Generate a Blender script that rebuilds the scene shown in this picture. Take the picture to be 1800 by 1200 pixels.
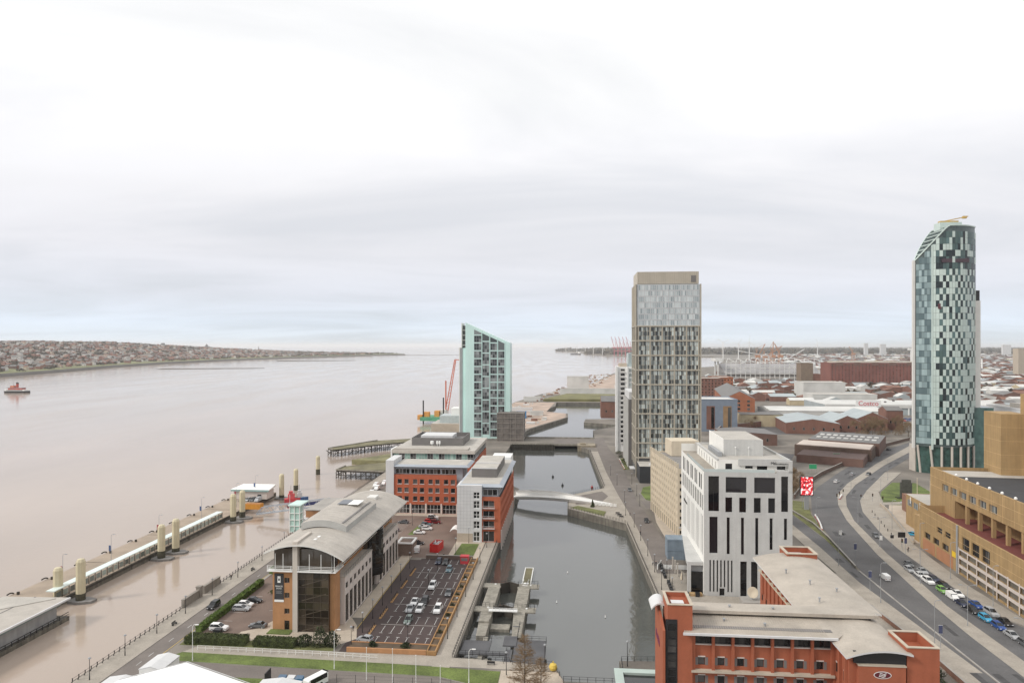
import bpy, math, random
from mathutils import Vector, noise
S = bpy.context.scene
for o in list(bpy.data.objects): bpy.data.objects.remove(o)
C = S.collection
rad, cos, sin, pi = math.radians, math.cos, math.sin, math.pi
A = math.atan(0.09)            # the dock grid is turned a few degrees from the view axis
CA, SA = cos(A), sin(A)
RG = random.Random(11)

# ------------------------------------------------------------------ camera
cam = bpy.data.objects.new('camera', bpy.data.cameras.new('camera')); C.objects.link(cam)
cam.location = (0, 0, 74); cam.rotation_euler = (pi/2, 0, 0)
cam.data.sensor_width = 36; cam.data.lens = 24; cam.data.shift_y = 7/1800
cam.data.clip_start = 1; cam.data.clip_end = 120000
S.camera = cam
# ------------------------------------------------------------------ sky and sun
SUN_EL, SUN_AZ = rad(38), rad(-112)          # azimuth from +Y, clockwise: from the left, a little behind
w = bpy.data.worlds.new('World'); S.world = w; w.use_nodes = True
nt = w.node_tree; nd = nt.nodes; lk = nt.links; nd.clear()
def N(t, **k):
    n = nd.new(t)
    for a, b in k.items(): setattr(n, a, b)
    return n
def mth(op, a, b=None, clamp=False):
    n = N('ShaderNodeMath', operation=op, use_clamp=clamp)
    for i, v in enumerate((a, b)):
        if v is None: continue
        if isinstance(v, (int, float)): n.inputs[i].default_value = v
        else: lk.new(v, n.inputs[i])
    return n.outputs[0]
tc = N('ShaderNodeTexCoord'); sp = N('ShaderNodeSeparateXYZ'); lk.new(tc.outputs['Generated'], sp.inputs[0])
zc = mth('MAXIMUM', sp.outputs[2], 0.0)
inv = mth('DIVIDE', 1.0, mth('ADD', zc, 0.10))
cb = N('ShaderNodeCombineXYZ')
lk.new(mth('MULTIPLY', sp.outputs[0], inv), cb.inputs[0]); lk.new(mth('MULTIPLY', sp.outputs[1], inv), cb.inputs[1])
nz = N('ShaderNodeTexNoise'); nz.inputs['Scale'].default_value = 0.7; nz.inputs['Detail'].default_value = 8; nz.inputs['Roughness'].default_value = 0.56
nz.inputs['Distortion'].default_value = 0.6
mp = N('ShaderNodeMapping'); mp.inputs['Location'].default_value = (3.4, 1.7, 0); mp.inputs['Scale'].default_value = (0.55, 1.0, 1)
lk.new(cb.outputs[0], mp.inputs[0]); lk.new(mp.outputs[0], nz.inputs[0])
rp = N('ShaderNodeValToRGB'); e = rp.color_ramp.elements       # cloud colour by height
e[0].position = 0.0; e[0].color = (0.76, 0.83, 0.89, 1); e[1].position = 1.0; e[1].color = (1.08, 1.08, 1.08, 1)
for p, c in ((0.03, (0.75, 0.83, 0.93)), (0.07, (0.74, 0.77, 0.84)), (0.13, (0.795, 0.80, 0.845)), (0.20, (0.86, 0.86, 0.89)), (0.27, (0.94, 0.94, 0.965)), (0.34, (1.02, 1.02, 1.02))):
    x = e.new(p); x.color = c + (1,)
lk.new(zc, rp.inputs[0])
# soft lighter and darker cloud bodies
cr = N('ShaderNodeMapRange'); cr.inputs[1].default_value = 0.32; cr.inputs[2].default_value = 0.68; cr.inputs[3].default_value = 0.94; cr.inputs[4].default_value = 1.06
lk.new(nz.outputs[0], cr.inputs[0])
mx = N('ShaderNodeVectorMath', operation='SCALE'); lk.new(rp.outputs[0], mx.inputs[0]); lk.new(cr.outputs[0], mx.inputs[3])
sky = N('ShaderNodeTexSky', sky_type='NISHITA', sun_disc=False); sky.sun_elevation = SUN_EL; sky.sun_rotation = SUN_AZ
sky.altitude = 80; sky.air_density = 1.0; sky.dust_density = 2.0
bk = N('ShaderNodeBackground'); bk.inputs[1].default_value = 0.09; lk.new(sky.outputs[0], bk.inputs[0])
bc = N('ShaderNodeBackground'); lk.new(mx.outputs[0], bc.inputs[0]); bc.inputs[1].default_value = 0.72
mix = N('ShaderNodeMixShader'); lk.new(bk.outputs[0], mix.inputs[1]); lk.new(bc.outputs[0], mix.inputs[2])
cov = N('ShaderNodeMapRange'); cov.inputs[1].default_value = 0.30; cov.inputs[2].default_value = 0.55; cov.inputs[3].default_value = 0.86; cov.inputs[4].default_value = 1.0
lk.new(nz.outputs[0], cov.inputs[0]); lk.new(cov.outputs[0], mix.inputs[0])
wo = N('ShaderNodeOutputWorld'); lk.new(mix.outputs[0], wo.inputs[0])
sl = bpy.data.lights.new('sun', 'SUN'); sl.energy = 1.5; sl.angle = rad(10); sl.color = (1.0, 0.95, 0.88)
so = bpy.data.objects.new('sun', sl); C.objects.link(so)
sd = Vector((sin(SUN_AZ)*cos(SUN_EL), cos(SUN_AZ)*cos(SUN_EL), sin(SUN_EL)))
so.rotation_euler = sd.to_track_quat('Z', 'Y').to_euler(); so.location = (0, 0, 400)
S.view_settings.view_transform = 'Standard'; S.view_settings.look = 'None'; S.view_settings.gamma = 1; S.view_settings.exposure = 0.54
S.render.engine = 'CYCLES'
S.cycles.max_bounces = 5; S.cycles.volume_bounces = 1; S.cycles.caustics_reflective = False; S.cycles.caustics_refractive = False

# ------------------------------------------------------------------ materials
MATS = {}
def mat(name, col, rough=0.8, var=0.18, sc=0.25, bump=0.0, bsc=2.0, metal=0.0, rnd=0.0, streak=0.0, emit=0.0, fine=0.0):
    if name in MATS: return MATS[name]
    m = bpy.data.materials.new(name); m.use_nodes = True; t = m.node_tree; n = t.nodes; l = t.links
    b = n['Principled BSDF']; b.inputs['Roughness'].default_value = rough; b.inputs['Metallic'].default_value = metal
    g = n.new('ShaderNodeNewGeometry')
    def nse(scale, det=4, st=(1, 1, 1)):
        a = n.new('ShaderNodeMapping'); a.inputs['Scale'].default_value = st; l.new(g.outputs['Position'], a.inputs[0])
        x = n.new('ShaderNodeTexNoise'); x.inputs['Scale'].default_value = scale; x.inputs['Detail'].default_value = det; l.new(a.outputs[0], x.inputs[0]); return x.outputs[0]
    def scaled(v, lo, hi):
        r = n.new('ShaderNodeMapRange'); r.inputs[1].default_value = 0.28; r.inputs[2].default_value = 0.72; r.inputs[3].default_value = lo; r.inputs[4].default_value = hi; l.new(v, r.inputs[0]); return r.outputs[0]
    def mul(a, bb):
        x = n.new('ShaderNodeMath'); x.operation = 'MULTIPLY'; l.new(a, x.inputs[0]); l.new(bb, x.inputs[1]); return x.outputs[0]
    f = scaled(nse(sc, 5), 1-var, 1+var)
    if streak: f = mul(f, scaled(nse(1.1, 3, (1, 1, 0.06)), 1-streak, 1+streak*0.6))
    if fine: f = mul(f, scaled(nse(3.0, 2), 1-fine, 1+fine))
    if rnd:
        oi = n.new('ShaderNodeObjectInfo'); r = n.new('ShaderNodeMapRange'); r.inputs[3].default_value = 1-rnd; r.inputs[4].default_value = 1+rnd; l.new(oi.outputs['Random'], r.inputs[0]); f = mul(f, r.outputs[0])
    v = n.new('ShaderNodeVectorMath'); v.operation = 'SCALE'; v.inputs[0].default_value = col[:3]; l.new(f, v.inputs[3])
    l.new(v.outputs[0], b.inputs['Base Color'])
    if bump:
        bp = n.new('ShaderNodeBump'); bp.inputs['Strength'].default_value = bump; bp.inputs['Distance'].default_value = 0.1; l.new(nse(bsc, 4), bp.inputs['Height']); l.new(bp.outputs[0], b.inputs['Normal'])
    if emit: b.inputs['Emission Color'].default_value = col[:3]+(1,); b.inputs['Emission Strength'].default_value = emit
    MATS[name] = m; return m
def glass(name, dark, light, rough=0.06, p=0.35):
    """opaque tinted pane: each window takes its own darkness (blinds, lit rooms)"""
    if name in MATS: return MATS[name]
    m = bpy.data.materials.new(name); m.use_nodes = True; t = m.node_tree; n = t.nodes; l = t.links
    b = n['Principled BSDF']; b.inputs['Roughness'].default_value = rough
    oi = n.new('ShaderNodeObjectInfo'); g = n.new('ShaderNodeNewGeometry')
    x = n.new('ShaderNodeTexWhiteNoise'); x.noise_dimensions = '4D'
    s = n.new('ShaderNodeCombineXYZ'); l.new(g.outputs['Random Per Island'], s.inputs[0]); l.new(s.outputs[0], x.inputs[0]); l.new(oi.outputs['Random'], x.inputs['W'])     # every pane its own tone
    r = n.new('ShaderNodeValToRGB'); r.color_ramp.interpolation = 'LINEAR'
    r.color_ramp.elements[0].position = 1-p-0.25; r.color_ramp.elements[0].color = dark+(1,); r.color_ramp.elements[1].position = 1.0; r.color_ramp.elements[1].color = light+(1,)
    l.new(x.outputs[0], r.inputs[0]); l.new(r.outputs[0], b.inputs['Base Color'])
    MATS[name] = m; return m
def water(name, col, rough, bstr, sc, ior=1.33, lo=0.85, hi=1.12):
    m = bpy.data.materials.new(name); m.use_nodes = True; t = m.node_tree; n = t.nodes; l = t.links
    b = n['Principled BSDF']; b.inputs['Roughness'].default_value = rough; b.inputs['IOR'].default_value = ior
    g = n.new('ShaderNodeNewGeometry')
    def nse(scale, det, st=(1, 1, 1)):
        a = n.new('ShaderNodeMapping'); a.inputs['Scale'].default_value = st; l.new(g.outputs['Position'], a.inputs[0])
        x = n.new('ShaderNodeTexNoise'); x.inputs['Scale'].default_value = scale; x.inputs['Detail'].default_value = det; l.new(a.outputs[0], x.inputs[0]); return x.outputs[0]
    r = n.new('ShaderNodeValToRGB'); r.color_ramp.elements[0].position = 0.3; r.color_ramp.elements[1].position = 0.7
    r.color_ramp.elements[0].color = tuple(c*lo for c in col)+(1,); r.color_ramp.elements[1].color = tuple(c*hi for c in col)+(1,)
    l.new(nse(0.012, 5, (1.0, 0.35, 1)), r.inputs[0]); l.new(r.outputs[0], b.inputs['Base Color'])
    rr = n.new('ShaderNodeMapRange'); rr.inputs[1].default_value = 0.35; rr.inputs[2].default_value = 0.65; rr.inputs[3].default_value = rough*0.8; rr.inputs[4].default_value = rough*1.5; l.new(nse(0.02, 4, (1.0, 0.22, 1)), rr.inputs[0]); l.new(rr.outputs[0], b.inputs['Roughness'])
    ad = n.new('ShaderNodeMath'); ad.operation = 'ADD'; l.new(nse(sc, 3, (1, 0.8, 1)), ad.inputs[0])
    m2 = n.new('ShaderNodeMath'); m2.operation = 'MULTIPLY'; m2.inputs[1].default_value = 0.8; l.new(nse(sc*0.18, 2), m2.inputs[0]); l.new(m2.outputs[0], ad.inputs[1])
    bp = n.new('ShaderNodeBump'); bp.inputs['Strength'].default_value = bstr; bp.inputs['Distance'].default_value = 0.12; l.new(ad.outputs[0], bp.inputs['Height']); l.new(bp.outputs[0], b.inputs['Normal'])
    return m

# ------------------------------------------------------------------ mesh kit
def W(e, n, z=0.0): return Vector((e*CA+n*SA, -e*SA+n*CA, z))
class MB:
    def __init__(s): s.v = []; s.f = []; s.m = []
    def face(s, pts, mi=0):
        k = len(s.v); s.v += [tuple(p) for p in pts]; s.f.append(tuple(range(k, k+len(pts)))); s.m.append(mi)
    def box(s, x0, y0, z0, x1, y1, z1, mi=0, bottom=True, top=None):
        k = len(s.v)
        s.v += [(x0, y0, z0), (x1, y0, z0), (x1, y1, z0), (x0, y1, z0), (x0, y0, z1), (x1, y0, z1), (x1, y1, z1), (x0, y1, z1)]
        fs = [(4, 5, 6, 7), (0, 1, 5, 4), (1, 2, 6, 5), (2, 3, 7, 6), (3, 0, 4, 7)] + ([(3, 2, 1, 0)] if bottom else [])
        s.f += [tuple(k+i for i in f) for f in fs]; s.m += [top if (top is not None and j == 0) else mi for j in range(len(fs))]; return s
    def prism(s, poly, z0, z1, mi=0, top=None, bottom=False):
        if sum(poly[i-1][0]*poly[i][1]-poly[i][0]*poly[i-1][1] for i in range(len(poly))) < 0: poly = poly[::-1]
        k = len(s.v); n = len(poly)
        s.v += [(p[0], p[1], z0) for p in poly]+[(p[0], p[1], p[2] if len(p) > 2 else z1) for p in poly]
        for i in range(n):
            j = (i+1) % n; s.f.append((k+i, k+j, k+n+j, k+n+i)); s.m.append(mi)
        s.f.append(tuple(range(k+n, k+2*n))); s.m.append(mi if top is None else top)
        if bottom: s.f.append(tuple(range(k+n-1, k-1, -1))); s.m.append(mi)
        return s
    def tube(s, p, q, r0, r1=None, n=6, mi=0, cap=True):
        p, q = Vector(p), Vector(q); r1 = r0 if r1 is None else r1; d = (q-p)
        if d.length < 1e-6: return s
        d.normalize(); a = d.orthogonal().normalized(); b = d.cross(a); k = len(s.v)
        for c, r in ((p, r0), (q, r1)):
            s.v += [tuple(c+a*(r*cos(2*pi*i/n))+b*(r*sin(2*pi*i/n))) for i in range(n)]
        for i in range(n):
            j = (i+1) % n; s.f.append((k+i, k+j, k+n+j, k+n+i)); s.m.append(mi)
        if cap:
            s.f.append(tuple(range(k+n, k+2*n))); s.f.append(tuple(range(k+n-1, k-1, -1))); s.m += [mi, mi]
        return s
    def bar(s, p, q, wd, ht, mi=0):
        """box beam from p to q"""
        p, q = Vector(p), Vector(q); d = (q-p).normalized(); up = Vector((0, 0, 1)) if abs(d.z) < 0.95 else Vector((0, 1, 0))
        a = d.cross(up).normalized()*(wd/2); b = a.cross(d).normalized()*(ht/2); k = len(s.v)
        for c in (p, q): s.v += [tuple(c-a-b), tuple(c+a-b), tuple(c+a+b), tuple(c-a+b)]
        for f in ((0, 1, 5, 4), (1, 2, 6, 5), (2, 3, 7, 6), (3, 0, 4, 7), (3, 2, 1, 0), (4, 5, 6, 7)): s.f.append(tuple(k+i for i in f)); s.m.append(mi)
        return s
    def lathe(s, prof, n=10, c=(0, 0), mi=0):
        k = len(s.v)
        for r, z in prof: s.v += [(c[0]+r*cos(2*pi*i/n), c[1]+r*sin(2*pi*i/n), z) for i in range(n)]
        for a in range(len(prof)-1):
            for i in range(n):
                j = (i+1) % n; s.f.append((k+a*n+i, k+a*n+j, k+a*n+n+j, k+a*n+n+i)); s.m.append(mi)
        t = k+(len(prof)-1)*n; s.f.append(tuple(range(t, t+n))); s.m.append(mi); return s
    def gable(s, x0, y0, x1, y1, z0, ze, zr, axis='y', wall=0, roof=1, ov=0.3):
        """shed with a pitched roof, ridge along axis"""
        if axis == 'y':
            xm = (x0+x1)/2; P = [(x0, z0), (x1, z0), (x1, ze), (xm, zr), (x0, ze)]
            a = [(x, y0, z) for x, z in P]; b = [(x, y1, z) for x, z in P]
        else:
            ym = (y0+y1)/2; P = [(y0, z0), (y1, z0), (y1, ze), (ym, zr), (y0, ze)]
            a = [(x1, y, z) for y, z in P]; b = [(x0, y, z) for y, z in P]
        s.face(a, wall); s.face(b[::-1], wall); s.face([a[1], b[1], b[2], a[2]], wall); s.face([b[0], a[0], a[4], b[4]], wall)
        u = Vector((0, 0, 0.25))
        for i, j in ((2, 3), (3, 4)):
            q = [Vector(t) for t in (a[i], b[i], b[j], a[j])]; dn = (q[0]-q[3]).normalized() if i == 2 else (q[3]-q[0]).normalized()
            if i == 2: q[0] += dn*ov; q[1] += dn*ov
            else: q[2] += dn*ov; q[3] += dn*ov
            s.face([t+u for t in q], roof); s.face([t for t in q][::-1], roof)
            e0, e1 = (0, 1) if i == 2 else (2, 3)
            s.face([q[e0], q[e1], q[e1]+u, q[e0]+u], roof); s.face([q[3], q[0], q[0]+u, q[3]+u], roof); s.face([q[1], q[2], q[2]+u, q[1]+u], roof)
        return s
    def mesh(s, name, mats, smooth=False):
        me = bpy.data.meshes.new(name); me.from_pydata(s.v, [], s.f)
        for m in mats: me.materials.append(m)
        me.polygons.foreach_set('material_index', s.m)
        if smooth: me.polygons.foreach_set('use_smooth', [True]*len(s.f))
        me.update(); return me
def put(name, me, parent=None, loc=(0, 0, 0), rz=0.0, kind=None, label=None, scale=None):
    o = bpy.data.objects.new(name, me); C.objects.link(o); o.parent = parent; o.location = loc; o.rotation_euler = (0, 0, rz)
    if scale: o.scale = scale
    if kind: o['kind'] = kind
    if label: o['label'] = label
    return o
def part(name, mb, mats, parent, loc=(0, 0, 0), rz=0.0, kind=None, smooth=False, label=None):
    if not isinstance(mats, (list, tuple)): mats = [mats]
    return put(name, mb.mesh(name, mats, smooth), parent, loc, rz, kind, label)
def struct(name, mb, mats, kind='structure', label=None):
    o = part(name, mb, mats, None, (0, 0, 0), -A, kind)
    if label: o['label'] = label
    return o
def thing(name, label, cat, e, n, z=0.0, rz=0.0, group=None):
    o = bpy.data.objects.new(name, None); C.objects.link(o); o.empty_display_size = 0.5
    o.location = W(e, n, z); o.rotation_euler = (0, 0, -A+rz); o['label'] = label; o['category'] = cat
    if group: o['group'] = group
    return o
def solo(name, label, cat, mb, mats, e, n, z=0.0, rz=0.0, group=None, smooth=False):
    if not isinstance(mats, (list, tuple)): mats = [mats]
    o = put(name, mb.mesh(name, mats, smooth) if isinstance(mb, MB) else mb, None, W(e, n, z), -A+rz)
    o['label'] = label; o['category'] = cat
    if group: o['group'] = group
    return o
ORD = ['first', 'second', 'third', 'fourth', 'fifth', 'sixth', 'seventh', 'eighth', 'ninth', 'tenth', 'eleventh', 'twelfth', 'thirteenth', 'fourteenth', 'fifteenth', 'sixteenth', 'seventeenth', 'eighteenth', 'nineteenth', 'twentieth']
# -- facades: real openings with reveals, a window object in each
def fmap(p0, u):
    nx, ny = u[1], -u[0]
    return lambda a, h, d=0.0: (p0[0]+u[0]*a-nx*d, p0[1]+u[1]*a-ny*d, p0[2]+h)
def wall_open(mb, p0, u, Wd, H, ops, d=0.3, mi=0, rmi=None):
    f = fmap(p0, u); rmi = mi if rmi is None else rmi
    xs = sorted({0.0, Wd} | {round(max(0, o[0]), 3) for o in ops} | {round(min(Wd, o[2]), 3) for o in ops})
    zs = sorted({0.0, H} | {round(o[1], 3) for o in ops} | {round(o[3], 3) for o in ops})
    for j in range(len(zs)-1):
        zc = (zs[j]+zs[j+1])/2; run = None
        row = [o for o in ops if o[1] < zc < o[3]]
        for i in range(len(xs)-1):
            xc = (xs[i]+xs[i+1])/2
            if any(o[0] < xc < o[2] for o in row):
                if run is not None: mb.face([f(run, zs[j]), f(xs[i], zs[j]), f(xs[i], zs[j+1]), f(run, zs[j+1])], mi); run = None
            elif run is None: run = xs[i]
        if run is not None: mb.face([f(run, zs[j]), f(Wd, zs[j]), f(Wd, zs[j+1]), f(run, zs[j+1])], mi)
    for o in ops:
        a, b, c, g = o[:4]
        mb.face([f(a, b), f(a, b, d), f(a, g, d), f(a, g)], rmi); mb.face([f(c, b, d), f(c, b), f(c, g), f(c, g, d)], rmi)
        mb.face([f(a, b), f(c, b), f(c, b, d), f(a, b, d)], rmi); mb.face([f(a, g, d), f(c, g, d), f(c, g), f(a, g)], rmi)
WM = {}
def win_mesh(wd, ht, cols, rows, gm, fm, fr=0.09):
    k = (round(wd, 2), round(ht, 2), cols, rows, gm.name, fm.name, fr)
    if k in WM: return WM[k]
    b = MB()
    for i in range(cols):
        for j in range(rows): b.face([(wd*i/cols, 0, ht*j/rows), (wd*(i+1)/cols, 0, ht*j/rows), (wd*(i+1)/cols, 0, ht*(j+1)/rows), (wd*i/cols, 0, ht*(j+1)/rows)], 0)
    t = 0.07
    for i in range(cols+1):
        x = wd*i/cols; x0 = max(0, x-fr/2) if i else 0; x1 = min(wd, x+fr/2) if i < cols else wd
        if i == 0: x1 = fr
        if i == cols: x0 = wd-fr
        b.box(x0, -t, 0, x1, 0.0, ht, 1)
    for j in range(rows+1):
        z = ht*j/rows; z0, z1 = z-fr/2, z+fr/2
        if j == 0: z0, z1 = 0, fr
        if j == rows: z0, z1 = ht-fr, ht
        b.box(fr, -t+0.01, z0, wd-fr, 0.0, z1, 1)
    WM[k] = b.mesh('window', [gm, fm]); return WM[k]
def windows(par, p0, u, ops, d, gm, fm, fr=0.09, cols=1, rows=1, name='window', sub=()):
    f = fmap(p0, u); rz = math.atan2(u[1], u[0])
    for o in ops:
        cc = o[4] if len(o) > 4 else cols; rr = o[5] if len(o) > 5 else rows
        q = put(name, win_mesh(o[2]-o[0], o[3]-o[1], cc, rr, gm, fm, fr), par, f(o[0], o[1], d-0.004), rz)
        for nm, me, lo in sub: put(nm, me, q, (lo[0], lo[1]-d, lo[2]))
def grid_ops(Wd, x0, pitch, nx, wd, z0, zp, nzs, ht):
    return [(x0+i*pitch, z0+j*zp, x0+i*pitch+wd, z0+j*zp+ht) for i in range(nx) for j in range(nzs)]
# ================================================================== setting
m_ground = mat('ground_mix', (0.175, 0.155, 0.132), 0.9, 0.4, 0.05, fine=0.12)
m_quay = mat('quay_stone', (0.17, 0.155, 0.13), 0.9, 0.35, 0.3, 0.4, 1.2, streak=0.35)
m_asph = mat('asphalt', (0.108, 0.105, 0.105), 0.85, 0.2, 0.10, fine=0.16)
m_asphw = mat('worn_asphalt', (0.165, 0.143, 0.128), 0.88, 0.16, 0.15, fine=0.10)
m_dark = mat('dark_asphalt', (0.062, 0.043, 0.040), 0.85, 0.22, 0.10, fine=0.12)
m_pave = mat('paving', (0.33, 0.295, 0.25), 0.85, 0.14, 0.2, fine=0.12)
m_pave2 = mat('pale_paving', (0.45, 0.385, 0.31), 0.85, 0.10, 0.25, fine=0.10)
m_brickp = mat('brick_paving', (0.17, 0.122, 0.098), 0.88, 0.16, 0.15, fine=0.12)
m_grass = mat('grass', (0.105, 0.138, 0.034), 0.95, 0.42, 0.16, 0.5, 4.0, fine=0.28)
m_grassd = mat('rough_grass', (0.135, 0.14, 0.05), 0.95, 0.35, 0.2, 0.5, 3.0, fine=0.2)
m_white = mat('white_paint', (0.78, 0.78, 0.76), 0.6, 0.06)
m_road_w = mat('road_paint', (0.50, 0.50, 0.48), 0.85, 0.35, 0.5)
m_yel = mat('yellow_line', (0.55, 0.40, 0.12), 0.8, 0.2, 0.6)
m_kerb = mat('kerb_stone', (0.33, 0.31, 0.285), 0.9, 0.15)
m_moss = mat('mossy_deck', (0.16, 0.145, 0.085), 0.95, 0.4, 0.12, 0.5, 2.0)
m_timber = mat('wet_timber', (0.045, 0.038, 0.03), 0.9, 0.35, 0.4)

coast = [(-110, 440), (-104, 560), (-100, 640), (-76, 891)]
coastN = [(-76, 891), (-50, 1038), (-8, 1168), (35, 1332), (106, 1840), (495, 2469), (765, 3533), (924, 4650), (360, 4950), (-206, 8893), (900, 13000), (2600, 42000)]
g = MB()
for poly in (
    [(-110, 60)]+coast+[(-22, 891), (-22, 835), (-35, 765), (-6, 745), (-6, 705), (-39, 603), (-45, 552), (-14, 548), (-14, 508), (-46.5, 503), (-46.5, 387), (-28, 352), (-28, 158), (-4.4, 158), (-2, 151), (-2, 60)],
    [(12, 60), (12, 151), (10.7, 162), (25, 163), (25, 195), (21.7, 287), (-2.7, 311), (-2.7, 338.5), (16, 358), (11, 488), (3, 506), (3, 548), (17, 555), (17, 600), (45, 640), (10, 662), (12, 690), (60, 700), (60, 891), (40000, 891), (40000, 60)],
    [(-2, 60), (12, 60), (12, 151), (-2, 151)],
    coastN+[(42000, 42000), (42000, 891)],
): g.prism(poly, -10, 0, 1, 0)
ground = struct('ground', g, [m_ground, m_quay])
r = MB(); r.face([(-45000, -3000, -6.5), (42000, -3000, -6.5), (42000, 60000, -6.5), (-45000, 60000, -6.5)])
struct('river_water', r, water('river', (0.375, 0.305, 0.252), 0.10, 0.42, 0.45, 1.38, 0.88, 1.07))
r = MB(); r.face([(-29, 150, -3), (26, 150, -3), (26, 560, -3), (-48, 560, -3), (-48, 345, -3), (-29, 345, -3)]); r.face([(-48, 560, -3), (62, 560, -3), (62, 893, -3), (-48, 893, -3)])
struct('dock_water', r, water('dock', (0.072, 0.075, 0.068), 0.06, 0.24, 0.55, 2.1))

NSH = 0
def sheet(name, poly, z, m, side=None, z0=0.0):
    global NSH; NSH += 1; z += 0.0016*(NSH % 40)
    b = MB().prism(poly, z0, z, 1, 0); return struct(name, b, [m, side or m_kerb])
def rect(e0, n0, e1, n1): return [(e0, n0), (e1, n0), (e1, n1), (e0, n1)]
# west side, river to dock
sheet('promenade_pavement', rect(-109.6, 100, -103.6, 398), 0.13, m_pave)
river_road = sheet('river_road', rect(-103.6, 100, -98, 480), 0.02, m_asphw)
sheet('kerb_strip', rect(-98, 165, -97.2, 300), 0.12, m_kerb)
west_park = sheet('brick_car_park', rect(-97.2, 164.5, -79, 212), 0.03, m_brickp)
sheet('forecourt_pavement', [(-86, 164.5), (-84, 163), (-58, 164), (-54.5, 168), (-57, 176), (-60, 181), (-79, 181), (-82, 172), (-85.5, 169.5)], 0.12, m_pave2)
sheet('side_pavement', rect(-60.2, 181, -56.6, 240), 0.12, m_pave2)
east_lane = sheet('service_lane', rect(-56.6, 160, -52.5, 232), 0.025, m_dark)
car_park = sheet('dark_car_park', rect(-52.5, 165, -35, 233.5), 0.035, m_dark)
sheet('quay_path', rect(-32.6, 153, -28.4, 262), 0.10, m_pave)
upper_park = sheet('upper_car_park', rect(-79, 234.5, -34, 295), 0.03, m_brickp)
sheet('court_pavement', [(-44, 234.5), (-33, 234.5), (-33, 262), (-44, 258)], 0.12, m_pave2)
sheet('court_lawn', [(-42.2, 236.5), (-35, 236.5), (-35, 252), (-41.5, 252)], 0.2, m_grass)
sheet('front_pavement', rect(-82, 291.5, -50, 296), 0.12, m_pave2)
sheet('verge_grass', [(-64.5, 262), (-62.3, 262), (-60.5, 288), (-62.3, 288)], 0.14, m_grass)
sheet('verge_lawn', [(-97, 152.6), (-30, 150.4), (-22, 147.5), (-16.5, 147), (-16.5, 154), (-40, 155.5), (-94, 157)], 0.12, m_grass)
sheet('footpath', [(-94, 157), (-40, 155.5), (-4.5, 155), (-4.5, 157.9), (-36, 160.5), (-92, 160.5)], 0.10, m_pave)
sheet('hedge_bed', rect(-97, 160.5, -58, 164.4), 0.14, m_grassd)
sheet('curved_road', [(-98, 130), (-98, 148.5), (-93, 151.6), (-60, 151.4), (-30, 149.6), (-22, 146), (-16, 138), (-22, 130), (-30, 140), (-38, 144.2), (-60, 146.2), (-80, 146.2), (-84, 130)], 0.022, m_asphw)
sheet('near_lawn', [(-84, 120), (-80, 146), (-60, 146), (-38, 144), (-30, 139.8), (-22, 130), (-22, 120)], 0.08, m_grass)
sheet('paved_quay_end', [(-16.4, 130), (-16.4, 154.5), (-4.6, 154.8), (-4.6, 157.8), (-2.3, 151), (-2.3, 130)], 0.12, m_pave2)
# yellow kerb lines of the near road
yl = MB()
for P in ([(-97.4, 148.6), (-92.9, 151.35), (-60, 151.15), (-30, 149.35), (-22.2, 145.8)], [(-80, 146.5), (-60, 146.5), (-38, 144.5), (-30, 140.4)], [(-98.3, 152), (-98.3, 240)], [(-56.4, 170), (-56.4, 232)]):
    for a, b in zip(P, P[1:]): yl.bar((a[0], a[1], 0.035), (b[0], b[1], 0.035), 0.16, 0.01)
part('yellow_line', yl, m_yel, river_road)
# bay markings of the dark car park: a T at each bay line
tm = MB().box(-0.06, -2.2, 0, 0.06, 2.2, 0.012).box(-0.45, -2.45, 0, 0.45, -2.3, 0.012).mesh('bay_marking', [m_road_w])
tm2 = MB().box(-0.06, -2.2, 0, 0.06, 2.2, 0.012).mesh('bay_marking', [m_road_w])
for ri, (n0, k) in enumerate(((167.6, 7), (174.6, 6), (180.6, 6), (189, 6), (194.6, 6), (202.5, 6), (208.5, 6), (216.5, 6), (222, 6), (230.6, 6))):
    for i in range(k):
        put('bay_marking', tm, car_park, (-49.5+i*2.55-0.28*(n0-190)/20*0, n0, 0.04), 0 if ri % 2 else pi)
for i in range(14): put('bay_marking', tm2, upper_park, (-70+(i % 2)*0.0, 262+i*1.9, 0.04), pi/2)
for i in range(7): put('bay_marking', tm2, west_park, (-82.5, 184+i*2.6, 0.04), pi/2)
for i in range(4): put('bay_marking', tm2, west_park, (-93.5, 176+i*6, 0.04), pi/2)
for nn in (177.6, 191.8, 205.5, 219.2):          # concrete strips between the bay rows
    part('drain_strip', MB().box(-51, nn-0.12, 0.03, -36, nn+0.12, 0.05), m_kerb, car_park)
# east side
sheet('east_quay_pavement', [(25, 195), (25.2, 163.5), (40, 164), (40, 205), (35, 231), (28, 251), (26, 296), (23, 341), (20, 402), (17, 480), (11.5, 480), (16, 358), (21.7, 287)], 0.10, m_pave)
sheet('hotel_forecourt', [(28, 163), (92, 163), (88.5, 230), (66, 230), (66, 206), (36, 206)], 0.12, m_pave)
sheet('bridge_landing', [(-2.3, 311.6), (-2.3, 338), (16, 357.5), (21.5, 340), (22.5, 318), (21.5, 288)], 0.06, m_pave)
sheet('landing_asphalt', [(1, 318.5), (1, 336), (14.5, 349), (17, 338), (13, 324)], 0.09, m_asphw, z0=0.05)
sheet('landing_planting', [(-1.5, 312), (13, 298), (14.5, 306), (2, 316)], 0.25, m_grassd, z0=0.04)
qL = [(27, 225), (27, 251), (25, 296), (22, 341), (19, 402), (16, 517), (16, 548)]
qR = [(35, 225), (34.5, 252), (33, 292), (30, 329), (30, 400), (29, 442), (24, 518), (24, 548)]
quay_road = sheet('quay_road', qL+qR[::-1], 0.115, m_asphw)
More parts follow.
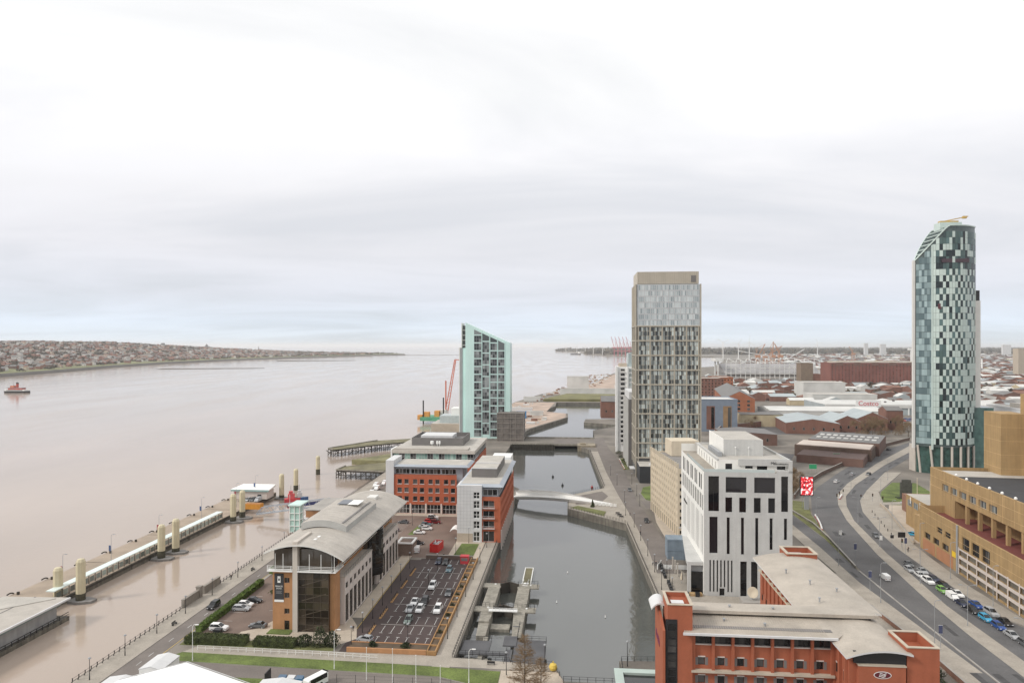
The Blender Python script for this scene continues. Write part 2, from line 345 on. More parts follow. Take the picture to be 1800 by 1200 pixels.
sheet('round_lawn', [(34.5, 331), (33.5, 345), (36, 360), (42, 366), (56, 366), (56, 329), (44, 327.5), (38, 328)], 0.2, m_grass)
sheet('tower_lawn', [(29.6, 410), (29.8, 450), (33, 452), (33, 410)], 0.2, m_grassd)
sheet('garage_pavement', [(35.5, 256), (34.5, 290), (36, 312), (41, 314), (41, 252)], 0.13, m_pave2)
sheet('side_road', [(33, 314), (32, 327), (60, 327), (60, 314)], 0.10, m_asphw)
bL = [(89, 130), (89, 178), (88.4, 201), (89, 227), (90, 259), (90, 298), (92, 330), (94, 420)]
bR = [(92.6, 130), (92.6, 178), (92.8, 201), (93, 234), (95.6, 272), (95.4, 313), (97, 340), (99, 420)]
bath_road = sheet('slip_road', bL+bR[::-1], 0.03, m_asph)
sheet('slip_pavement', [(84, 130), (84.5, 178), (85, 201), (85, 260), (86, 300)]+bL[::-1][2:], 0.13, m_pave)
mL = [(93.2, 130), (93.2, 178), (93.4, 201), (93.8, 230), (95, 244), (100, 283), (104, 309), (111, 331), (117, 350), (128, 371), (157, 418), (209, 493), (257, 548), (310, 600)]
dL = [(100, 130), (100, 161), (100.5, 183), (102, 206), (107, 252), (115, 300), (122, 328), (130, 351), (146, 380), (189, 446), (248, 529), (298, 580)]
dR = [(105, 130), (105, 169), (105.6, 204), (108, 225), (111, 254), (118, 300), (125, 326), (133, 348), (149, 377), (191, 440), (244, 512), (292, 562)]
eK = [(120, 130), (119.5, 185), (115.6, 197), (115.4, 211), (116, 232), (117.6, 260), (120, 278), (128, 316), (136, 339), (149, 363), (181, 416), (223, 475), (275, 535)]
west_way = sheet('west_carriageway', mL+dL[::-1], 0.034, m_asph)
east_way = sheet('east_carriageway', dR+eK[::-1], 0.03, m_asph)
sheet('median_strip', dL+dR[::-1], 0.14, m_pave)
sheet('divider_kerb', [(92.7, 130), (92.9, 201), (93.1, 233), (93.7, 233), (93.3, 201), (93.1, 130)], 0.14, m_kerb)
sheet('strip_lawn', [(93.2, 234), (95.8, 272), (95.6, 313), (97.2, 340), (110, 333), (103.5, 309), (99.5, 283), (94.6, 244)], 0.16, m_grassd)
pE = [(121, 188), (121, 221), (123.6, 247), (126, 267), (139, 317), (153, 359), (190, 416)]
sheet('east_pavement', eK[2:11]+pE[::-1], 0.13, m_pave)
sheet('fenced_yard', [(126.5, 268), (139.5, 317), (152, 345), (172, 340), (160, 268)], 0.05, m_pave2)
sheet('corner_lawn', [(141, 331), (154, 359), (171, 385), (183, 385), (178, 352), (158, 331)], 0.18, m_grass)
sheet('crossing_footway', [(138, 329), (140, 335), (175, 342), (175, 338)], 0.2, m_pave)
def resample(P, k):
    L = [0.0]
    for a, b in zip(P, P[1:]): L.append(L[-1]+math.dist(a, b))
    out = []
    for i in range(k):
        s = L[-1]*i/(k-1); j = max(x for x in range(len(L)-1) if L[x] <= s+1e-9); t = (s-L[j])/(L[j+1]-L[j])
        out.append((P[j][0]+(P[j+1][0]-P[j][0])*t, P[j][1]+(P[j+1][1]-P[j][1])*t))
    return out
dash = MB().box(-0.08, -1.0, 0, 0.08, 1.0, 0.012).mesh('lane_marking', [m_road_w])
arrow = MB().box(-0.12, -2.0, 0, 0.12, 1.0, 0.012); arrow.prism([(-0.5, 1.0), (0.5, 1.0), (0, 2.4)], 0, 0.012); arrow = arrow.mesh('lane_arrow', [m_road_w])
def between(P, Q, t, k=240):
    a, b = resample(P, k), resample(Q, k)
    return [(x[0]+(y[0]-x[0])*t, x[1]+(y[1]-x[1])*t) for x, y in zip(a, b)]
def marks(par, P, Q, ts, step, me=dash, z=0.05, n0=150, n1=500, off=0.0):
    for t in ts:
        L = between(P, Q, t); d = off
        for a, b in zip(L, L[1:]):
            d += math.dist(a, b)
            if d >= step and n0 < a[1] < n1:
                d -= step; put('lane_marking' if me is dash else 'lane_arrow', me, par, (a[0], a[1], z), math.atan2(b[1]-a[1], b[0]-a[0])-pi/2)
marks(west_way, mL, dL, (0.34, 0.67), 6.5); marks(east_way, dR, eK, (0.36, 0.68), 6.5); marks(bath_road, bL, bR, (0.5,), 7.0, n1=330)
marks(quay_road, qL, qR, (0.5,), 6.0, z=0.13, n0=230, n1=480); marks(river_road, [(-103.6, 140), (-103.6, 420)], [(-98, 140), (-98, 420)], (0.5,), 8.0)
marks(west_way, mL, dL, (0.17, 0.5, 0.84), 42, arrow, off=14, n1=330); marks(east_way, dR, eK, (0.5,), 38, arrow, n1=260, off=20)
m_patch = mat('tar_patch', (0.062, 0.060, 0.061), 0.9, 0.25, 0.4, fine=0.15); rgp = random.Random(21)
for (P, Q, par, k) in ((mL, dL, west_way, 13), (dR, eK, east_way, 11), (bL, bR, bath_road, 5)):        # tar repairs
    for i in range(k):
        L_ = between(P, Q, rgp.uniform(.12, .88)); j = rgp.randrange(8, 190); a, b = L_[j], L_[j+1]; w_ = rgp.uniform(.5, 1.2); l_ = rgp.uniform(1.5, 6)
        put('tar_patch', MB().box(-w_, -l_, 0, w_, l_, 0.006).mesh('tar_patch', [m_patch]), par, (a[0], a[1], 0.088), math.atan2(b[1]-a[1], b[0]-a[0])-pi/2)
for (P, Q, n0, n1, par) in ((mL, dL, 316, 334, west_way), (dR, eK, 312, 330, east_way)):     # ribbed yellow junction box
    for k, t in enumerate(range(7)):
        a = [p for p in between(P, Q, 0.04) if p[1] >= n0+t*2.4][0]; b = [p for p in between(P, Q, 0.96) if p[1] >= n0+t*2.4-6][0]
        part('junction_line', MB().bar((a[0], a[1], 0.05), (b[0], b[1], 0.05), 0.18, 0.012), m_yel, par)

# ------------------------------------------------------------------ far shore across the river
SH = resample([(-1250, 600), (-1400, 1400), (-1443, 1602), (-1517, 1884), (-1661, 2337), (-1774, 2871), (-1805, 3430), (-1771, 4058), (-1660, 4702), (-1560, 5300), (-1420, 5700)], 90)
def ridge(n):
    T = [(0, 66), (1600, 76), (2600, 88), (3300, 86), (3800, 72), (4300, 50), (4900, 28), (5300, 14), (5800, 5)]
    for a, b in zip(T, T[1:]):
        if n <= b[0]: return a[1]+(b[1]-a[1])*max(0, n-a[0])/(b[0]-a[0])
    return 8
DIR = (-0.80, 0.60)
def far_pt(s, d):
    i = min(int(s*89), 88); t = s*89-i; x = SH[i][0]+(SH[i+1][0]-SH[i][0])*t; y = SH[i][1]+(SH[i+1][1]-SH[i][1])*t
    k = min(1, max(0, d)/1500); k = k*k*(3-2*k)
    nn = noise.noise(Vector((s*9, d/500, 0)))
    return x+DIR[0]*d, y+DIR[1]*d, (1.5 + min(d, 60)*0.05 + (ridge(y)-4)*k*(1+0.10*nn))
tb = MB(); DS = [0, 6, 14, 40, 90, 180, 300, 450, 620, 800, 1000, 1250, 1500, 1900, 2600, 4000]
for i in range(90):
    for d in DS:
        p = far_pt(i/89, d); z = p[2]
        if d == 0: z = -7
        elif d == 6: z = -1.5
        elif d == 4000: z = -20
        tb.v.append((p[0], p[1], z))
for i in range(89):
    for j in range(len(DS)-1):
        a = i*len(DS)+j; tb.f.append((a, a+len(DS), a+len(DS)+1, a+1)); tb.m.append(1 if j < 2 else (2 if j < 5 else 0))
struct('far_shore_hill', tb, [mat('hill_ground', (0.17, 0.145, 0.125), 0.95, 0.45, 0.012, fine=0), mat('sea_wall', (0.11, 0.10, 0.09), 0.9, 0.2, 0.02), mat('shore_grass', (0.17, 0.175, 0.08), 0.95, 0.4, 0.01)])
sb = MB()
for pts in ([(-1395, 2180), (-1120, 2290), (-1090, 2330), (-1420, 2260)], [(-1480, 3300), (-1180, 3520), (-1160, 3570), (-1560, 3480)], [(-1430, 5350), (-900, 5600), (-880, 5650), (-1430, 5600)]):
    sb.prism(pts, -8, -5.6)
struct('sand_bank', sb, mat('sand_bank', (0.13, 0.115, 0.10), 0.9, 0.2, 0.02))
# ================================================================== buildings, west of the dock
m_tan = mat('tan_brick', (0.42, 0.215, 0.098), 0.85, 0.08, 0.4, streak=0.07, fine=0.05)
m_conc = mat('pale_concrete', (0.52, 0.475, 0.42), 0.8, 0.08, 0.3, streak=0.08)
m_clad = mat('stone_cladding', (0.60, 0.535, 0.49), 0.75, 0.06, 0.3, streak=0.05)
m_roofb = mat('beige_roof', (0.42, 0.385, 0.34), 0.6, 0.13, 0.22, streak=0.05, fine=0.06)
m_roofg = mat('flat_roof', (0.43, 0.405, 0.365), 0.85, 0.12, 0.2, fine=0.06)
m_redb = mat('orange_brick', (0.41, 0.108, 0.050), 0.85, 0.07, 0.35, streak=0.06, fine=0.05)
m_lgrey = mat('light_grey_panel', (0.60, 0.60, 0.60), 0.6, 0.05, 0.3, streak=0.04)
m_bgrey = mat('blue_grey_metal', (0.34, 0.37, 0.41), 0.45, 0.06)
m_dgrey = mat('dark_grey_metal', (0.16, 0.15, 0.145), 0.6, 0.1)
m_black = mat('black_metal', (0.018, 0.018, 0.02), 0.5, 0.1)
m_steel = mat('grey_steel', (0.30, 0.31, 0.32), 0.5, 0.1)
g_dark = glass('dark_glass', (0.012, 0.012, 0.013), (0.12, 0.115, 0.11))
g_brown = glass('bronze_glass', (0.022, 0.016, 0.011), (0.085, 0.065, 0.045), 0.08, 0.5)
g_green = glass('green_glass', (0.20, 0.34, 0.29), (0.42, 0.60, 0.52), 0.1, 0.6)
def text(par, s, size, loc, rot, m, name='lettering', align='CENTER', ext=0.03):
    cu = bpy.data.curves.new(name, 'FONT'); cu.body = s; cu.size = size; cu.extrude = ext; cu.align_x = align
    t = bpy.data.objects.new(name, cu); me = bpy.data.meshes.new_from_object(t); bpy.data.objects.remove(t); me.materials.append(m)
    o = put(name, me, par); o.location = loc; o.rotation_euler = rot; return o

# ---- tan office with the arched roof
b8 = thing('office_building', 'tan brick office with arched beige roof and bronze glass stair tower', 'building', -78, 171.5)
Wd, Dp = 18.0, 63.0
opsS = [(3.1, 0.1, 4.5, 2.6, 1, 1), (3.1, 4.3, 4.5, 5.7), (3.1, 8.4, 4.5, 9.8), (3.1, 12.3, 4.5, 13.7)]
mb = MB(); wall_open(mb, (0, 0, 0), (1, 0), 5.8, 15.6, opsS, 0.35); mb.box(15.2, 0.3, 0, 16.6, 4, 15.6)
mb.box(0, 4, 0, 14.6, Dp, 15.6); mb.face([(0, Dp, 0), (0, 0, 0), (0, 0, 15.6), (0, Dp, 15.6)][::1]); mb.box(0, 0.5, 15.4, 5.8, 4.0, 15.6)
part('wall', mb, m_tan, b8); windows(b8, (0, 0, 0), (1, 0), opsS, 0.35, g_brown, m_dgrey, cols=2)
fin = part('concrete_fin', MB().box(5.8, -1.2, 0, 7.1, 1.6, 23.4).box(5.95, 1.6, 21, 6.95, 9, 23.3), m_conc, b8)
mb = MB()
for j in range(8):
    for i in range(4): mb.face([(7.1+i*2.02, -0.6, j*1.95), (9.12+i*2.02, -0.6, j*1.95), (9.12+i*2.02, -0.6, j*1.95+1.95), (7.1+i*2.02, -0.6, j*1.95+1.95)])
mb.face([(15.18, -0.6, 0), (15.18, 2, 0), (15.18, 2, 15.6), (15.18, -0.6, 15.6)]); mb.face([(7.1, -0.6, 15.6), (15.18, -0.6, 15.6), (15.18, 2, 15.6), (7.1, 2, 15.6)])
st = part('stair_glazing', mb, g_brown, b8)
fr = MB()
for i in range(5): fr.box(7.1+i*2.02-0.04, -0.7, 0, 7.1+i*2.02+0.04, -0.61, 15.6)
for j in range(9): fr.box(7.1, -0.72, j*1.95-0.05, 15.2, -0.615, j*1.95+0.05)
for j in range(4):                      # stair flights seen through the glass
    fr.bar((8.0, -0.63, j*3.9+0.3), (14.5, -0.63, j*3.9+2.2), 0.03, 0.22)
part('frame', fr, mat('bronze_frame', (0.085, 0.066, 0.045), 0.5), st)
# east front: pale frame with tall bays and a row of small windows, dark round bay in the middle
EX = 17.6
for (y0, y1, nb) in ((5.0, 29.5, 7), (37.0, 60.0, 6)):
    L = y1-y0; pit = L/nb
    ops = [(0.5+i*pit, 0.2, 0.5+i*pit+pit-0.9, 7.6, 2, 4) for i in range(nb)]+[(0.6+i*pit, 9.2, 0.6+i*pit+pit-1.5, 10.8, 2, 1) for i in range(nb)]
    mb = MB(); wall_open(mb, (EX, y0, 0), (0, 1), L, 12.4, ops, 0.3); mb.face([(EX-1.6, y0, 0), (EX, y0, 0), (EX, y0, 12.4), (EX-1.6, y0, 12.4)]); mb.face([(EX, y1, 0), (EX-1.6, y1, 0), (EX-1.6, y1, 12.4), (EX, y1, 12.4)])
    part('front_frame', mb, m_clad, b8, label='pale stone frame of the east front'); windows(b8, (EX, y0, 0), (0, 1), ops, 0.3, g_brown, m_black, cols=2, rows=3)
    part('ledge', MB().box(14, y0-0.1, 12.4, EX+0.1, y1+0.1, 12.7), m_conc, b8)
    rl = MB()
    for i in range(int(L/1.5)+1): rl.box(EX-0.1, y0+i*1.5-0.03, 12.7, EX-0.04, y0+i*1.5+0.03, 13.8)
    rl.box(EX-0.1, y0, 13.75, EX-0.02, y1, 13.83); part('balcony_rail', rl, m_dgrey, b8)
mb = MB(); mb.lathe([(0, 4.6), (3.5, 4.6), (3.5, 18.2), (3.3, 18.4), (0, 18.4)], 20, (16.4, 33.2)); rb = part('round_bay', mb, glass('black_glass', (0.010, 0.008, 0.007), (0.03, 0.025, 0.02)), b8, smooth=False, label='black glass round bay on the east front')
mb = MB()
for zz in (6.6, 8.6, 10.6, 12.6, 14.6, 16.6): mb.lathe([(3.52, zz-0.05), (3.55, zz-0.05), (3.55, zz+0.05), (3.52, zz+0.05)], 20, (16.4, 33.2))
part('band', mb, m_black, rb)
for y in (30.3, 36.2): part('column', MB().box(16.4, y-0.25, 0, 17.2, y+0.25, 14), m_clad, b8)
part('recessed_glazing', MB().box(13.8, 29.4, 0, 16.2, 37.1, 15), g_brown, b8)
# top storey: set-back glazing, posts, balcony, railing
mb = MB(); mb.box(0.6, 0.4, 15.6, 14.8, Dp-0.6, 20.2); part('top_storey', mb, m_tan, b8)
part('corner_glazing', MB().box(0.3, 0.2, 15.95, 15.6, 4.5, 21.2), g_brown, b8)
for (p0, u, L, nb, c) in (((0.5, 0.35, 15.9), (1, 0), 5.2, 1, 2), ((7.3, 0.35, 15.9), (1, 0), 8.6, 1, 3), ((14.85, 4.6, 13.2), (0, 1), 57, 19, 2)):
    pit = L/nb
    for i in range(nb):
        f = fmap(p0, u); put('window', win_mesh(pit-0.4, 4.2 if u[0] else 5.6, c, 1, g_brown, m_white if u[0] else m_tan, 0.12 if u[0] else 0.3), b8, f(i*pit+0.2, 0.05, -0.06 if not u[0] else 0.1), math.atan2(u[1], u[0]))
mb = MB().box(-1.0, -1.3, 15.6, 5.8, 0.4, 15.9).box(7.1, -1.3, 15.6, 16.6, 0.3, 15.9).box(16.2, -1.3, 15.6, 17.3, 4.9, 15.9)
for x in (-0.9, 1.2, 3.3, 5.4, 7.4, 10.3, 13.4, 16.9):
    mb.box(x-0.06, -1.25, 15.9, x+0.06, -1.13, 20.3 if x in (1.2, 3.3, 10.3, 13.4, 16.9) else 17.1)
for zz in (16.35, 16.75, 17.1): mb.box(-1, -1.22, zz-0.04, 5.8, -1.15, zz+0.04); mb.box(7.1, -1.22, zz-0.04, 17.3, -1.15, zz+0.04); mb.box(17.2, -1.2, zz-0.04, 17.27, 5, zz+0.04)
part('balcony', mb, m_white, b8)
mb = MB()
for zz, ex in ((17.6, 18.7), (18.5, 19.0)): mb.box(ex-0.06, -1, zz-0.08, ex+0.06, Dp+1, zz+0.08)
for i in range(17): mb.bar((16.3, 1+i*3.8, 19.6), (18.9, 1+i*3.8, 17.8), 0.1, 0.16)
part('sunshade_rail', mb, m_conc, b8)
def arc_roof(x0, x1, z0, z1, rise, y0, y1, th=0.35, k=14, seam=0):
    """shell over a circular-ish arc, the crown at fraction fr"""
    mb = MB(); P = []
    for i in range(k+1):
        t = i/k; P.append((x0+(x1-x0)*t, z0+(z1-z0)*t+rise*(1-(2*t-1)**2)))
    for i in range(k):
        (a, c), (b, d) = P[i], P[i+1]
        mb.face([(a, y0, c), (b, y0, d), (b, y1, d), (a, y1, c)]); mb.face([(a, y1, c-th), (b, y1, d-th), (b, y0, d-th), (a, y0, c-th)])
        mb.face([(a, y0, c-th), (b, y0, d-th), (b, y0, d), (a, y0, c)], 1); mb.face([(b, y1, d-th), (a, y1, c-th), (a, y1, c), (b, y1, d)], 1)
    if seam:
        k2 = int((y1-y0)/seam)
        for j in range(1, k2):
            y = y0+(y1-y0)*j/k2
            for i in range(k): mb.bar((P[i][0], y, P[i][1]+0.01), (P[i+1][0], y, P[i+1][1]+0.01), 0.05, 0.04)
    a, c = P[0]; mb.face([(a, y1, c-th), (a, y0, c-th), (a, y0, c), (a, y1, c)], 1)
    a, c = P[-1]; mb.face([(a, y0, c-th), (a, y1, c-th), (a, y1, c), (a, y0, c)], 1)
    return mb
m_trim = mat('roof_trim', (0.66, 0.65, 0.62), 0.6, 0.05)
rf = part('roof', arc_roof(-1.6, 19.6, 20.6, 19.2, 2.9, -2.0, Dp+1.5, seam=2.2), [m_roofb, m_trim], b8)
part('roof_monitor', arc_roof(1.5, 14.6, 23.9, 23.3, 1.35, 15, 44, 1.9, seam=2.2), [m_roofb, mat('louvre', (0.42, 0.42, 0.40), 0.6, 0.1)], rf)
part('roof_slot', MB().box(12.6, 16, 23.9, 13.4, 42, 24.02), m_dgrey, rf)
part('solar_panel', MB().box(5.6, 33, 25.2, 8.6, 39, 25.3), mat('panel_blue', (0.12, 0.13, 0.15), 0.3), rf); part('roof_light', MB().box(8.8, 33, 25.1, 12.2, 39, 25.25), m_white, rf)
for y in (3.5, 6.0): part('roof_hatch', MB().box(8.4, y, 22.3, 10.2, y+1.3, 22.75), m_white, rf)
part('roof_hatch', MB().box(9, 52, 22.3, 12, 56, 23.2), m_trim, rf)
ban = part('banner', MB().box(0.5, -0.12, 8.0, 3.0, -0.02, 14.8), mat('banner_black', (0.035, 0.036, 0.04), 0.7), b8, label='black vertical banner with a white emblem')
part('banner_foot', MB().box(0.5, -0.13, 7.4, 3.0, -0.02, 8.0), m_white, ban)
part('emblem', MB().box(1.35, -0.15, 12.4, 2.15, -0.122, 14.1).box(1.55, -0.16, 12.9, 1.95, -0.151, 13.5, 1), [m_white, m_black], ban)
for i, (s, z) in enumerate((('PRINCES', 11.3), ('DOCK', 10.75))): text(ban, s, 0.52, (1.75, -0.14, z), (pi/2, 0, 0), m_white)
mb = MB()
for i in range(3): mb.box(0.95, -0.14, 9.6+i*0.3, 2.55-0.2*(i % 2), -0.122, 9.68+i*0.3)
part('small_print', mb, m_steel, ban)
part('planter_bed', MB().box(-0.4, -2.9, 0.1, 5.6, -0.2, 0.35), m_grass, b8)

# ---- orange brick office: two wings joined round the yard
rb_ = thing('orange_office_building', 'orange brick office with pale grey end towers and blue grey eaves', 'building', -82.5, 295.5)
HW = 21.6
opsS = []
for k in range(4):
    for j in range(2):
        for f in range(3): opsS.append((5.2+k*6.9+j*3.05, 5.6+f*3.75, 5.2+k*6.9+j*3.05+1.95, 7.7+f*3.75))
bays = [(4.5+k*6.9, 0.2, 10.7+k*6.9, 4.1, 4, 2) for k in range(4)]
mb = MB(); wall_open(mb, (3.6, 0, 0), (1, 0), 28.0, 17.2, [(o[0]-3.6, o[1], o[2]-3.6, o[3]) for o in opsS+bays], 0.3)
mb.box(3.6, 1.4, 17.0, 31.4, 1.6, 17.2); part('wall', mb, m_redb, rb_)
sillA = MB().box(-0.1, -0.12, -0.14, 2.05, 0.0, 0).mesh('sill', [m_lgrey])
windows(rb_, (0, 0, 0), (1, 0), opsS, 0.3, g_dark, m_lgrey, sub=(('sill', sillA, (0, 0, 0)),)); windows(rb_, (0, 0, 0), (1, 0), bays, 0.3, g_dark, m_white)
for k in range(5): part('pier', MB().box(3.75+k*6.9, -0.25, 0, 4.45+k*6.9, 0.0, 4.6), m_clad, rb_)
for k in range(4): put('window', win_mesh(6.4, 2.3, 4, 1, g_dark, m_lgrey, 0.12), rb_, (4.0+k*6.9, 1.36, 17.3))
mb = MB().box(0, -0.4, 0, 3.6, 14, 23.4); part('end_tower', mb, m_lgrey, rb_)
part('inner_core', MB().box(3.5, 1.45, 0, 34, 15, 20.2), m_bgrey, rb_)
def eaves(x0, y0, x1, y1, z, over, par, m=m_roofg):
    """flat roof with a sloping metal eave all round"""
    mb = MB(); a = [(x0-over, y0-over), (x1+over, y0-over), (x1+over, y1+over), (x0-over, y1+over)]; b = [(x0, y0), (x1, y0), (x1, y1), (x0, y1)]
    for i in range(4):
        j = (i+1) % 4; mb.face([a[i]+(z-0.9,), a[j]+(z-0.9,), b[j]+(z,), b[i]+(z,)], 1); mb.face([a[j]+(z-1.0,), a[i]+(z-1.0,), b[i]+(z-1.1,), b[j]+(z-1.1,)], 1); mb.face([a[i]+(z-1.0,), a[j]+(z-1.0,), a[j]+(z-0.9,), a[i]+(z-0.9,)], 1)
    mb.face([p+(z,) for p in b], 0); return part('roof', mb, [m, m_bgrey], par)
eaves(4.4, 0.8, 36, 15.2, HW, 1.2, rb_)
# east wing: south end at local y -40
ex0, ex1, ey0, ey1 = 38.8, 55.2, -40.5, 16
mb = MB(); opsE = [(2.2+i*2.95, 5.6+f*3.75, 2.2+i*2.95+1.5, 7.5+f*3.75) for i in range(18) for f in range(3)]; opsG = [(1.2+i*4.4, 0.2, 1.2+i*4.4+3.5, 4.0, 3, 1) for i in range(12)]
wall_open(mb, (ex1, ey0, 0), (0, 1), ey1-ey0, 17.2, opsE+opsG, 0.3)
wall_open(mb, (ex0+9.4, ey0, 0), (1, 0), 7.0, 17.2, [(0.4, 0.2, 4.6, 4.2), (0.4, 5.4, 4.6, 8.0), (0.4, 9.2, 4.6, 11.8), (0.4, 13.0, 4.6, 15.6)], 0.5)
mb.face([(ex0, ey1, 0), (ex0, ey0+4, 0), (ex0, ey0+4, 17.2), (ex0, ey1, 17.2)]); part('wall', mb, m_redb, rb_, label='orange brick of the dockside wing')
windows(rb_, (ex1, ey0, 0), (0, 1), opsE+opsG, 0.3, g_dark, m_lgrey); windows(rb_, (ex0+9.4, ey0, 0), (1, 0), [(0.4, 0.2, 4.6, 4.2, 2, 1), (0.4, 5.4, 4.6, 8.0, 2, 1), (0.4, 9.2, 4.6, 11.8, 2, 1), (0.4, 13.0, 4.6, 15.6, 2, 1)], 0.5, g_dark, m_lgrey)
for zz in (5.3, 9.1, 12.9): part('balcony', MB().box(ex0+9.7, ey0-0.7, zz-0.15, ex0+14.3, ey0, zz).box(ex0+9.7, ey0-0.7, zz+0.85, ex0+14.3, ey0-0.64, zz+0.92).box(ex0+9.7, ey0-0.7, zz, ex0+9.76, ey0-0.64, zz+0.9).box(ex0+14.24, ey0-0.7, zz, ex0+14.3, ey0-0.64, zz+0.9), m_lgrey, rb_)
opsT = [(6.2, 0.4, 8.6, 4.0, 2, 2), (6.2, 5.2, 8.6, 8.0, 2, 2), (6.2, 9.0, 8.6, 11.8, 2, 2), (6.2, 12.8, 8.6, 15.6, 2, 2), (6.2, 16.4, 8.6, 18.9, 2, 2)]
mb = MB(); wall_open(mb, (ex0, ey0-0.6, 0), (1, 0), 9.4, 21.4, opsT, 0.3); mb.face([(ex0, ey0+8, 0), (ex0, ey0-0.6, 0), (ex0, ey0-0.6, 21.4), (ex0, ey0+8, 21.4)]); mb.face([(ex0+9.4, ey0-0.6, 0), (ex0+9.4, ey0+8, 0), (ex0+9.4, ey0+8, 21.4), (ex0+9.4, ey0-0.6, 21.4)]); mb.face([(ex0, ey0-0.6, 21.4), (ex0+9.4, ey0-0.6, 21.4), (ex0+9.4, ey0+8, 21.4), (ex0, ey0+8, 21.4)])
part('end_tower', mb, m_lgrey, rb_, label='pale grey panelled end tower'); windows(rb_, (ex0, ey0-0.6, 0), (1, 0), opsT, 0.3, g_dark, m_white, 0.16)
pl = MB()
for i in range(1, 5): pl.box(ex0+i*1.25-0.02, ey0-0.63, 4, ex0+i*1.25+0.02, ey0-0.605, 21.3)
for j in range(1, 14): pl.box(ex0, ey0-0.63, 4+j*1.28-0.02, ex0+6.1, ey0-0.605, 4+j*1.28+0.02)
part('panel_joint', pl, m_steel, rb_)
part('tower_base', MB().box(ex0-0.05, ey0-0.68, 0.0, ex0+6.0, ey0-0.61, 3.4), m_pave2, rb_)
part('inner_core', MB().box(ex0+0.3, ey0+1.4, 0.1, ex1-0.9, ey1, 20.2), m_bgrey, rb_)
for (p0, u, L) in (((ex0+9.6, ey0+1.36, 17.3), (1, 0), 5.8), ((ex1-0.86, ey0+2, 17.3), (0, 1), 52)):
    k = max(1, round(L/6)); f = fmap(p0, u)
    for i in range(k): put('window', win_mesh(L/k-0.3, 2.4, 3, 1, g_dark, m_lgrey, 0.12), rb_, f(i*L/k, 0, -0.05), math.atan2(u[1], u[0]))
eaves(ex0+1.2, ey0+1.4, ex1-0.6, ey1, HW+0.1, 1.6, rb_)
part('plant_room', MB().box(ex0+3.4, ey0+14, HW, ex1-3, ey0+46, HW+3.6, 0, top=1), [m_dgrey, m_roofg], rb_); part('plant_parapet', MB().box(ex0+3.2, ey0+13.8, HW+3.5, ex1-2.8, ey0+14.1, HW+3.9).box(ex0+3.2, ey0+26, HW+3.5, ex1-2.8, ey0+26.4, HW+3.9), m_lgrey, rb_)
for k in range(12): part('column', MB().box(ex1+0.02, ey0+0.6+k*4.4, -2.8, ex1+0.5, ey0+1.2+k*4.4, 4.6), m_clad, rb_)
part('white_stair_block', MB().box(ex0+6, 18, 0, ex1-1.5, 30, 22.5).box(ex0+7, 17.9, 20.3, ex1-3, 18, 20.8, 1).box(ex0+7, 17.9, 17.9, ex1-6, 18, 18.4, 1), [m_white, m_steel], rb_)
part('entrance_canopy', arc_roof(ex0-3.4, ex0+0.2, 3.0, 3.0, 1.0, ey0+3, ey0+9, 0.2, 8), [m_white, m_white], rb_)

# ---- office with the green glass band behind it
bc = thing('glass_band_office', 'beige roofed office with green glass top storey and dark plant screen', 'building', -90, 334)
part('wall', MB().box(0, 0.6, 0, 41, 48, 16.4), m_redb, bc); part('end_wall', MB().box(-0.8, -0.3, 0, 0.0, 10, 22.4), m_white, bc)
part('roof', MB().box(-0.2, -0.4, 20.4, 41.6, 48.6, 22.0, 1, top=0), [m_roofg, m_conc], bc)
part('back_glazing', MB().box(0.1, 0.7, 16.4, 40.8, 47.5, 20.4), g_dark, bc)
for i in range(14): put('window', win_mesh(2.8, 3.9, 2, 2, g_green if i % 5 not in (1, 3) else g_dark, m_lgrey, 0.07), bc, (0.4+i*2.88, 0.55, 16.45))
part('roof_step', MB().box(0.5, 0.5, 22, 38, 7, 22.7), m_roofb, bc)
part('plant_screen', MB().box(6, 16, 22, 33, 16.3, 26).box(6, 40, 22, 33, 40.3, 26).box(6, 16.3, 22, 6.3, 40, 26).box(32.7, 16.3, 22, 33, 40, 26).box(6.3, 16.3, 22.1, 32.7, 40, 24), m_dgrey, bc)
part('plant_deck', MB().box(9, 24, 24, 26, 38, 26.1), m_lgrey, bc)
for i, x in enumerate((17.5, 20.2, 21.4)): part('satellite_dish', MB().lathe([(0.1, 22), (0.1, 23.4), (0.9 if i == 0 else 0.5, 23.4), (0.9 if i == 0 else 0.5, 24.8), (0.1, 25)], 10, (x, 12.5)), m_white, bc)
for i in range(11): put('window', win_mesh(2.6, 2.0, 2, 1, g_dark, m_lgrey), bc, (41.02, 4+i*3.8, 17.5), pi/2)

# ---- pale green glass tower with the raked top
al = thing('glass_tower', 'pale turquoise glass residential tower with raked roofline', 'tower', -90.5, 540)
m_aqua = mat('turquoise_glass', (0.57, 0.77, 0.735), 0.16, 0.05, 0.05, streak=0.03)
m_aquad = mat('turquoise_panel', (0.54, 0.72, 0.69), 0.3, 0.05)
TW = 34.0                                          # raked slab: front (south) face spans x 6..TW+6
def top(x): return 92.5-(x-4.0)*0.455
cols = [(11.5, 17.4), (18.2, 23.6), (24.6, 29.9), (30.9, 35.8)]
mb = MB(); mb.prism([(4.5, 0.0, top(4.5)), (40, 0.0, top(40)), (40, 16, top(40)), (4.5, 16, top(4.5))], 0, 80); part('slab', mb, m_aqua, al)
part('west_wing', MB().box(-0.4, 4, 0, 4.5, 20, 72), m_aqua, al); part('west_fin', MB().box(-1.2, 3.6, 0, -0.5, 20, 72.4), m_trim, al)
part('west_balconies', MB().box(-0.5, 3.7, 0, 1.6, 4.0, 72), m_steel, al); part('top_fin', MB().prism([(-0.3+1.0, 3.2, 92), (1.3, 3.2, 92), (1.3, 16, 92), (0.7, 16, 92)], 72, 92), m_trim, al)
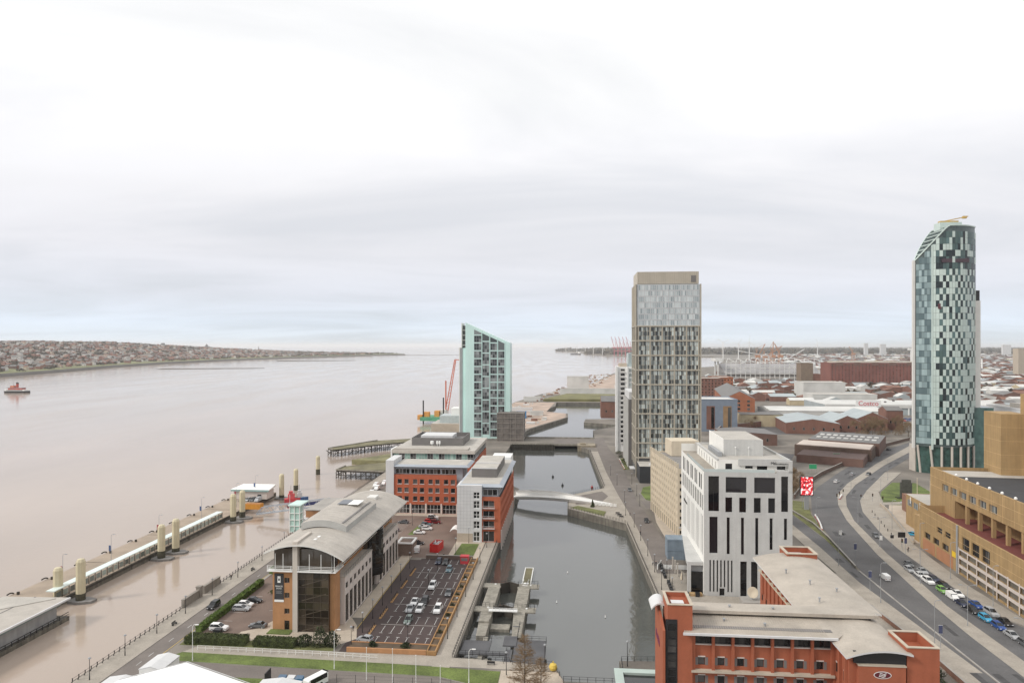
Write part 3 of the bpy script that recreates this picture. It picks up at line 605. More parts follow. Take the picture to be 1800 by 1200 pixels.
part('open_top', MB().box(1.3, 6, 72, 4.5, 16, 90), g_dark, al)
for z in range(74, 90, 4): part('open_floor', MB().box(1.2, 3.5, z, 4.5, 6, z+0.4), m_trim, al)
nfl = 24; fh = 3.55
for ci, (x0, x1) in enumerate(cols):
    step = 2 if ci == 1 else 1; z = 1.5+ (fh*0.5 if ci == 1 else 0); H2 = 9.3 if ci == 1 else 6.25
    while True:
        zt_ = z+H2-1.0
        if zt_ > top(x1)-3: break
        if not (ci >= 2 and z < 24 and ci > 2 and z < 20): put('window', win_mesh(x1-x0, H2-0.8, 3, 3 if ci == 1 else 2, glass('tower_glass', (0.022, 0.027, 0.03), (0.30, 0.33, 0.33), 0.06, 0.45), m_steel, 0.14), al, (x0, -0.05, z))
        z += H2
    zt2 = top((x0+x1)/2)-2.4                      # raked top light
    mbw = MB(); mbw.face([(x0, -0.06, z), (x1, -0.06, z), (x1, -0.06, top(x1)-2.4), (x0, -0.06, top(x0)-2.4)]); part('window', mbw, MATS['tower_glass'], al)
    part('mullion', MB().box(x1+0.2, -0.3, 1, x1+0.5, -0.02, top(x1)-1.5), m_aquad, al)
pj = MB()
for j in range(1, 26):
    if j*3.5 < top(40): pj.box(4.5, -0.04, j*3.5-0.04, 40, -0.012, j*3.5+0.04)
for x in (6.8, 9.2, 36.6, 38.4): pj.box(x-0.04, -0.04, 0, x+0.04, -0.012, top(x)-0.5)
part('panel_joint', pj, m_aquad, al)
part('side_glazing', MB().box(40.02, 0, 0, 40.4, 16, top(40)-0.3), m_aquad, al)
# scaffold-wrapped block at its foot
sc = thing('netted_building', 'low block wrapped in grey brown netting beside the turquoise tower', 'building', -59, 527)
part('net', MB().box(0, 0, 0, 20.5, 18, 21.4), mat('netting', (0.17, 0.15, 0.135), 0.95, 0.25, 0.3, streak=0.25), sc)
mb = MB()
for z in (1.5, 5.5, 9.5, 13.5, 17.5, 21.3): mb.box(-0.3, -0.3, z, 20.8, -0.05, z+0.35); mb.box(20.55, -0.2, z, 20.8, 18, z+0.35)
for x in (0, 4, 10.5, 14.5, 20.4): mb.box(x-0.15, -0.35, 0, x+0.15, -0.06, 21.4)
part('scaffold', mb, mat('scaffold', (0.28, 0.25, 0.22), 0.8), sc)
lo = thing('riverside_low_building', 'low white and glass riverside building with grey shed beside turquoise tower', 'building', -118, 560)
part('wall', MB().box(0, 0, 0, 32, 30, 9, 0, top=1), [m_pave2, m_roofg], lo); part('glass_hall', MB().box(6, 6, 9, 32, 26, 15), mat('ribbed_panel', (0.42, 0.47, 0.47), 0.4, 0.1, 0.6), lo); part('roof_hut', MB().box(15, 10, 15, 32, 24, 21), m_white, lo)
bs = thing('blue_grey_shed', 'flat roofed blue grey metal shed behind plant screen', 'shed', -107, 470)
part('wall', MB().box(0, 0, 0, 17, 14, 6.5, 0, top=1), [mat('shed_blue', (0.22, 0.32, 0.36), 0.6), m_roofg], bs); part('door', MB().box(6.5, -0.1, 0, 10.5, -0.01, 4.5), m_steel, bs)
part('white_unit', MB().box(-4, 0, 0, -0.4, 5, 5), m_white, bs); part('roof_edge', MB().box(-0.2, -0.2, 6.5, 17.2, 0.1, 7.0).box(4, 4, 6.5, 9, 9, 6.9), m_dgrey, bs)
# small brick shelter behind the tan office
sh = thing('brick_shelter', 'small brick bin store with white roof rim beside tan office', 'store', -62, 236)
part('wall', MB().box(0, 0, 0, 5.5, 7, 4.2), m_brickp, sh); part('roof_rim', MB().box(-0.2, -0.2, 4.2, 5.7, 0.5, 4.6).box(-0.2, 6.5, 4.2, 5.7, 7.2, 4.6).box(-0.2, 0.5, 4.2, 0.5, 6.5, 4.6).box(5.0, 0.5, 4.2, 5.7, 6.5, 4.6), m_white, sh)
# ================================================================== buildings, east of the dock
m_beige = mat('beige_metal', (0.46, 0.42, 0.35), 0.6, 0.07, 0.2, streak=0.06)
m_bronze = mat('bronze_mullion', (0.40, 0.365, 0.30), 0.55, 0.06)
g_bay = glass('bay_glass', (0.035, 0.04, 0.04), (0.58, 0.64, 0.62), 0.08, 0.72)
g_pale = glass('pale_glass', (0.26, 0.31, 0.33), (0.58, 0.63, 0.64), 0.1, 0.7)
# ---- tall beige residential tower: 36 m front, 115 m
vt = thing('residential_tower', 'tall beige residential tower with bronze mullion grid and paler top', 'tower', 35, 389)
part('core', MB().box(0.3, 0.3, 0, 35.7, 24.7, 108), mat('tower_core', (0.10, 0.10, 0.10), 0.7), vt)
crown = part('crown', MB().box(0.8, 0.5, 108.5, 34.8, 24.5, 115.4), m_beige, vt)
cj = MB()
for i in range(34): cj.box(1.3+i, 0.38, 108.6, 1.45+i, 0.5, 115.3)
part('crown_rib', cj, m_bronze, crown); part('crown_louvre', MB().box(30.5, 0.3, 109.5, 33.2, 0.37, 113.2), m_dgrey, crown)
base, bh = 11.0, 9.05                       # bays two or three storeys tall up to z 84, then the pale storeys
zl = [base+i*8.2 for i in range(10)]; nb = 5; bw = 6.7
for j, z in enumerate(zl[:-1]):
    for i in range(nb):
        x = 1.5+i*bw
        put('window_bay', win_mesh(bw-0.5, 7.5, 5, 3, g_bay, m_bronze, 0.2), vt, (x, 0.12, z+0.35))
    put('window_bay', win_mesh(4.4, 7.5, 3, 3, g_bay, m_bronze, 0.2), vt, (0.12, 14.6, z+0.35), -pi/2); put('window_bay', win_mesh(6.4, 7.5, 4, 3, g_bay, m_bronze, 0.2), vt, (0.12, 22.4, z+0.35), -pi/2)
fr = MB()
for z in zl: fr.box(-0.1, -0.35, z-0.3, 36.1, 0.3, z+0.35); fr.box(-0.35, 0.3, z-0.3, 0.3, 25, z+0.35)
for i in range(nb+1): x = 1.25+i*bw; fr.box(x-0.25, -0.3, 8, x+0.25, 0.28, 84.6)
for x in (-0.05, 35.75): fr.box(x-0.3, -0.32, 0, x+0.35, 0.29, 108.4)
for y in (2.5, 9.5, 15.5, 23.5): fr.box(-0.3, y-0.5, 6, 0.28, y+0.5, 108.4)
part('grid_frame', fr, m_bronze, vt)
fz = MB()                                   # dark fins between the panes
for i in range(nb):
    for k in (1, 3): x = 1.5+i*bw+(bw-0.5)*k/5+(0.0 if k == 1 else 0.0); fz.box(x-0.17, -0.22, 11.3, x+0.17, 0.04, 84.4)
part('dark_fin', fz, m_black, vt)
for j in range(7):
    for i in range(10):
        put('window', win_mesh(3.2, 3.0, 3, 1, g_pale, m_lgrey, 0.14), vt, (1.4+i*3.35, 0.1, 85.2+j*3.3))
part('pale_spandrel', MB().box(0.6, 0.12, 84.6, 35.4, 0.29, 108.3), mat('pale_spandrel', (0.42, 0.45, 0.47), 0.4), vt)
part('side_panel', MB().box(0.13, 0.5, 84.6, 0.29, 24.6, 108.3), m_beige, vt)
part('podium', MB().box(0.5, -17, 0, 36, -0.4, 9.0, 0, top=1), [mat('podium_black', (0.030, 0.032, 0.038), 0.5), m_roofg], vt); part('podium_unit', MB().box(10, -9, 9, 15, -4, 10.2).box(6, -14, 9, 9, -11, 9.8), m_lgrey, vt)
part('canopy', MB().box(-3.2, 0, 4.4, -0.4, 8, 4.8), m_lgrey, vt)
# ---- dark striped wing behind
dw = thing('dark_striped_wing', 'dark striped apartment wing with pale top behind beige tower', 'building', 33, 416)
part('wall', MB().box(0, 0, 0, 30, 36, 41.5), m_dgrey, dw); part('pale_top', MB().box(0.4, 0, 41.5, 30, 36, 46), m_lgrey, dw)
for j in range(12):
    for i in range(8): put('window', win_mesh(3.6, 2.8, 3, 1, g_bay, m_black, 0.16), dw, (-0.06, 4.3+i*4.4, 2+j*3.25), -pi/2)
mb = MB()
for i in range(9): mb.box(-0.5, 0.1+i*4.45, 1, -0.05, 0.5+i*4.45, 41.5)
part('pale_fin', mb, m_trim, dw)
# ---- white balconied tower
wt = thing('white_apartment_tower', 'slim white apartment tower with stacked balconies behind beige tower', 'tower', 30.5, 482)
part('wall', MB().box(0, 0, 0, 24, 24, 59), m_white, wt); part('top_block', MB().box(8, 4, 59, 24, 20, 68.5), mat('top_glass', (0.36, 0.42, 0.42), 0.3), wt); part('roof_box', MB().box(1.5, 4, 59, 7, 12, 61.5), m_pave2, wt)
put('window', win_mesh(9, 5, 2, 1, g_dark, m_steel), wt, (13, 3.95, 62.0))
for j in range(16):
    put('window', win_mesh(6.5, 2.3, 3, 1, g_bay, m_white, 0.12), wt, (8, -0.05, 6+j*3.3)); put('balcony', bpy.data.meshes.get('balcA') or MB().box(0, -0.9, 0, 3.2, 0, 0.25).box(0, -0.95, 0.25, 3.2, -0.85, 1.2).mesh('balcA', [m_trim]), wt, (2.2, 0, 5.5+j*3.3))
    put('window', win_mesh(3.0, 2.3, 1, 1, g_dark, m_white, 0.1), wt, (2.3, -0.04, 6+j*3.3)); put('window', win_mesh(2.4, 2.0, 1, 1, g_dark, m_white, 0.1), wt, (-0.05, 9, 6+j*3.3), -pi/2)
part('west_pier', MB().box(-1.2, -1.2, 0, 0.3, 1.0, 59.5).box(6.6, -1.0, 0, 7.6, 0.1, 59), m_white, wt)
# ---- pale multi-storey car park
mp_ = thing('multi_storey_car_park', 'cream concrete multi storey car park with rows of small openings', 'car park', 40.4, 269, 0, rad(7))
m_cream = mat('cream_concrete', (0.60, 0.52, 0.40), 0.8, 0.06, 0.3, streak=0.08)
L = 44.0; ops = [(0.75+i*3.15, 4.2+j*2.72, 0.75+i*3.15+1.9, 5.5+j*2.72) for i in range(14) for j in range(8)]
ops += [(0.5+i*3.15, 0.1, 0.5+i*3.15+2.5, 3.6) for i in range(14)]
mb = MB(); wall_open(mb, (0, L, 0), (0, -1), L, 26.4, ops, 0.15)
ops2 = [(0.6, 1.0+j*2.75, 9.0, 2.35+j*2.75) for j in range(9)]; wall_open(mb, (0, 0, 0), (1, 0), 10.0, 26.4, ops2, 0.8)
mb.box(10, 0, 0, 28, 1, 26.4); mb.box(0, L-0.4, 0, 28, L, 26.4); part('wall', mb, m_cream, mp_)
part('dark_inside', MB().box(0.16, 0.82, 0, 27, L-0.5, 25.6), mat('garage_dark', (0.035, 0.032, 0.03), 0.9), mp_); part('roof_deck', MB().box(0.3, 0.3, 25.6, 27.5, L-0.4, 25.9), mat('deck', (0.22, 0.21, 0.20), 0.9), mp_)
for i in range(15): part('fin', MB().prism([(-0.28, 0.2+i*3.12), (0.05, 0.05+i*3.12), (0.05, 0.75+i*3.12), (-0.28, 0.6+i*3.12)], 0, 26.5), m_cream, mp_); part('fin_tooth', MB().box(-0.4, 0.25+i*3.12, 26.5, 0.3, 0.75+i*3.12, 28.3), m_cream, mp_)
part('stair_tower', MB().box(6, 32, 26, 18, 43, 32.5), m_cream, mp_); part('concrete_band', MB().box(0.2, -0.14, 3.3, 9.6, -0.02, 3.9), m_lgrey, mp_)
# ---- pale hotel with black window slots
hm = thing('pale_stone_hotel', 'pale hotel with tall black window slots and roof terrace', 'hotel', 38.5, 206.5)
m_hs = mat('hotel_wall_shaded', (0.50, 0.50, 0.485), 0.75, 0.07, 0.3, streak=0.06, fine=0.05); m_hw = mat('hotel_wall_lit', (0.80, 0.79, 0.75), 0.7, 0.04, 0.3, streak=0.03)  # west light and south shade are put into these two wall tones
g_blk = glass('black_pane', (0.006, 0.006, 0.008), (0.022, 0.022, 0.026), 0.04, 0.3)
SW, SD = 25.4, 42.5
ops = [(1.6, 12.6, 4.0, 23.4), (6.6, 12.4, 7.5, 23.3), (10.7, 12.4, 11.6, 23.3), (14.8, 12.4, 15.7, 23.3), (18.9, 14.0, 19.8, 23.3), (23.0, 17, 23.9, 23.3)]
ops += [(6.2, 24.8, 8.2, 29.2), (10.2, 24.8, 12.2, 29.2), (14.4, 24.8, 16.4, 29.2), (18.5, 24.8, 20.5, 29.2), (6.3, 30.6, 12.3, 35.2, 1, 1), (14.5, 30.6, 20.5, 35.2, 1, 1), (22.2, 25.2, 24.2, 35.6, 1, 3), (1.3, 25.0, 4.4, 35.4, 2, 1)]
ops += [(1.6+i*1.04, 2.6 if i in (3, 4) else 1.2, 2.05+i*1.04, 10.6) for i in range(7)]+[(4.5, 0.1, 6.0, 2.3), (10.5, 0.1, 12.4, 10.4), (13.6, 0.1, 15.5, 10.4)]
mb = MB(); wall_open(mb, (0, 0, 0), (1, 0), SW, 36.6, ops, 0.45); mb.face([(SW, 0, 0), (SW, SD, 0), (SW, SD, 39.6), (SW, 0, 39.6)]); part('south_wall', mb, m_hs, hm, label='south front with its shade painted in as grey')
windows(hm, (0, 0, 0), (1, 0), ops, 0.45, g_blk, m_black, 0.06)
opw = [(3+i*4.1, 24.8, 4.1+i*4.1, 29.4) for i in range(10)]+[(4.6+i*4.1, 24.8, 5.5+i*4.1, 29.4) for i in range(9)]+[(3+i*4.1+(0 if i % 2 else .4), 11.5, 3.7+i*4.1, 23.2) for i in range(10)]+[(5.0+i*4.1, 11.5, 5.6+i*4.1, 23.2) for i in range(9)]
opw += [(4+i*7.6, 30.6, 6.0+i*7.6, 35.2) for i in range(5)]+[(7.0+i*7.6, 30.6, 8.6+i*7.6, 35.2) for i in range(5)]
mb = MB(); wall_open(mb, (0, SD, 0), (0, -1), SD, 36.6, opw, 0.12); mb.face([(SW, SD, 0), (0, SD, 0), (0, SD, 39), (SW, SD, 39)]); part('west_wall', mb, m_hw, hm, label='west front with its brighter light painted in as white')
windows(hm, (0, SD, 0), (0, -1), opw, 0.12, g_blk, m_black, 0.06)
part('terrace_deck', MB().box(0.02, 0.02, 36.0, SW, SD, 36.3), m_pave, hm); part('terrace_glass', MB().box(0.1, 0.1, 36.6, SW-5, 0.16, 37.5).box(0.1, 0.2, 36.6, 0.16, SD-12, 37.5), mat('balustrade_glass', (0.50, 0.56, 0.55), 0.15, 0.05), hm)
opt = [(2.2, 0.3, 4.2, 2.4), (8, 1.0, 10.2, 2.0), (11.4, 0.2, 14.4, 2.3), (17.2, 0.2, 19.6, 2.3)]
mb = MB(); wall_open(mb, (4.6, 2.8, 36.3), (1, 0), SW-4.6, 3.6, opt, 0.3); wall_open(mb, (4.6, SD-6, 36.3), (0, -1), SD-8.8, 3.6, [(3+i*4.4, 0.2, 4.2+i*4.4, 2.4) for i in range(7)], 0.3)
part('top_storey', mb, m_hw, hm); windows(hm, (4.6, 2.8, 36.3), (1, 0), opt, 0.3, g_blk, m_black); windows(hm, (4.6, SD-6, 36.3), (0, -1), [(3+i*4.4, 0.2, 4.2+i*4.4, 2.4) for i in range(7)], 0.3, g_blk, m_black)
part('roof', MB().box(4.7, 2.9, 39.2, SW-0.3, SD-0.3, 39.5), m_roofg, hm); part('parapet', MB().box(10.5, 2.3, 38.2, SW+0.1, 2.75, 40.2).box(4.4, 2.75, 39.5, 4.9, SD-6, 40.2).box(SW-0.3, 2.75, 38.2, SW+0.1, SD, 40.2).box(4.4, SD-6.0, 36.3, SW-0.3, SD-5.5, 40.2), m_hs, hm)
part('south_band', MB().box(21.0, 0.02, 36.6, SW, 2.3, 37.2).box(24.4, 0.02, 36.6, SW+0.05, 0.6, 40.2).box(21.0, 0.03, 39.4, 24.4, 0.6, 40.18), m_hs, hm)
part('plant_room', MB().box(8.5, 13, 39.5, 20.5, 35, 44.5, 0, top=1), [m_hs, m_roofg], hm); part('plant_wall_lit', MB().box(8.3, 13.0, 39.5, 8.49, 35, 44.7), m_hw, hm)  # thin west sheet gives the plant room a painted lit side
part('duct', MB().box(6.2, 10, 39.5, 7.4, 26, 41.0), m_steel, hm)
for x in (12, 16): part('roof_lamp', MB().tube((x, 12.6, 39.5), (x, 12.6, 42), 0.05).lathe([(0.25, 42), (0.2, 42.3)], 8, (x, 12.6)), m_white, hm)
text(hm, 'Malmaison', 1.15, (22.3, 2.26, 38.7), (pi/2, 0, 0), m_black, 'sign_lettering'); text(hm, 'Malmaison', 1.5, (-0.06, 33, 20.0), (pi/2, 0, -pi/2), m_black, 'sign_lettering')
# glazed foyer and canopy on the dock side
fy = MB().prism([(-1.2, 30), (0, 30), (0, 1.5), (-4.2, 1.5), (-4.2, 4)], 0, 6.5); part('foyer_glazing', fy, g_blk, hm)
part('foyer_frame', MB().prism([(-1.6, 30), (-0.02, 30), (-0.02, 1.2), (-4.6, 1.2), (-4.6, 4)], 8.6, 9.3).box(-4.6, 0.9, 0, -3.6, 1.9, 8.6).box(-4.6, 0.9, 8.6, 0, 1.9, 9.6), m_hs, hm)
part('upper_foyer', MB().prism([(-1.3, 30), (0, 30), (0, 2), (-4.1, 2), (-4.1, 4)], 6.5, 8.6), m_steel, hm)
part('stone_bench', MB().box(-4.2, -1.2, 0.1, -0.6, 0.6, 0.8), mat('bench_wood', (0.42, 0.28, 0.14), 0.8), hm)
kb = solo('blue_grey_kiosk', 'tall blue grey metal cabin between cream car park and pale hotel', 'cabin', MB().box(-2.9, -3, 0, 2.9, 3, 7.0).box(-3.0, -3.1, 6.4, 3.0, 3.1, 6.6).box(-3.0, -3.1, 3.0, 3.0, 3.1, 3.15), mat('cabin_blue', (0.20, 0.25, 0.30), 0.6, 0.1, 0.5, streak=0.15), 35.3, 243)

# ---- orange brick hotel in the foreground
rh = thing('orange_brick_hotel', 'orange brick hotel with curved beige roofs filling the near corner', 'hotel', 0, 0, 0.7)
m_hb = mat('hotel_brick', (0.335, 0.10, 0.05), 0.85, 0.07, 0.5, streak=0.06, fine=0.05); m_stone = mat('sill_stone', (0.46, 0.40, 0.32), 0.85, 0.12, 0.6)
m_roofh = mat('ribbed_roof', (0.405, 0.36, 0.305), 0.6, 0.14, 0.2, streak=0.05, fine=0.07)
X0, X1, NF = 21.3, 46.4, 127.0             # front wing
nb = 7; pit = (X1-X0-0.8)/nb
ops = []
for f, z0 in ((0, 15.2), (1, 11.9), (2, 8.6), (3, 5.3)):
    ops += [(1.35+i*pit, z0, 2.55+i*pit, z0+1.45, 1, 1) for i in range(nb)]
mb = MB(); wall_open(mb, (X0, NF, 0), (1, 0), X1-X0, 18.9, ops, 0.25); part('front_wall', mb, m_hb, rh); windows(rh, (X0, NF, 0), (1, 0), ops, 0.25, g_dark, m_black, 0.08)
for o in ops:
    put('lintel', bpy.data.meshes.get('lintelA') or MB().box(-0.05, -0.08, 0, 1.25, 0.0, 0.2).mesh('lintelA', [m_clad]), rh, (X0+o[0], NF, o[3]))
    for dx in (-0.55, 1.22): put('shutter_panel', bpy.data.meshes.get('shutA') or MB().box(0, -0.03, 0, 0.53, 0, 1.4).mesh('shutA', [m_dgrey]), rh, (X0+o[0]+dx, NF, o[1]))
for i in range(nb+1): part('pier', MB().box(X0+0.25+i*pit, NF-0.55, 14.5, X0+0.75+i*pit, NF, 20.6).prism([(X0+0.22+i*pit, NF-0.6), (X0+0.78+i*pit, NF-0.6), (X0+0.78+i*pit, NF, 21.1), (X0+0.22+i*pit, NF, 21.1)], 20.6, 20.75), [m_hb], rh)
part('sill_course', MB().box(X0, NF-0.85, 14.1, X1, NF, 14.5), m_stone, rh); part('upper_sill', MB().box(X0+0.5, NF-0.2, 18.9, X1, NF+0.5, 19.05), m_clad, rh)
for i in range(nb): put('window', win_mesh(pit-0.5, 2.5, 3, 1, g_dark, m_black, 0.07), rh, (X0+0.75+i*pit, NF+0.3, 19.05))
part('upper_wall', MB().box(X0+0.2, NF+0.35, 18.9, X1, NF+9, 21.8), m_dgrey, rh)
rf = MB()                                   # lower roof slope, dark clerestory, upper roof
rf.prism([(X0-1.5, NF-1.6, 21.6), (X1+0.3, NF-1.6, 21.6), (X1+8, NF+6.2, 22.1), (X0+0.6, NF+6.2, 22.1)], 21.3, 21.7)
part('lower_roof', rf, m_roofh, rh); rr = MB()
for i in range(60): rr.bar((X0-1.2+i*0.42, NF-1.5, 21.65), (X0-1.2+i*0.42+0.15, NF+6.1, 22.14), 0.06, 0.06)
part('roof_rib', rr, m_roofh, rh); part('gutter', MB().box(X0-1.6, NF-1.85, 21.2, X1+0.2, NF-1.6, 21.6), m_lgrey, rh)
part('clerestory', MB().box(X0+1, NF+6.2, 21.9, X1+9, NF+6.5, 22.9), g_blk, rh)
rf = MB(); rf.prism([(X0-1.5, NF+5.4, 23.1), (X1+10.0, NF+5.4, 23.1), (X1+10.0, NF+10.8, 22.6), (X0-1.5, NF+10.8, 22.6)], 22.5, 23.1, bottom=True); part('upper_roof', rf, m_roofh, rh)
part('back_wall', MB().box(X0, NF+6.6, -0.7, X1+9, NF+10, 22.5), m_hb, rh)
# corner tower with the glazed strip, signboard wall
part('corner_tower', MB().box(X0-4.2, NF-0.8, -0.7, X0+0.2, NF+6, 25.4).box(X0-4.2, NF-0.8, 25.4, X0-3.9, NF+6, 26.2).box(X0-0.1, NF-0.8, 25.4, X0+0.2, NF+6, 26.2).box(X0-3.9, NF-0.8, 25.4, X0-0.1, NF-0.5, 26.2).box(X0-3.9, NF+5.7, 25.4, X0-0.1, NF+6, 26.2), m_hb, rh)
part('tower_cap', MB().box(X0-4.35, NF-0.95, 26.2, X0-3.85, NF+6.1, 26.35).box(X0-0.2, NF-0.95, 26.2, X0+0.35, NF+6.1, 26.35).box(X0-3.85, NF-0.95, 26.2, X0-0.2, NF-0.5, 26.35).box(X0-3.85, NF+5.7, 26.2, X0-0.2, NF+6.1, 26.35), m_stone, rh); part('roof_units', MB().box(X0-3.3, NF+1, 25.4, X0-1.0, NF+2.6, 25.9), m_lgrey, rh)
for j in range(8): put('window', win_mesh(1.7, 2.6, 1, 2, g_dark, m_black, 0.12), rh, (X0-4.35, NF-0.86, 1.0+j*2.75), 0)
part('glazed_strip', MB().box(X0-4.6, NF-0.84, 0, X0-2.5, NF-0.81, 23.6), m_black, rh)
part('sign_wall', MB().prism([(X0-5.2, NF-1.5, 21.8), (X0-4.75, NF-1.5, 21.8), (X0-4.75, NF+10, 24.2), (X0-5.2, NF+10, 24.2)], 0, 22), m_hb, rh)
o = text(rh, 'PLAZA', 1.9, (X0-5.25, NF+5.5, 17.0), (pi/2, rad(0), -pi/2), mat('sign_purple', (0.16, 0.02, 0.10), 0.5), 'sign_lettering')
part('curved_hood', arc_roof(X0-6.6, X0-4.2, 23.6, 24.4, 0.6, NF+4, NF+9, 0.3, 8), [m_lgrey, m_lgrey], rh)
# south-east block with the barrel roof and its open-topped tower
bx0, bx1, bn = X1+0.3, X1+8.6, NF-8.2
part('block_wall', MB().box(bx0, bn+2.0, 0, bx1, NF+8, 20.6), m_hb, rh); part('block_front', MB().box(bx0+1.2, bn+1.0, -0.7, bx1+0.5, bn+2.0, 19.4).box(bx0+1.1, bn+0.9, 19.4, bx1+0.6, bn+2.0, 19.6, 1), [m_hb, m_stone], rh)
part('barrel_roof', arc_roof(bx0-1.0, bx1+1.5, 20.9, 21.7, 0.9, bn+0.5, NF+10.0, 0.3, 12), [m_roofh, m_lgrey], rh); part('gable_infill', MB().box(bx0+0.6, bn+1.6, 19.6, bx1+0.8, bn+1.95, 21.6), m_black, rh)
for i in range(3): put('window', win_mesh(1.3, 1.6, 1, 1, g_dark, m_black), rh, (bx0-0.03, bn+6.2+i*2.2 if i else bn+4.2, 15.4), -pi/2); put('lintel', bpy.data.meshes['lintelA'], rh, (bx0, bn+6.2+i*2.2 if i else bn+4.2, 17.0), -pi/2)
for i in range(3): part('pier', MB().box(bx0-0.5, bn+2.5+i*2.6, 12, bx0, bn+3.0+i*2.6, 20.4), m_hb, rh)
tx = bx1+0.9
part('open_tower', MB().box(tx, bn+1.5, -0.7, tx+5.2, bn+8.5, 20.8).box(tx, bn+1.5, 20.8, tx+5.2, bn+1.85, 22.5).box(tx, bn+8.15, 20.8, tx+5.2, bn+8.5, 22.5).box(tx, bn+1.85, 20.8, tx+0.35, bn+8.15, 22.5).box(tx+4.85, bn+1.85, 20.8, tx+5.2, bn+8.15, 22.5), m_hb, rh)
part('tower_cap', MB().box(tx-0.1, bn+1.4, 22.5, tx+5.3, bn+1.95, 22.65).box(tx-0.1, bn+8.05, 22.5, tx+5.3, bn+8.6, 22.65).box(tx-0.1, bn+1.95, 22.5, tx+0.45, bn+8.05, 22.65).box(tx+4.75, bn+1.95, 22.5, tx+5.3, bn+8.05, 22.65), m_stone, rh)
part('glazed_slot', MB().box(bx1+0.55, bn+1.7, 0, tx-0.02, bn+4, 20.2), g_blk, rh); part('side_bay', MB().box(tx+3.6, bn+0.2, -0.7, tx+6.4, bn+4, 13.4), g_dark, rh)
em = MB(); k = 28
for (r0, r1, mi, yy) in ((1.45, 0.62, 0, 0.0), (1.33, 0.52, 1, -0.02), (1.45, 0.62, 0, 0.01)):
    em.face([(r0*cos(2*pi*i/k), yy, r1*sin(2*pi*i/k)) for i in range(k)], mi)
for s in (-0.25, 0.0, 0.25):
    for t in range(6): em.bar((-0.55+t*0.18+s*0.3, -0.05, s+0.08*sin(t*1.3)), (-0.37+t*0.18+s*0.3, -0.05, s+0.08*sin((t+1)*1.3)), 0.03, 0.09, 0)
part('oval_emblem', em, [m_white, mat('emblem_maroon', (0.10, 0.012, 0.02), 0.5)], rh, (bx0+5.0, bn+0.93, 18.0)); text(rh, 'CROWNE PLAZA', 0.75, (bx0+5.0, bn+0.95, 16.0), (pi/2, 0, 0), m_white, 'sign_lettering')
# long wing behind
lx0, lx1, ly0, ly1 = 45.3, 57.4, NF+10, 171.0
ops = [(1.2+i*3.3, z, 2.5+i*3.3, z+1.6) for i in range(10) for z in (2.0, 5.3, 8.6, 11.9, 15.2)]
mb = MB(); wall_open(mb, (lx0, ly1, 0), (0, -1), ly1-ly0, 18.6, ops, 0.25); mb.face([(lx1, ly1, 0), (lx0, ly1, 0), (lx0, ly1, 18.6), (lx1, ly1, 18.6)]); mb.face([(lx1, ly0, 0), (lx1, ly1, 0), (lx1, ly1, 21), (lx1, ly0, 21)]); part('wing_wall', mb, m_hb, rh)
windows(rh, (lx0, ly1, 0), (0, -1), ops, 0.25, g_dark, m_black)
part('wing_ledge', MB().box(lx0-0.5, ly0, 18.6, lx0+0.3, ly1, 18.85), m_cream, rh); part('wing_upper', MB().box(lx0+0.8, ly0, 18.85, lx1-0.3, ly1-0.5, 21.4), m_dgrey, rh)
for i in range(11): part('pier', MB().box(lx0-0.3, ly0+0.4+i*3.05, 14, lx0+0.35, ly0+1.0+i*3.05, 20.8), m_hb, rh)
part('wing_roof', arc_roof(lx0-1.4, lx1+1.2, 21.3, 22.0, 1.0, ly0-1.0, ly1+1.4, 0.35, 14), [m_roofh, m_trim], rh)
part('end_stair', MB().box(51.2, ly1-1.5, -0.7, 58.2, ly1+4.5, 22.0).box(51.2, ly1-1.5, 22.0, 58.2, ly1-1.1, 23.2).box(51.2, ly1+4.1, 22.0, 58.2, ly1+4.5, 23.2).box(51.2, ly1-1.1, 22.0, 51.6, ly1+4.1, 23.2).box(57.8, ly1-1.1, 22.0, 58.2, ly1+4.1, 23.2), m_hb, rh); part('stair_cap', MB().box(51.0, ly1-1.7, 23.2, 58.4, ly1-1.0, 23.4).box(51.0, ly1+4.0, 23.2, 58.4, ly1+4.7, 23.4).box(51.0, ly1-1, 23.2, 51.7, ly1+4, 23.4).box(57.7, ly1-1, 23.2, 58.4, ly1+4, 23.4), m_stone, rh)
part('plinth', MB().box(X0-4.1, NF-0.7, -0.7, X1, NF+9, 0.02).box(X1, bn+2.1, -0.7, lx1, ly1, 0.02), m_stone, rh)
part('stair_roof_unit', MB().box(52.5, ly1, 22.0, 55.5, ly1+2, 22.6), m_lgrey, rh)
for i, (x_, y_, z_) in enumerate(((48.5, 140, 23.1), (50, 150, 23.2), (54, 146, 23.0), (47.5, 158, 22.8), (30, 135, 22.9), (38, 134.6, 22.9), (35, 129, 22.0), (28, 130.5, 22.05))): part('roof_vent', MB().lathe([(.16, z_-.5), (.16, z_+.25), (.3, z_+.28), (.3, z_+.4), (.05, z_+.5)], 8, (x_, y_)), m_steel, rh)
part('link_block', MB().box(X1+1, NF+8, -0.7, lx1, NF+13, 20.8), m_hb, rh)
dish = thing('satellite_dish', 'white satellite dish on a low plinth beside the orange hotel', 'dish', 50.5, 199); part('plinth', MB().box(-3, -2.4, 0, 3, 2.4, 2.0), m_kerb, dish); part('mast', MB().tube((0, 0, 2), (0, 0, 3.6), 0.15), m_steel, dish)
dm = MB(); dm.lathe([(0.05, 0), (0.7, 0.08), (1.15, 0.25), (1.55, 0.5), (1.5, 0.5), (0.7, 0.16), (0.02, 0.06)], 18); d = part('reflector', dm, m_cream, dish, (0, -0.2, 4.1), smooth=True); d.rotation_euler = (rad(72), 0, 0)
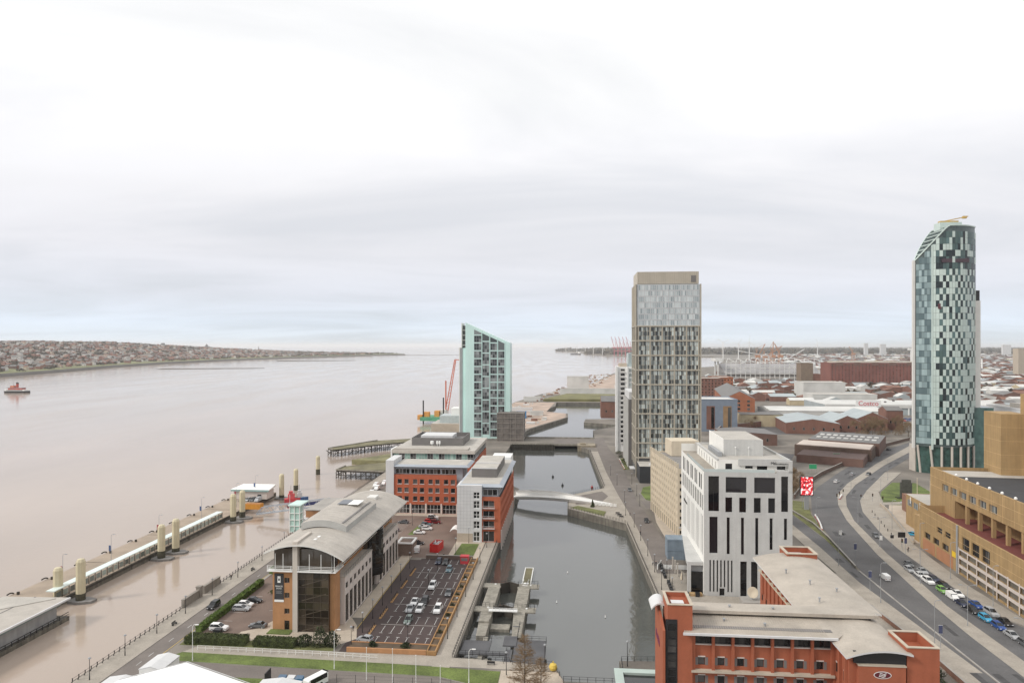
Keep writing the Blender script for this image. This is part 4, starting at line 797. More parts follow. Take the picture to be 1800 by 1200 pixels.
gr = thing('green_roof_pavilion', 'low pavilion with pale green metal roof rim on the dock edge', 'pavilion', 8.6, 131); part('roof', MB().box(0, 0, 4.8, 12.4, 1.6, 5.3).box(0, 14.2, 4.8, 12.4, 16, 5.3).box(0, 1.6, 4.8, 1.8, 14.2, 5.3).box(10.8, 1.6, 4.8, 12.4, 14.2, 5.3), mat('verdigris', (0.42, 0.50, 0.46), 0.6, 0.1), gr); part('inner_roof', MB().box(1.8, 1.6, 4.4, 10.8, 14.2, 4.7), m_pave2, gr); part('wall', MB().box(0.6, 0.6, 0, 11.8, 15.4, 4.8), g_dark, gr)

# ---- tan office stepping along the main road
tn = thing('tan_stepped_office', 'tan concrete stepped office with terraces along the main road', 'building', 121, 186, 0, -rad(4.4))
m_tanc = mat('tan_panel', (0.375, 0.25, 0.118), 0.8, 0.10, 0.25, streak=0.16, fine=0.04); m_terr = mat('red_terrace', (0.16, 0.042, 0.034), 0.85, 0.1)
m_ln = mat('panel_joint', (0.55, 0.38, 0.2), 0.8)
LN = 78.0                                    # local y along the street
lv = []
for z0, z1 in ((0.5, 2.2), (3.2, 5.0), (6.0, 7.8)):
    lv += [(30+i*5.8, z0, 35.2+i*5.8, z1) for i in range(8)]
ops = lv+[(4+i*7, 4.6, 8.8+i*7, 6.8, 3, 1) for i in range(3)]+[(14+i*6, 9.3, 18.2+i*6, 11.2, 5, 1) for i in range(2)]+[(32+i*6.2, 8.6, 36.8+i*6.2, 12.6, 4, 1) for i in range(3)]
mb = MB(); wall_open(mb, (0, LN, 0), (0, -1), LN, 15.4, ops, 0.5); mb.face([(26, LN, 0), (0, LN, 0), (0, LN, 15.4), (26, LN, 15.4)]); mb.face([(0, LN-0.001, 15.4), (0, 0, 15.4), (0.6, 0, 15.4), (0.6, LN, 15.4)]); mb.face([(0.6, LN, 12.6), (0.6, LN, 15.4), (0.6, 0, 15.4), (0.6, 0, 12.6)])
part('street_wall', mb, m_tanc, tn); windows(tn, (0, LN, 0), (0, -1), ops[24:], 0.5, g_dark, m_black, 0.1)
part('garage_inside', MB().box(0.55, 0, 0, 1.2, LN, 8.4), mat('garage_mesh', (0.16, 0.145, 0.12), 0.9, 0.2), tn)
bd = MB()
for z0, z1 in ((2.2, 3.2), (5.0, 6.0), (7.8, 8.3)): bd.box(-0.06, 0, z0, 0.02, LN-30, z1)
for i in range(9): bd.box(-0.12, LN-30.35-i*5.8, 0, -0.06, LN-29.85-i*5.8, 8.6)
part('white_band', bd, m_clad, tn); part('brick_panel', MB().box(-0.08, LN-26, 0.1, 0.0, LN-14, 4.2).box(-0.08, LN-12.5, 0.1, 0, LN-3, 4.2), mat('brick_panel', (0.40, 0.19, 0.10), 0.85, 0.1), tn)
part('yellow_sign', MB().box(-0.5, LN-29, 4.6, -0.4, LN-26.4, 6.4).box(-0.4, LN-27.8, 5.3, 0, LN-27.6, 5.6), mat('sign_yellow', (0.75, 0.50, 0.03), 0.6), tn)
part('terrace_floor', MB().box(0.6, 0, 12.4, 16, LN, 12.7), m_terr, tn)
part('tower_pipe', MB().tube((-0.3, LN-29.5, 0), (-0.3, LN-29.5, 15.5), 0.35, n=8), m_steel, tn)
# recessed loggia wall with columns, upper volume
opu = [(5+i*6.6, 1.6, 10.2+i*6.6, 4.2, 5, 1) for i in range(4)]+[(8+i*8.4, -4.0, 15+i*8.4, 1.0) for i in range(1)]
mb = MB(); mb.face([(15, LN-8, 12.7), (15, 0, 12.7), (15, 0, 19), (15, LN-8, 19)]); mb.face([(15, LN-8, 12.7), (15, LN-8, 19), (8.5, LN-8, 19), (8.5, LN-8, 12.7)]); part('loggia_wall', mb, m_tanc, tn)
for i in range(7): part('loggia_column', MB().box(8.6, LN-16-i*8.5, 12.7, 9.6, LN-14.9-i*8.5, 19), m_tanc, tn)
UY = LN+12; ux = 8.4
opu = [(10+i*6.6, 1.6, 14.9+i*6.6, 4.2, 5, 1) for i in range(6)]
mb = MB(); wall_open(mb, (ux, UY, 19), (0, -1), UY, 8.6, opu, 0.5); mb.face([(40, UY, 9), (ux, UY, 9), (ux, UY, 27.6), (40, UY, 27.6)]); mb.face([(ux, UY, 9), (ux, LN-8, 9), (ux, LN-8, 19), (ux, UY, 19)]); mb.face([(ux, 0, 19.0), (ux, UY, 19.0), (15, UY, 19.0), (15, 0, 19.0)])
mb.face([(ux+0.7, UY-0.5, 26), (ux+0.7, UY-0.5, 27.6), (ux+0.7, 0, 27.6), (ux+0.7, 0, 26)][::-1]); mb.face([(ux, UY, 27.6), (ux, 0, 27.6), (ux+0.7, 0, 27.6), (ux+0.7, UY, 27.6)])
part('upper_wall', mb, m_tanc, tn); windows(tn, (ux, UY, 19), (0, -1), opu, 0.5, glass('office_glass', (0.04, 0.045, 0.045), (0.32, 0.34, 0.32), 0.08, 0.6), m_steel, 0.1)
pj = MB()
for z in (21.0, 24.4): pj.box(ux-0.06, 0, z-0.05, ux, UY, z+0.05)
for i in range(13): pj.box(ux-0.05, UY-5-i*6.6, 19, ux, UY-4.9-i*6.6, 27.5)
for z in (10.4, 13.3): pj.box(-0.03, 0, z-0.04, 0.0, LN, z+0.04)
part('joint_line', pj, m_ln, tn)
part('flat_roof', MB().box(9.1, 0, 26.2, 46, UY-1, 26.5), mat('black_roof', (0.045, 0.045, 0.048), 0.9, 0.15), tn); part('pale_roof', MB().box(9.4, UY-14, 26.5, 46, UY-2, 26.62), m_roofg, tn)
for i in range(6): part('roof_lamp', MB().lathe([(0.05, 27.6), (0.45, 27.9), (0.45, 28.3), (0.1, 28.6)], 8, (8.8, UY-20-i*7.5)), m_white, tn)
# big windowless stair towers behind
for k, (x0, y0, x1, y1, z) in enumerate(((28.5, 81, 37, 93, 49.0), (38.5, 66, 58, 88, 56.0))):
    t = MB().box(x0, y0, 20, x1, y1, z); q = part('stair_tower', t, m_tanc, tn, label='windowless tan stair tower'); pj = MB()
    for zz in range(24, int(z), 5): pj.box(x0-0.04, y0-0.04, zz, x1, y0, zz+0.1); pj.box(x0-0.04, y0, zz, x0, y1, zz+0.1)
    part('joint_line', pj, m_ln, q)
part('tower_slot', MB().box(38.3, 72, 42, 38.45, 72.6, 48).box(38.3, 72, 32, 38.45, 72.6, 38), m_cream, tn)
# low wing at the north end, brick ramp wall
part('north_wing', MB().box(8, LN+12.1, 0, 30, LN+34, 12.5, 0, top=1), [m_tanc, m_roofg], tn); part('wing_base', MB().box(2, LN, 0, 8, LN+10, 9.8).box(2.0, LN+1, 10.0, 8, LN+1.2, 11.0), m_tanc, tn)
for i in range(3): put('window', win_mesh(4.0, 2.4, 4, 1, MATS['office_glass'], m_steel), tn, (7.95, LN+32-i*6, 8.4), -pi/2)
part('ramp_wall', MB().box(16, LN+34, 0, 44, LN+60, 7.5), mat('ramp_brick', (0.24, 0.13, 0.09), 0.9, 0.12, 0.4, streak=0.1), tn); part('white_slot', MB().box(7.9, LN+29, 9.5, 7.97, LN+29.8, 12).box(7.9, LN+14, 9.3, 7.97, LN+14.4, 11.8).box(7.9, LN+20, 9.3, 7.97, LN+20.4, 11.8), m_white, tn)

# ---- tall curved tower of pale and dark glass panels
wtw = thing('curved_panel_tower', 'tall curved tower chequered with pale and dark green glass panels', 'tower', 216, 420)
R1 = 34.0; hw = 17.0                          # lens plan: two arcs meeting at the west nose
def arc(k, n, bow, side): 
    t = k/n; return (-hw+2*hw*t, side*bow*(1-(2*t-1)**2))
def plan(n=24): return [arc(k, n, 8.5, -1) for k in range(n)]+[arc(n-k, n, 9.5, 1) for k in range(n)]
def ztop(x): return 143.0 if x > -2 else 143-(-2-x)**1.12*0.93
P = plan(); mb = MB(); mb.prism([(x*0.985, y*0.97, ztop(x)-0.4) for x, y in P], 15.5, 120); part('core', mb, mat('core_glass', (0.085, 0.115, 0.115), 0.2, 0.3, 0.25), wtw)
g_tw = glass('tower_vision_glass', (0.012, 0.02, 0.023), (0.10, 0.17, 0.17), 0.05, 0.4); m_panel = mat('pale_panel', (0.50, 0.59, 0.555), 0.35, 0.08, 0.2, rnd=0.08); m_tgl = mat('teal_panel', (0.12, 0.20, 0.19), 0.2, 0.1, 0.1, rnd=0.5)
nfl = 34; fh = 3.6; ncol = 17; rest = {0: MB(), 1: MB(), 2: MB()}; mats3 = [m_panel, g_tw, m_tgl]; cnt = 0; PMC = {}
rgt = random.Random(5)
for j in range(nfl-1, -1, -1):
    for i in range(ncol):
        t0, t1 = 0.215+0.785*i/ncol, 0.215+0.785*(i+1)/ncol
        a, b = arc(t0, 1, 8.5, -1), arc(t1, 1, 8.5, -1); z = 17+j*fh
        if z+fh > ztop(a[0])+1.0: continue
        x = rgt.random(); ch = (i+j) % 2 == 0; y_ = rgt.random(); mi = 0 if (ch and x < 0.92) or (not ch and x < 0.24) else (1 if y_ < 0.72 else 2)
        if j >= 28 and x > 0.30: mi = 2 if x > 0.7 else 1
        if i == 0: mi = 0
        wpn = math.dist(a, b); ang = math.atan2(b[1]-a[1], b[0]-a[0]); dd = 0.32 if mi == 0 else 0.2
        nx, ny = sin(ang), -cos(ang); loc = (a[0]+nx*dd, a[1]+ny*dd, z)
        if cnt < 300 and mi != 2:
            key = (round(wpn, 1), mi)
            if key not in PMC:
                q = MB().box(0.05, 0, 0.06, wpn-0.05, 0.12, fh-0.06); PMC[key] = q.mesh('panel', [mats3[mi]])
            put('glass_panel' if mi else 'pale_panel', PMC[key], wtw, loc, ang); cnt += 1
        else:
            q = rest[mi]; ux, uy = cos(ang), sin(ang)
            c = [(loc[0]+ux*0.05, loc[1]+uy*0.05), (loc[0]+ux*(wpn-0.05), loc[1]+uy*(wpn-0.05))]; c += [(c[1][0]-nx*0.12, c[1][1]-ny*0.12), (c[0][0]-nx*0.12, c[0][1]-ny*0.12)]
            q.prism(c, z+0.06, z+fh-0.06)
for k, nm in ((0, 'pale_panels'), (1, 'glass_panels'), (2, 'teal_panels')): part(nm, rest[k], mats3[k], wtw, kind='stuff')
# west nose: dark glazing with pale edge fins and floor lines
nb_ = MB()
for j in range(nfl):
    z = 17+j*fh
    for i in range(6):
        t0, t1 = 0.02+0.032*i, 0.02+0.032*(i+1); a, b = arc(t0, 1, 8.5, -1), arc(t1, 1, 8.5, -1)
        if z+fh > ztop(a[0])-0.5: continue
        nb_.face([(a[0], a[1]-0.25, z+0.1), (b[0], b[1]-0.25, z+0.1), (b[0], b[1]-0.25, z+fh-0.1), (a[0], a[1]-0.25, z+fh-0.1)])
part('nose_glazing', nb_, glass('nose_glass', (0.09, 0.135, 0.145), (0.34, 0.44, 0.45), 0.06, 0.6), wtw, kind='stuff')
part('edge_fin', MB().box(-hw-0.9, -0.8, 14, -hw+0.3, 0.8, ztop(-hw)), m_trim, wtw); a = arc(0.213, 1, 8.5, -1); part('edge_fin', MB().box(a[0]-0.45, a[1]-0.7, 14, a[0]+0.35, a[1]+0.2, ztop(a[0])-2), m_panel, wtw); part('east_fin', MB().box(hw-0.4, -0.6, 6, hw+2.6, 6, 100), m_trim, wtw); part('east_unit', MB().box(hw+0.2, 0, 100, hw+2.4, 4, 106), m_black, wtw)
cr_ = MB()                                    # raked crown rim and penthouse
Q = [arc(k, 24, 8.7, -1) for k in range(25)]
for a, b in zip(Q, Q[1:]): cr_.bar((a[0], a[1]-0.15, ztop(a[0])-.2), (b[0], b[1]-0.15, ztop(b[0])-.2), 0.4, 0.7)
Q = [arc(k, 24, 9.6, 1) for k in range(25)]
for a, b in zip(Q, Q[1:]): cr_.bar((a[0], a[1], ztop(a[0])-.2), (b[0], b[1], ztop(b[0])-.2), 0.4, 0.7)
part('crown_rim', cr_, m_panel, wtw); part('penthouse', MB().box(-4, -3, 141, 8, 4, 145.4), m_panel, wtw)
for i in range(7): xx = -14.5+i*2.0; yy = 8.2*(1-(xx/hw)**2); part('crown_rib', MB().bar((xx, -yy, ztop(xx)-.15), (xx, yy, ztop(xx)-.15), .3, .5), m_panel, wtw)
yc = mat('crane_yellow', (0.48, 0.33, 0.11), 0.5); part('window_cleaning_crane', MB().box(-3, -1.5, 145.4, 7, 1.5, 146.5).bar((0, 0, 146.5), (12, -2, 148.8), 0.5, 0.5).box(9, -2.6, 147.6, 11, -1.2, 149), yc, wtw)
part('purple_strip', MB().box(-6, -8.72, 121.5, 9, -8.45, 123.6), mat('maroon_glass', (0.06, 0.035, 0.045), 0.2), wtw); part('red_panel', MB().box(-7.4, -7.75, 95, -5.4, -7.4, 98.0), mat('red_panel', (0.11, 0.03, 0.04), 0.3), wtw)
part('glazed_base', MB().prism([(x*0.93, y*0.85) for x, y in P], 0, 15.5), mat('green_base_glass', (0.04, 0.085, 0.075), 0.1, 0.5, 0.4), wtw)
for i in range(7):
    a = arc(0.04+i*0.152, 1, 8.2, -1); part('column', MB().tube((a[0]+(1.6 if i < 2 else 0), a[1], 0), (a[0], a[1], 16), 0.65, n=8), m_conc, wtw)
part('glass_annexe', MB().box(hw-2, -2, 0, hw+9, 14, 38), mat('annexe_glass', (0.07, 0.13, 0.12), 0.12, 0.4, 0.3), wtw); part('annexe_core', MB().box(-15.5, 2, 0, -8, 9, 15.5), m_conc, wtw)
# ================================================================== dock works, landing stage
m_lockc = mat('lock_concrete', (0.27, 0.25, 0.21), 0.9, 0.25, 0.4, streak=0.3); m_grate = mat('steel_deck', (0.085, 0.085, 0.09), 0.7, 0.2)
# canal lock in the dock corner
lkk = thing('canal_lock', 'concrete canal lock with timber gates in the dock corner', 'lock', 0, 0)
for x0, x1 in ((-26.2, -22.6), (-17.0, -13.4)):
    part('lock_wall', MB().prism([(x0+1.2, 174), (x1, 174), (x1, 212), (x0, 212), (x0, 196)], -6, -0.6), m_lockc, lkk)
part('lock_wall', MB().box(-22.9, 160.5, -6, -21.8, 174, -0.7), m_lockc, lkk)
for n in (190.5, 209.5):
    part('gate_platform', MB().box(-28.2, n, -0.9, -22.4, n+3.6, -0.55), m_lockc, lkk); part('gate_platform', MB().box(-17.2, n, -0.9, -10.6, n+3.6, -0.55), m_lockc, lkk)
    g1 = MB().bar((-22.5, n+1.2, -1.5), (-19.8, n+3.2, -1.5), 0.5, 3.4).bar((-17.0, n+1.2, -1.5), (-19.8, n+3.2, -1.5), 0.5, 3.4); part('lock_gate', g1, m_timber, lkk)
    rl = MB()
    for a, b in (((-27.5, n+3.4), (-22.6, n+3.4)), ((-22.6, n+2), (-19.8, n+3.6)), ((-19.8, n+3.6), (-17, n+2)), ((-17, n+3.4), (-11, n+3.4)), ((-11, n+0.3), (-11, n+3.4))):
        rl.bar(a+(0.5,), b+(0.5,), 0.06, 0.06); rl.bar(a+(0.0,), b+(0.0,), 0.05, 0.05); k = max(2, int(math.dist(a, b)/1.2))
        for i in range(k+1): t = i/k; x, y = a[0]+(b[0]-a[0])*t, a[1]+(b[1]-a[1])*t; rl.box(x-0.04, y-0.04, -0.6, x+0.04, y+0.04, 0.55)
    part('gate_rail', rl, m_black, lkk)
    for x in (-24.2, -13.2): part('bollard_lamp', MB().lathe([(0.3, -0.55), (0.3, -0.35), (0.1, -0.3)], 8, (x, n+2.5)), m_white, lkk)
part('white_footbridge', MB().box(-23.5, 188.4, 0.2, -15.5, 189.8, 0.4).box(-23.5, 188.4, 1.15, -15.5, 188.48, 1.25).box(-23.5, 188.4, 0.75, -15.5, 188.46, 0.82), m_white, lkk)
for i in range(9): part('footbridge_post', MB().box(-23.5+i*0.99, 188.39, 0.4, -23.42+i*0.99, 188.47, 1.2), m_white, lkk)
part('inner_step', MB().box(-22.4, 182.5, -3.4, -17.2, 186, -2.2).box(-25.5, 182.3, -0.6, -22.7, 185, -0.1), m_lockc, lkk)
pf = MB().box(-27.6, 165.2, -1.0, -20.6, 171.5, -0.64).box(-17.5, 168.5, -0.6, -14.2, 174, -0.3).box(-14.6, 159, -0.8, -6.8, 172.5, -0.5).box(-27.6, 163.2, -0.6, -16, 164.5, -0.3).box(-16.2, 158, -0.5, -14.8, 166, -0.2)
part('steel_platform', pf, m_grate, lkk); rl = MB()
for a, b in (((-27.6, 165.2), (-27.6, 171.5)), ((-27.6, 163.2), (-16, 163.2)), ((-27.6, 171.5), (-20.6, 171.5)), ((-16.2, 158), (-16.2, 166)), ((-6.8, 160), (-6.8, 172.5)), ((-14.2, 172.5), (-6.8, 172.5)), ((-14.2, 174), (-14.2, 182)), ((-28.1, 160.2), (-15, 160.2))):
    for z in (0.0, 0.5): rl.bar(a+(z,), b+(z,), 0.06, 0.06)
    k = max(2, int(math.dist(a, b)/1.6))
    for i in range(k+1): t = i/k; x, y = a[0]+(b[0]-a[0])*t, a[1]+(b[1]-a[1])*t; rl.box(x-0.04, y-0.04, -0.9, x+0.04, y+0.04, 0.55)
part('platform_rail', rl, m_black, lkk); part('stair_flight', MB().bar((-15.2, 181, -0.6), (-15.2, 173, -2.8), 1.6, 0.2), m_grate, lkk)
part('stone_bay', MB().box(-27.8, 158.4, -3.4, -20.5, 163.0, -1.2), m_lockc, lkk)
jt = thing('floating_jetty', 'narrow white edged floating jetty beyond the lock gates', 'jetty', -15.0, 213.5); part('deck', MB().box(-1.2, 0, -3.2, 1.2, 20, -2.2), m_moss, jt); part('edge', MB().box(-1.45, 0, -3.2, -1.2, 20.2, -2.05).box(1.2, 0, -3.2, 1.45, 20.2, -2.05).box(-1.2, 20, -3.2, 1.2, 20.25, -2.05), m_white, jt); part('ramp', MB().bar((0, -2, -0.5), (0, 5, -2.0), 1.6, 0.12).bar((-0.8, -2, 0.4), (-0.8, 5, -1.1), 0.06, 0.5).bar((0.8, -2, 0.4), (0.8, 5, -1.1), 0.06, 0.5), m_white, jt)
# white footbridge over the dock
fb = thing('white_footbridge', 'curved white shell footbridge across the dock', 'footbridge', 0, 0)
mb = MB(); K = 20
for k in range(K):
    def sec(t):
        e = -29+t*46; n = 333-t*14; h = 1.3*(1-(2*t-1)**2); sh = max(0.05, 3.6*(1-((t-0.22)/0.62)**2)) if t < 0.84 else 0.05
        return Vector((e, n, 0.4+h)), sh
    (p, s0), (q, s1) = sec(k/K), sec((k+1)/K)
    u = Vector((0.29, 0.957, 0))
    for P0, Q0, S0, S1 in ((p, q, s0, s1),):
        a0, a1 = P0-u*2.2, Q0-u*2.2; b0, b1 = P0+u*2.2, Q0+u*2.2
        mb.face([a0, a1, b1, b0], 0); lo0, lo1 = P0-u*1.2+Vector((0, 0, -1.6)), Q0-u*1.2+Vector((0, 0, -1.6)); mb.face([lo0, lo1, a1, a0], 0); mb.face([b0, b1, lo1, lo0], 0)
        c0, c1 = b0+Vector((0, 0, S0*0.55))+u*0.5, b1+Vector((0, 0, S1*0.55))+u*0.5; mb.face([b0, b1, c1, c0], 0); d0, d1 = c0-u*min(2.6, S0*0.55)+Vector((0, 0, S0*0.22)), c1-u*min(2.6, S1*0.55)+Vector((0, 0, S1*0.22)); mb.face([c0, c1, d1, d0], 0); mb.face([c1, c0, d0, d1], 0)
m_shell = mat('shell_white', (0.82, 0.81, 0.79), 0.5, 0.05); part('shell', mb, m_shell, fb); rl = MB()
for k in range(40):
    t = k/39; e = -29+t*46; n = 333-t*14; z = 0.4+1.3*(1-(2*t-1)**2); rl.box(e-0.05, n-2.2, z, e+0.05, n-2.1, z+1.15)
    if k < 39:
        t2 = (k+1)/39
        for dz in (1.15, 0.6, 0.2): rl.bar((e, n-2.15, z+dz), (-29+t2*46, 333-t2*14-2.15, 0.4+1.3*(1-(2*t2-1)**2)+dz), 0.06, 0.09)
part('balustrade', rl, m_white, fb); part('pier_post', MB().box(-30, 331, -4, -27.5, 335, 0.4), m_lockc, fb)
for i in range(7): part('guard_panel', MB().box(8+i*1.7, 318.2-i*0.52, 0.3, 9.4+i*1.7, 318.3-i*0.52, 1.7), m_white, fb)
# road bridge between the docks
rbg = thing('stone_road_bridge', 'stone causeway and road bridge between the two docks', 'bridge', 0, 0)
part('deck', MB().box(-15, 510, -0.9, 4.5, 545, 0.14), m_asphw, rbg); part('parapet', MB().box(-46, 507.2, 0, 17, 507.8, 1.1).box(-46, 545, 0, 17, 545.6, 1.1), m_lockc, rbg); part('abutment', MB().box(3, 500, -6, 16, 512, 1.2).box(5, 503, 1.2, 9, 507, 2.4), mat('sandstone', (0.30, 0.255, 0.19), 0.9, 0.2, 0.3, streak=0.2), rbg)
tf = MB()
for i in range(24): tf.box(-27.9+i*0.58-14, 506.6, -3.6, -27.55+i*0.58-14, 507.1, -0.3)
part('timber_fender', MB().box(-46.3, 502.0, -6, -14.2, 502.6, 1.0), m_timber, rbg)
for i in range(16): part('fender_post', MB().tube((-45+i*2.0, 501.8, -5), (-45+i*2.0, 501.8, 1.4), 0.25, n=6), m_timber, rbg)
# river landing stage
DZ = -4.3
ls = thing('landing_stage', 'long floating landing stage with pale timber deck on the river', 'pontoon', 0, 0)
m_deck = mat('stage_deck', (0.33, 0.265, 0.205), 0.9, 0.16, 0.15, fine=0.08); m_hull = mat('stage_hull', (0.14, 0.125, 0.10), 0.9, 0.3, 0.5, streak=0.4)
for a, b in ((186, 232), (232.4, 268), (268.4, 312), (312.4, 352)): part('pontoon', MB().box(-176, a, -7.2, -158.2, b, DZ, 1, top=0), [m_deck, m_hull], ls)
part('walkway_roof', MB().box(-161.4, 196, -1.6, -158.6, 297, -1.3), mat('canopy_white', (0.66, 0.74, 0.71), 0.4, 0.06), ls)
for i in range(35): part('walkway_post', MB().box(-158.9, 196.4+i*2.95, DZ, -158.7, 196.6+i*2.95, -1.6), m_black, ls)
for i in range(34): put('walkway_pane', bpy.data.meshes.get('wpane') or MB().box(0, 0, 0, 0.06, 2.0, 1.7).mesh('wpane', [mat('walk_glass', (0.20, 0.23, 0.205), 0.3, 0.15, rnd=0.7)]), ls, (-158.75, 196.9+i*2.95, DZ+0.45))
part('fender_rail', MB().box(-158.2, 187, -5.2, -157.9, 350, -4.7), m_timber, ls)
for i, n in enumerate((200, 214, 229, 243, 258, 272, 286, 300, 316, 331)):
    fd = MB(); 
    for k in range(6): t = k/5; fd.bar((-175.4-1.2*t, n-t, DZ+0.3+0.3*sin(t*pi)), (-175.4-1.2*(t+0.2), n-t-.2, DZ+0.3+0.3*sin((t+0.2)*pi)), 0.4, 0.35)
    fd.box(-174.3, n-0.3, DZ, -173.7, n+0.3, DZ+0.9); part('mooring_bollard', fd, m_timber, ls)
m_dol = mat('dolphin_cream', (0.56, 0.50, 0.345), 0.7, 0.08, 0.4, streak=0.10); m_alg = mat('algae', (0.06, 0.055, 0.035), 0.9, 0.3, 0.8)
DOL = [(-161, 200.5, 4.6), (-154.2, 201.5, 7.2), (-154.4, 244, 6.8), (-153.6, 252, 7.0), (-154.2, 298, 6.6), (-153.4, 305, 6.8), (-152.5, 346, 6.8), (-154, 368, 5.5), (-159, 414, 5.2)]
for i, (x, y, zt) in enumerate(DOL):
    d = thing('mooring_dolphin', 'cream octagonal mooring column, %s from the near end of the landing stage' % ORD[i], 'mooring column', x, y, -6.5, 0, 'mooring columns along the landing stage')
    part('column', MB().lathe([(1.35, 0.4), (1.35, zt+5.5), (0.95, zt+6.3), (0.2, zt+6.5)], 8), m_dol, d); part('waterline_growth', MB().lathe([(1.4, -1), (1.42, 1.8), (1.38, 2.2+0.6*(i % 3))], 8), m_alg, d)
    if i not in (0, 7, 8): part('collar_float', MB().prism([(-3.2, -1.8), (0.5, -2.6), (4.2, -1.2), (4.4, 1.4), (1, 2.6), (-3.2, 2.0)], -0.5, 0.75), mat('float_grey', (0.20, 0.19, 0.18), 0.85, 0.2, 0.5), d)
tm_ = thing('stage_terminal', 'long low grey terminal with flat beige roof at the near landing stage', 'terminal', -166, 100, -6.5)
part('hull', MB().box(-1, 0, -0.6, 18.6, 88, 1.2), m_hull, tm_); part('wall', MB().box(0, 0, 1.2, 17, 85, 5.6), mat('terminal_wall', (0.34, 0.34, 0.34), 0.7, 0.12, 0.4, streak=0.12), tm_); part('green_band', MB().box(16.6, 0, 5.0, 17.4, 86, 6.2), mat('band_green', (0.20, 0.27, 0.26), 0.6), tm_); part('roof', MB().prism([(-1.5, -1), (18.6, -1), (19.0, 87.5), (-1.0, 86.5)], 6.3, 6.8), m_roofb, tm_); part('roof_lip', MB().bar((18.8, -1, 6.6), (19.2, 87.5, 6.6), 0.5, 0.5), m_lgrey, tm_)
part('roof_seam', MB().bar((8.4, -1, 6.83), (8.8, 87, 6.83), 0.35, 0.06), m_dgrey, tm_); rl = MB()
for i in range(34): rl.box(18.3, 15+i*2.1, 1.2, 18.45, 15.15+i*2.1, 2.4)
rl.box(18.3, 10, 2.3, 18.45, 88, 2.45); rl.box(18.3, 10, 1.7, 18.45, 88, 1.8); part('rail', rl, m_black, tm_); part('sloped_roof', MB().prism([(-0.5, 70), (16, 86), (-0.5, 86)], 6.8, 7.0), m_roofg, tm_)
# far end of the stage: ferry hall, cars, gangway, boats
fh_ = thing('pontoon_hall', 'white walled hall with pale green roof at the far end of the stage', 'hall', -173, 335, DZ); part('wall', MB().box(0, 0, 0, 17.5, 8, 4.6), m_clad, fh_); part('roof', MB().prism([(-1.4, -0.8, 5.0), (19, -0.8, 5.0), (18, 9.5, 5.8), (0.5, 9.5, 5.8)], 4.6, 5.0), m_white, fh_); part('green_fascia', MB().box(-1.2, -0.9, 4.0, 18.8, -0.75, 4.9), mat('fascia', (0.26, 0.38, 0.37), 0.5), fh_); part('door', MB().box(12.6, -0.06, 0, 14.6, 0, 2.4), m_black, fh_)
oc = thing('orange_freight_box', 'orange open freight box on the stage beside the gangway', 'container', -157, 314, DZ); part('wall', MB().box(0, 0, 0, 8, 3.5, 2.4), mat('orange_box', (0.60, 0.26, 0.03), 0.7, 0.12, 0.6, streak=0.1), oc); part('top', MB().box(0.3, 0.3, 2.4, 7.7, 3.2, 2.55), mat('orange_brown', (0.36, 0.16, 0.05), 0.8), oc)
gw = thing('gangway_bridge', 'long white lattice gangway between landing stage and quay', 'gangway', 0, 0); A0, B0 = Vector((-145, 303, -3.6)), Vector((-112, 305, 0.8))
part('walk_deck', MB().bar(A0, B0, 2.6, 0.25), m_steel, gw); part('blue_banner', MB().bar(A0+(B0-A0)*0.62+Vector((0, 1.1, 1.5)), A0+(B0-A0)*0.97+Vector((0, 1.1, 1.5)), 0.05, 1.5), mat('navy_board', (0.025, 0.03, 0.11), 0.6), gw); part('red_banner', MB().bar(A0+(B0-A0)*0.40+Vector((0, 1.1, 1.4)), A0+(B0-A0)*0.56+Vector((0, 1.1, 1.4)), 0.05, 1.4), mat('maroon_board', (0.16, 0.03, 0.035), 0.6), gw)
for sd in (-1.3, 1.3):
    tr = MB(); k = 14
    for i in range(k):
        p, q = A0+(B0-A0)*(i/k), A0+(B0-A0)*((i+1)/k); o_ = Vector((0, sd, 0)); h0 = Vector((0, 0, 3.0 if i else 0.4)); h1 = Vector((0, 0, 3.0))
        tr.bar(p+o_, q+o_, 0.24, 0.3); tr.bar(p+o_+h0, q+o_+h1, 0.24, 0.3); tr.bar(p+o_, q+o_+h1, 0.16, 0.18) if i % 2 else tr.bar(p+o_+h0, q+o_, 0.16, 0.18)
    part('truss', tr, m_bgrey, gw)
lf = thing('lift_tower', 'pale green glazed lift tower with white posts on the promenade', 'lift tower', -112, 261); part('glass_shaft', MB().box(0.3, 0.3, 0, 4.0, 3.7, 10.2), mat('lift_glass', (0.42, 0.60, 0.54), 0.2, 0.1, 0.5), lf); fr = MB()
for x in (0, 2.0, 4.1): fr.box(x, 0, 0, x+0.25, 0.25, 10.6); fr.box(x, 3.8, 0, x+0.25, 4.05, 10.6)
for z in (0.2, 2.6, 5.0, 7.6, 10.4): fr.box(0, -0.05, z, 4.35, 0.3, z+0.2); fr.box(4.05, 0, z, 4.38, 4, z+0.2)
part('frame', fr, m_white, lf); part('roof', MB().box(-0.4, -0.4, 10.6, 4.8, 8.5, 11.0), mat('lift_roof', (0.52, 0.66, 0.62), 0.5), lf); part('mast', MB().tube((0.2, 0.2, 10), (0.2, 0.2, 15), 0.08), m_white, lf); part('bridge_link', MB().box(0.5, 4, 3, 3.8, 42, 3.4).box(0.5, 4, 4.4, 0.6, 42, 4.5), m_lgrey, lf)
hb = solo('brick_quay_house', 'orange brown brick block beside the pale green lift tower', 'building', MB().box(-8.6, 0, 0, 2.5, 22, 6.2).box(-8.8, -0.2, 6.2, 2.7, 22.2, 6.5, 1), [mat('quay_brick', (0.40, 0.20, 0.095), 0.85, 0.1), m_kerb], -101, 272)
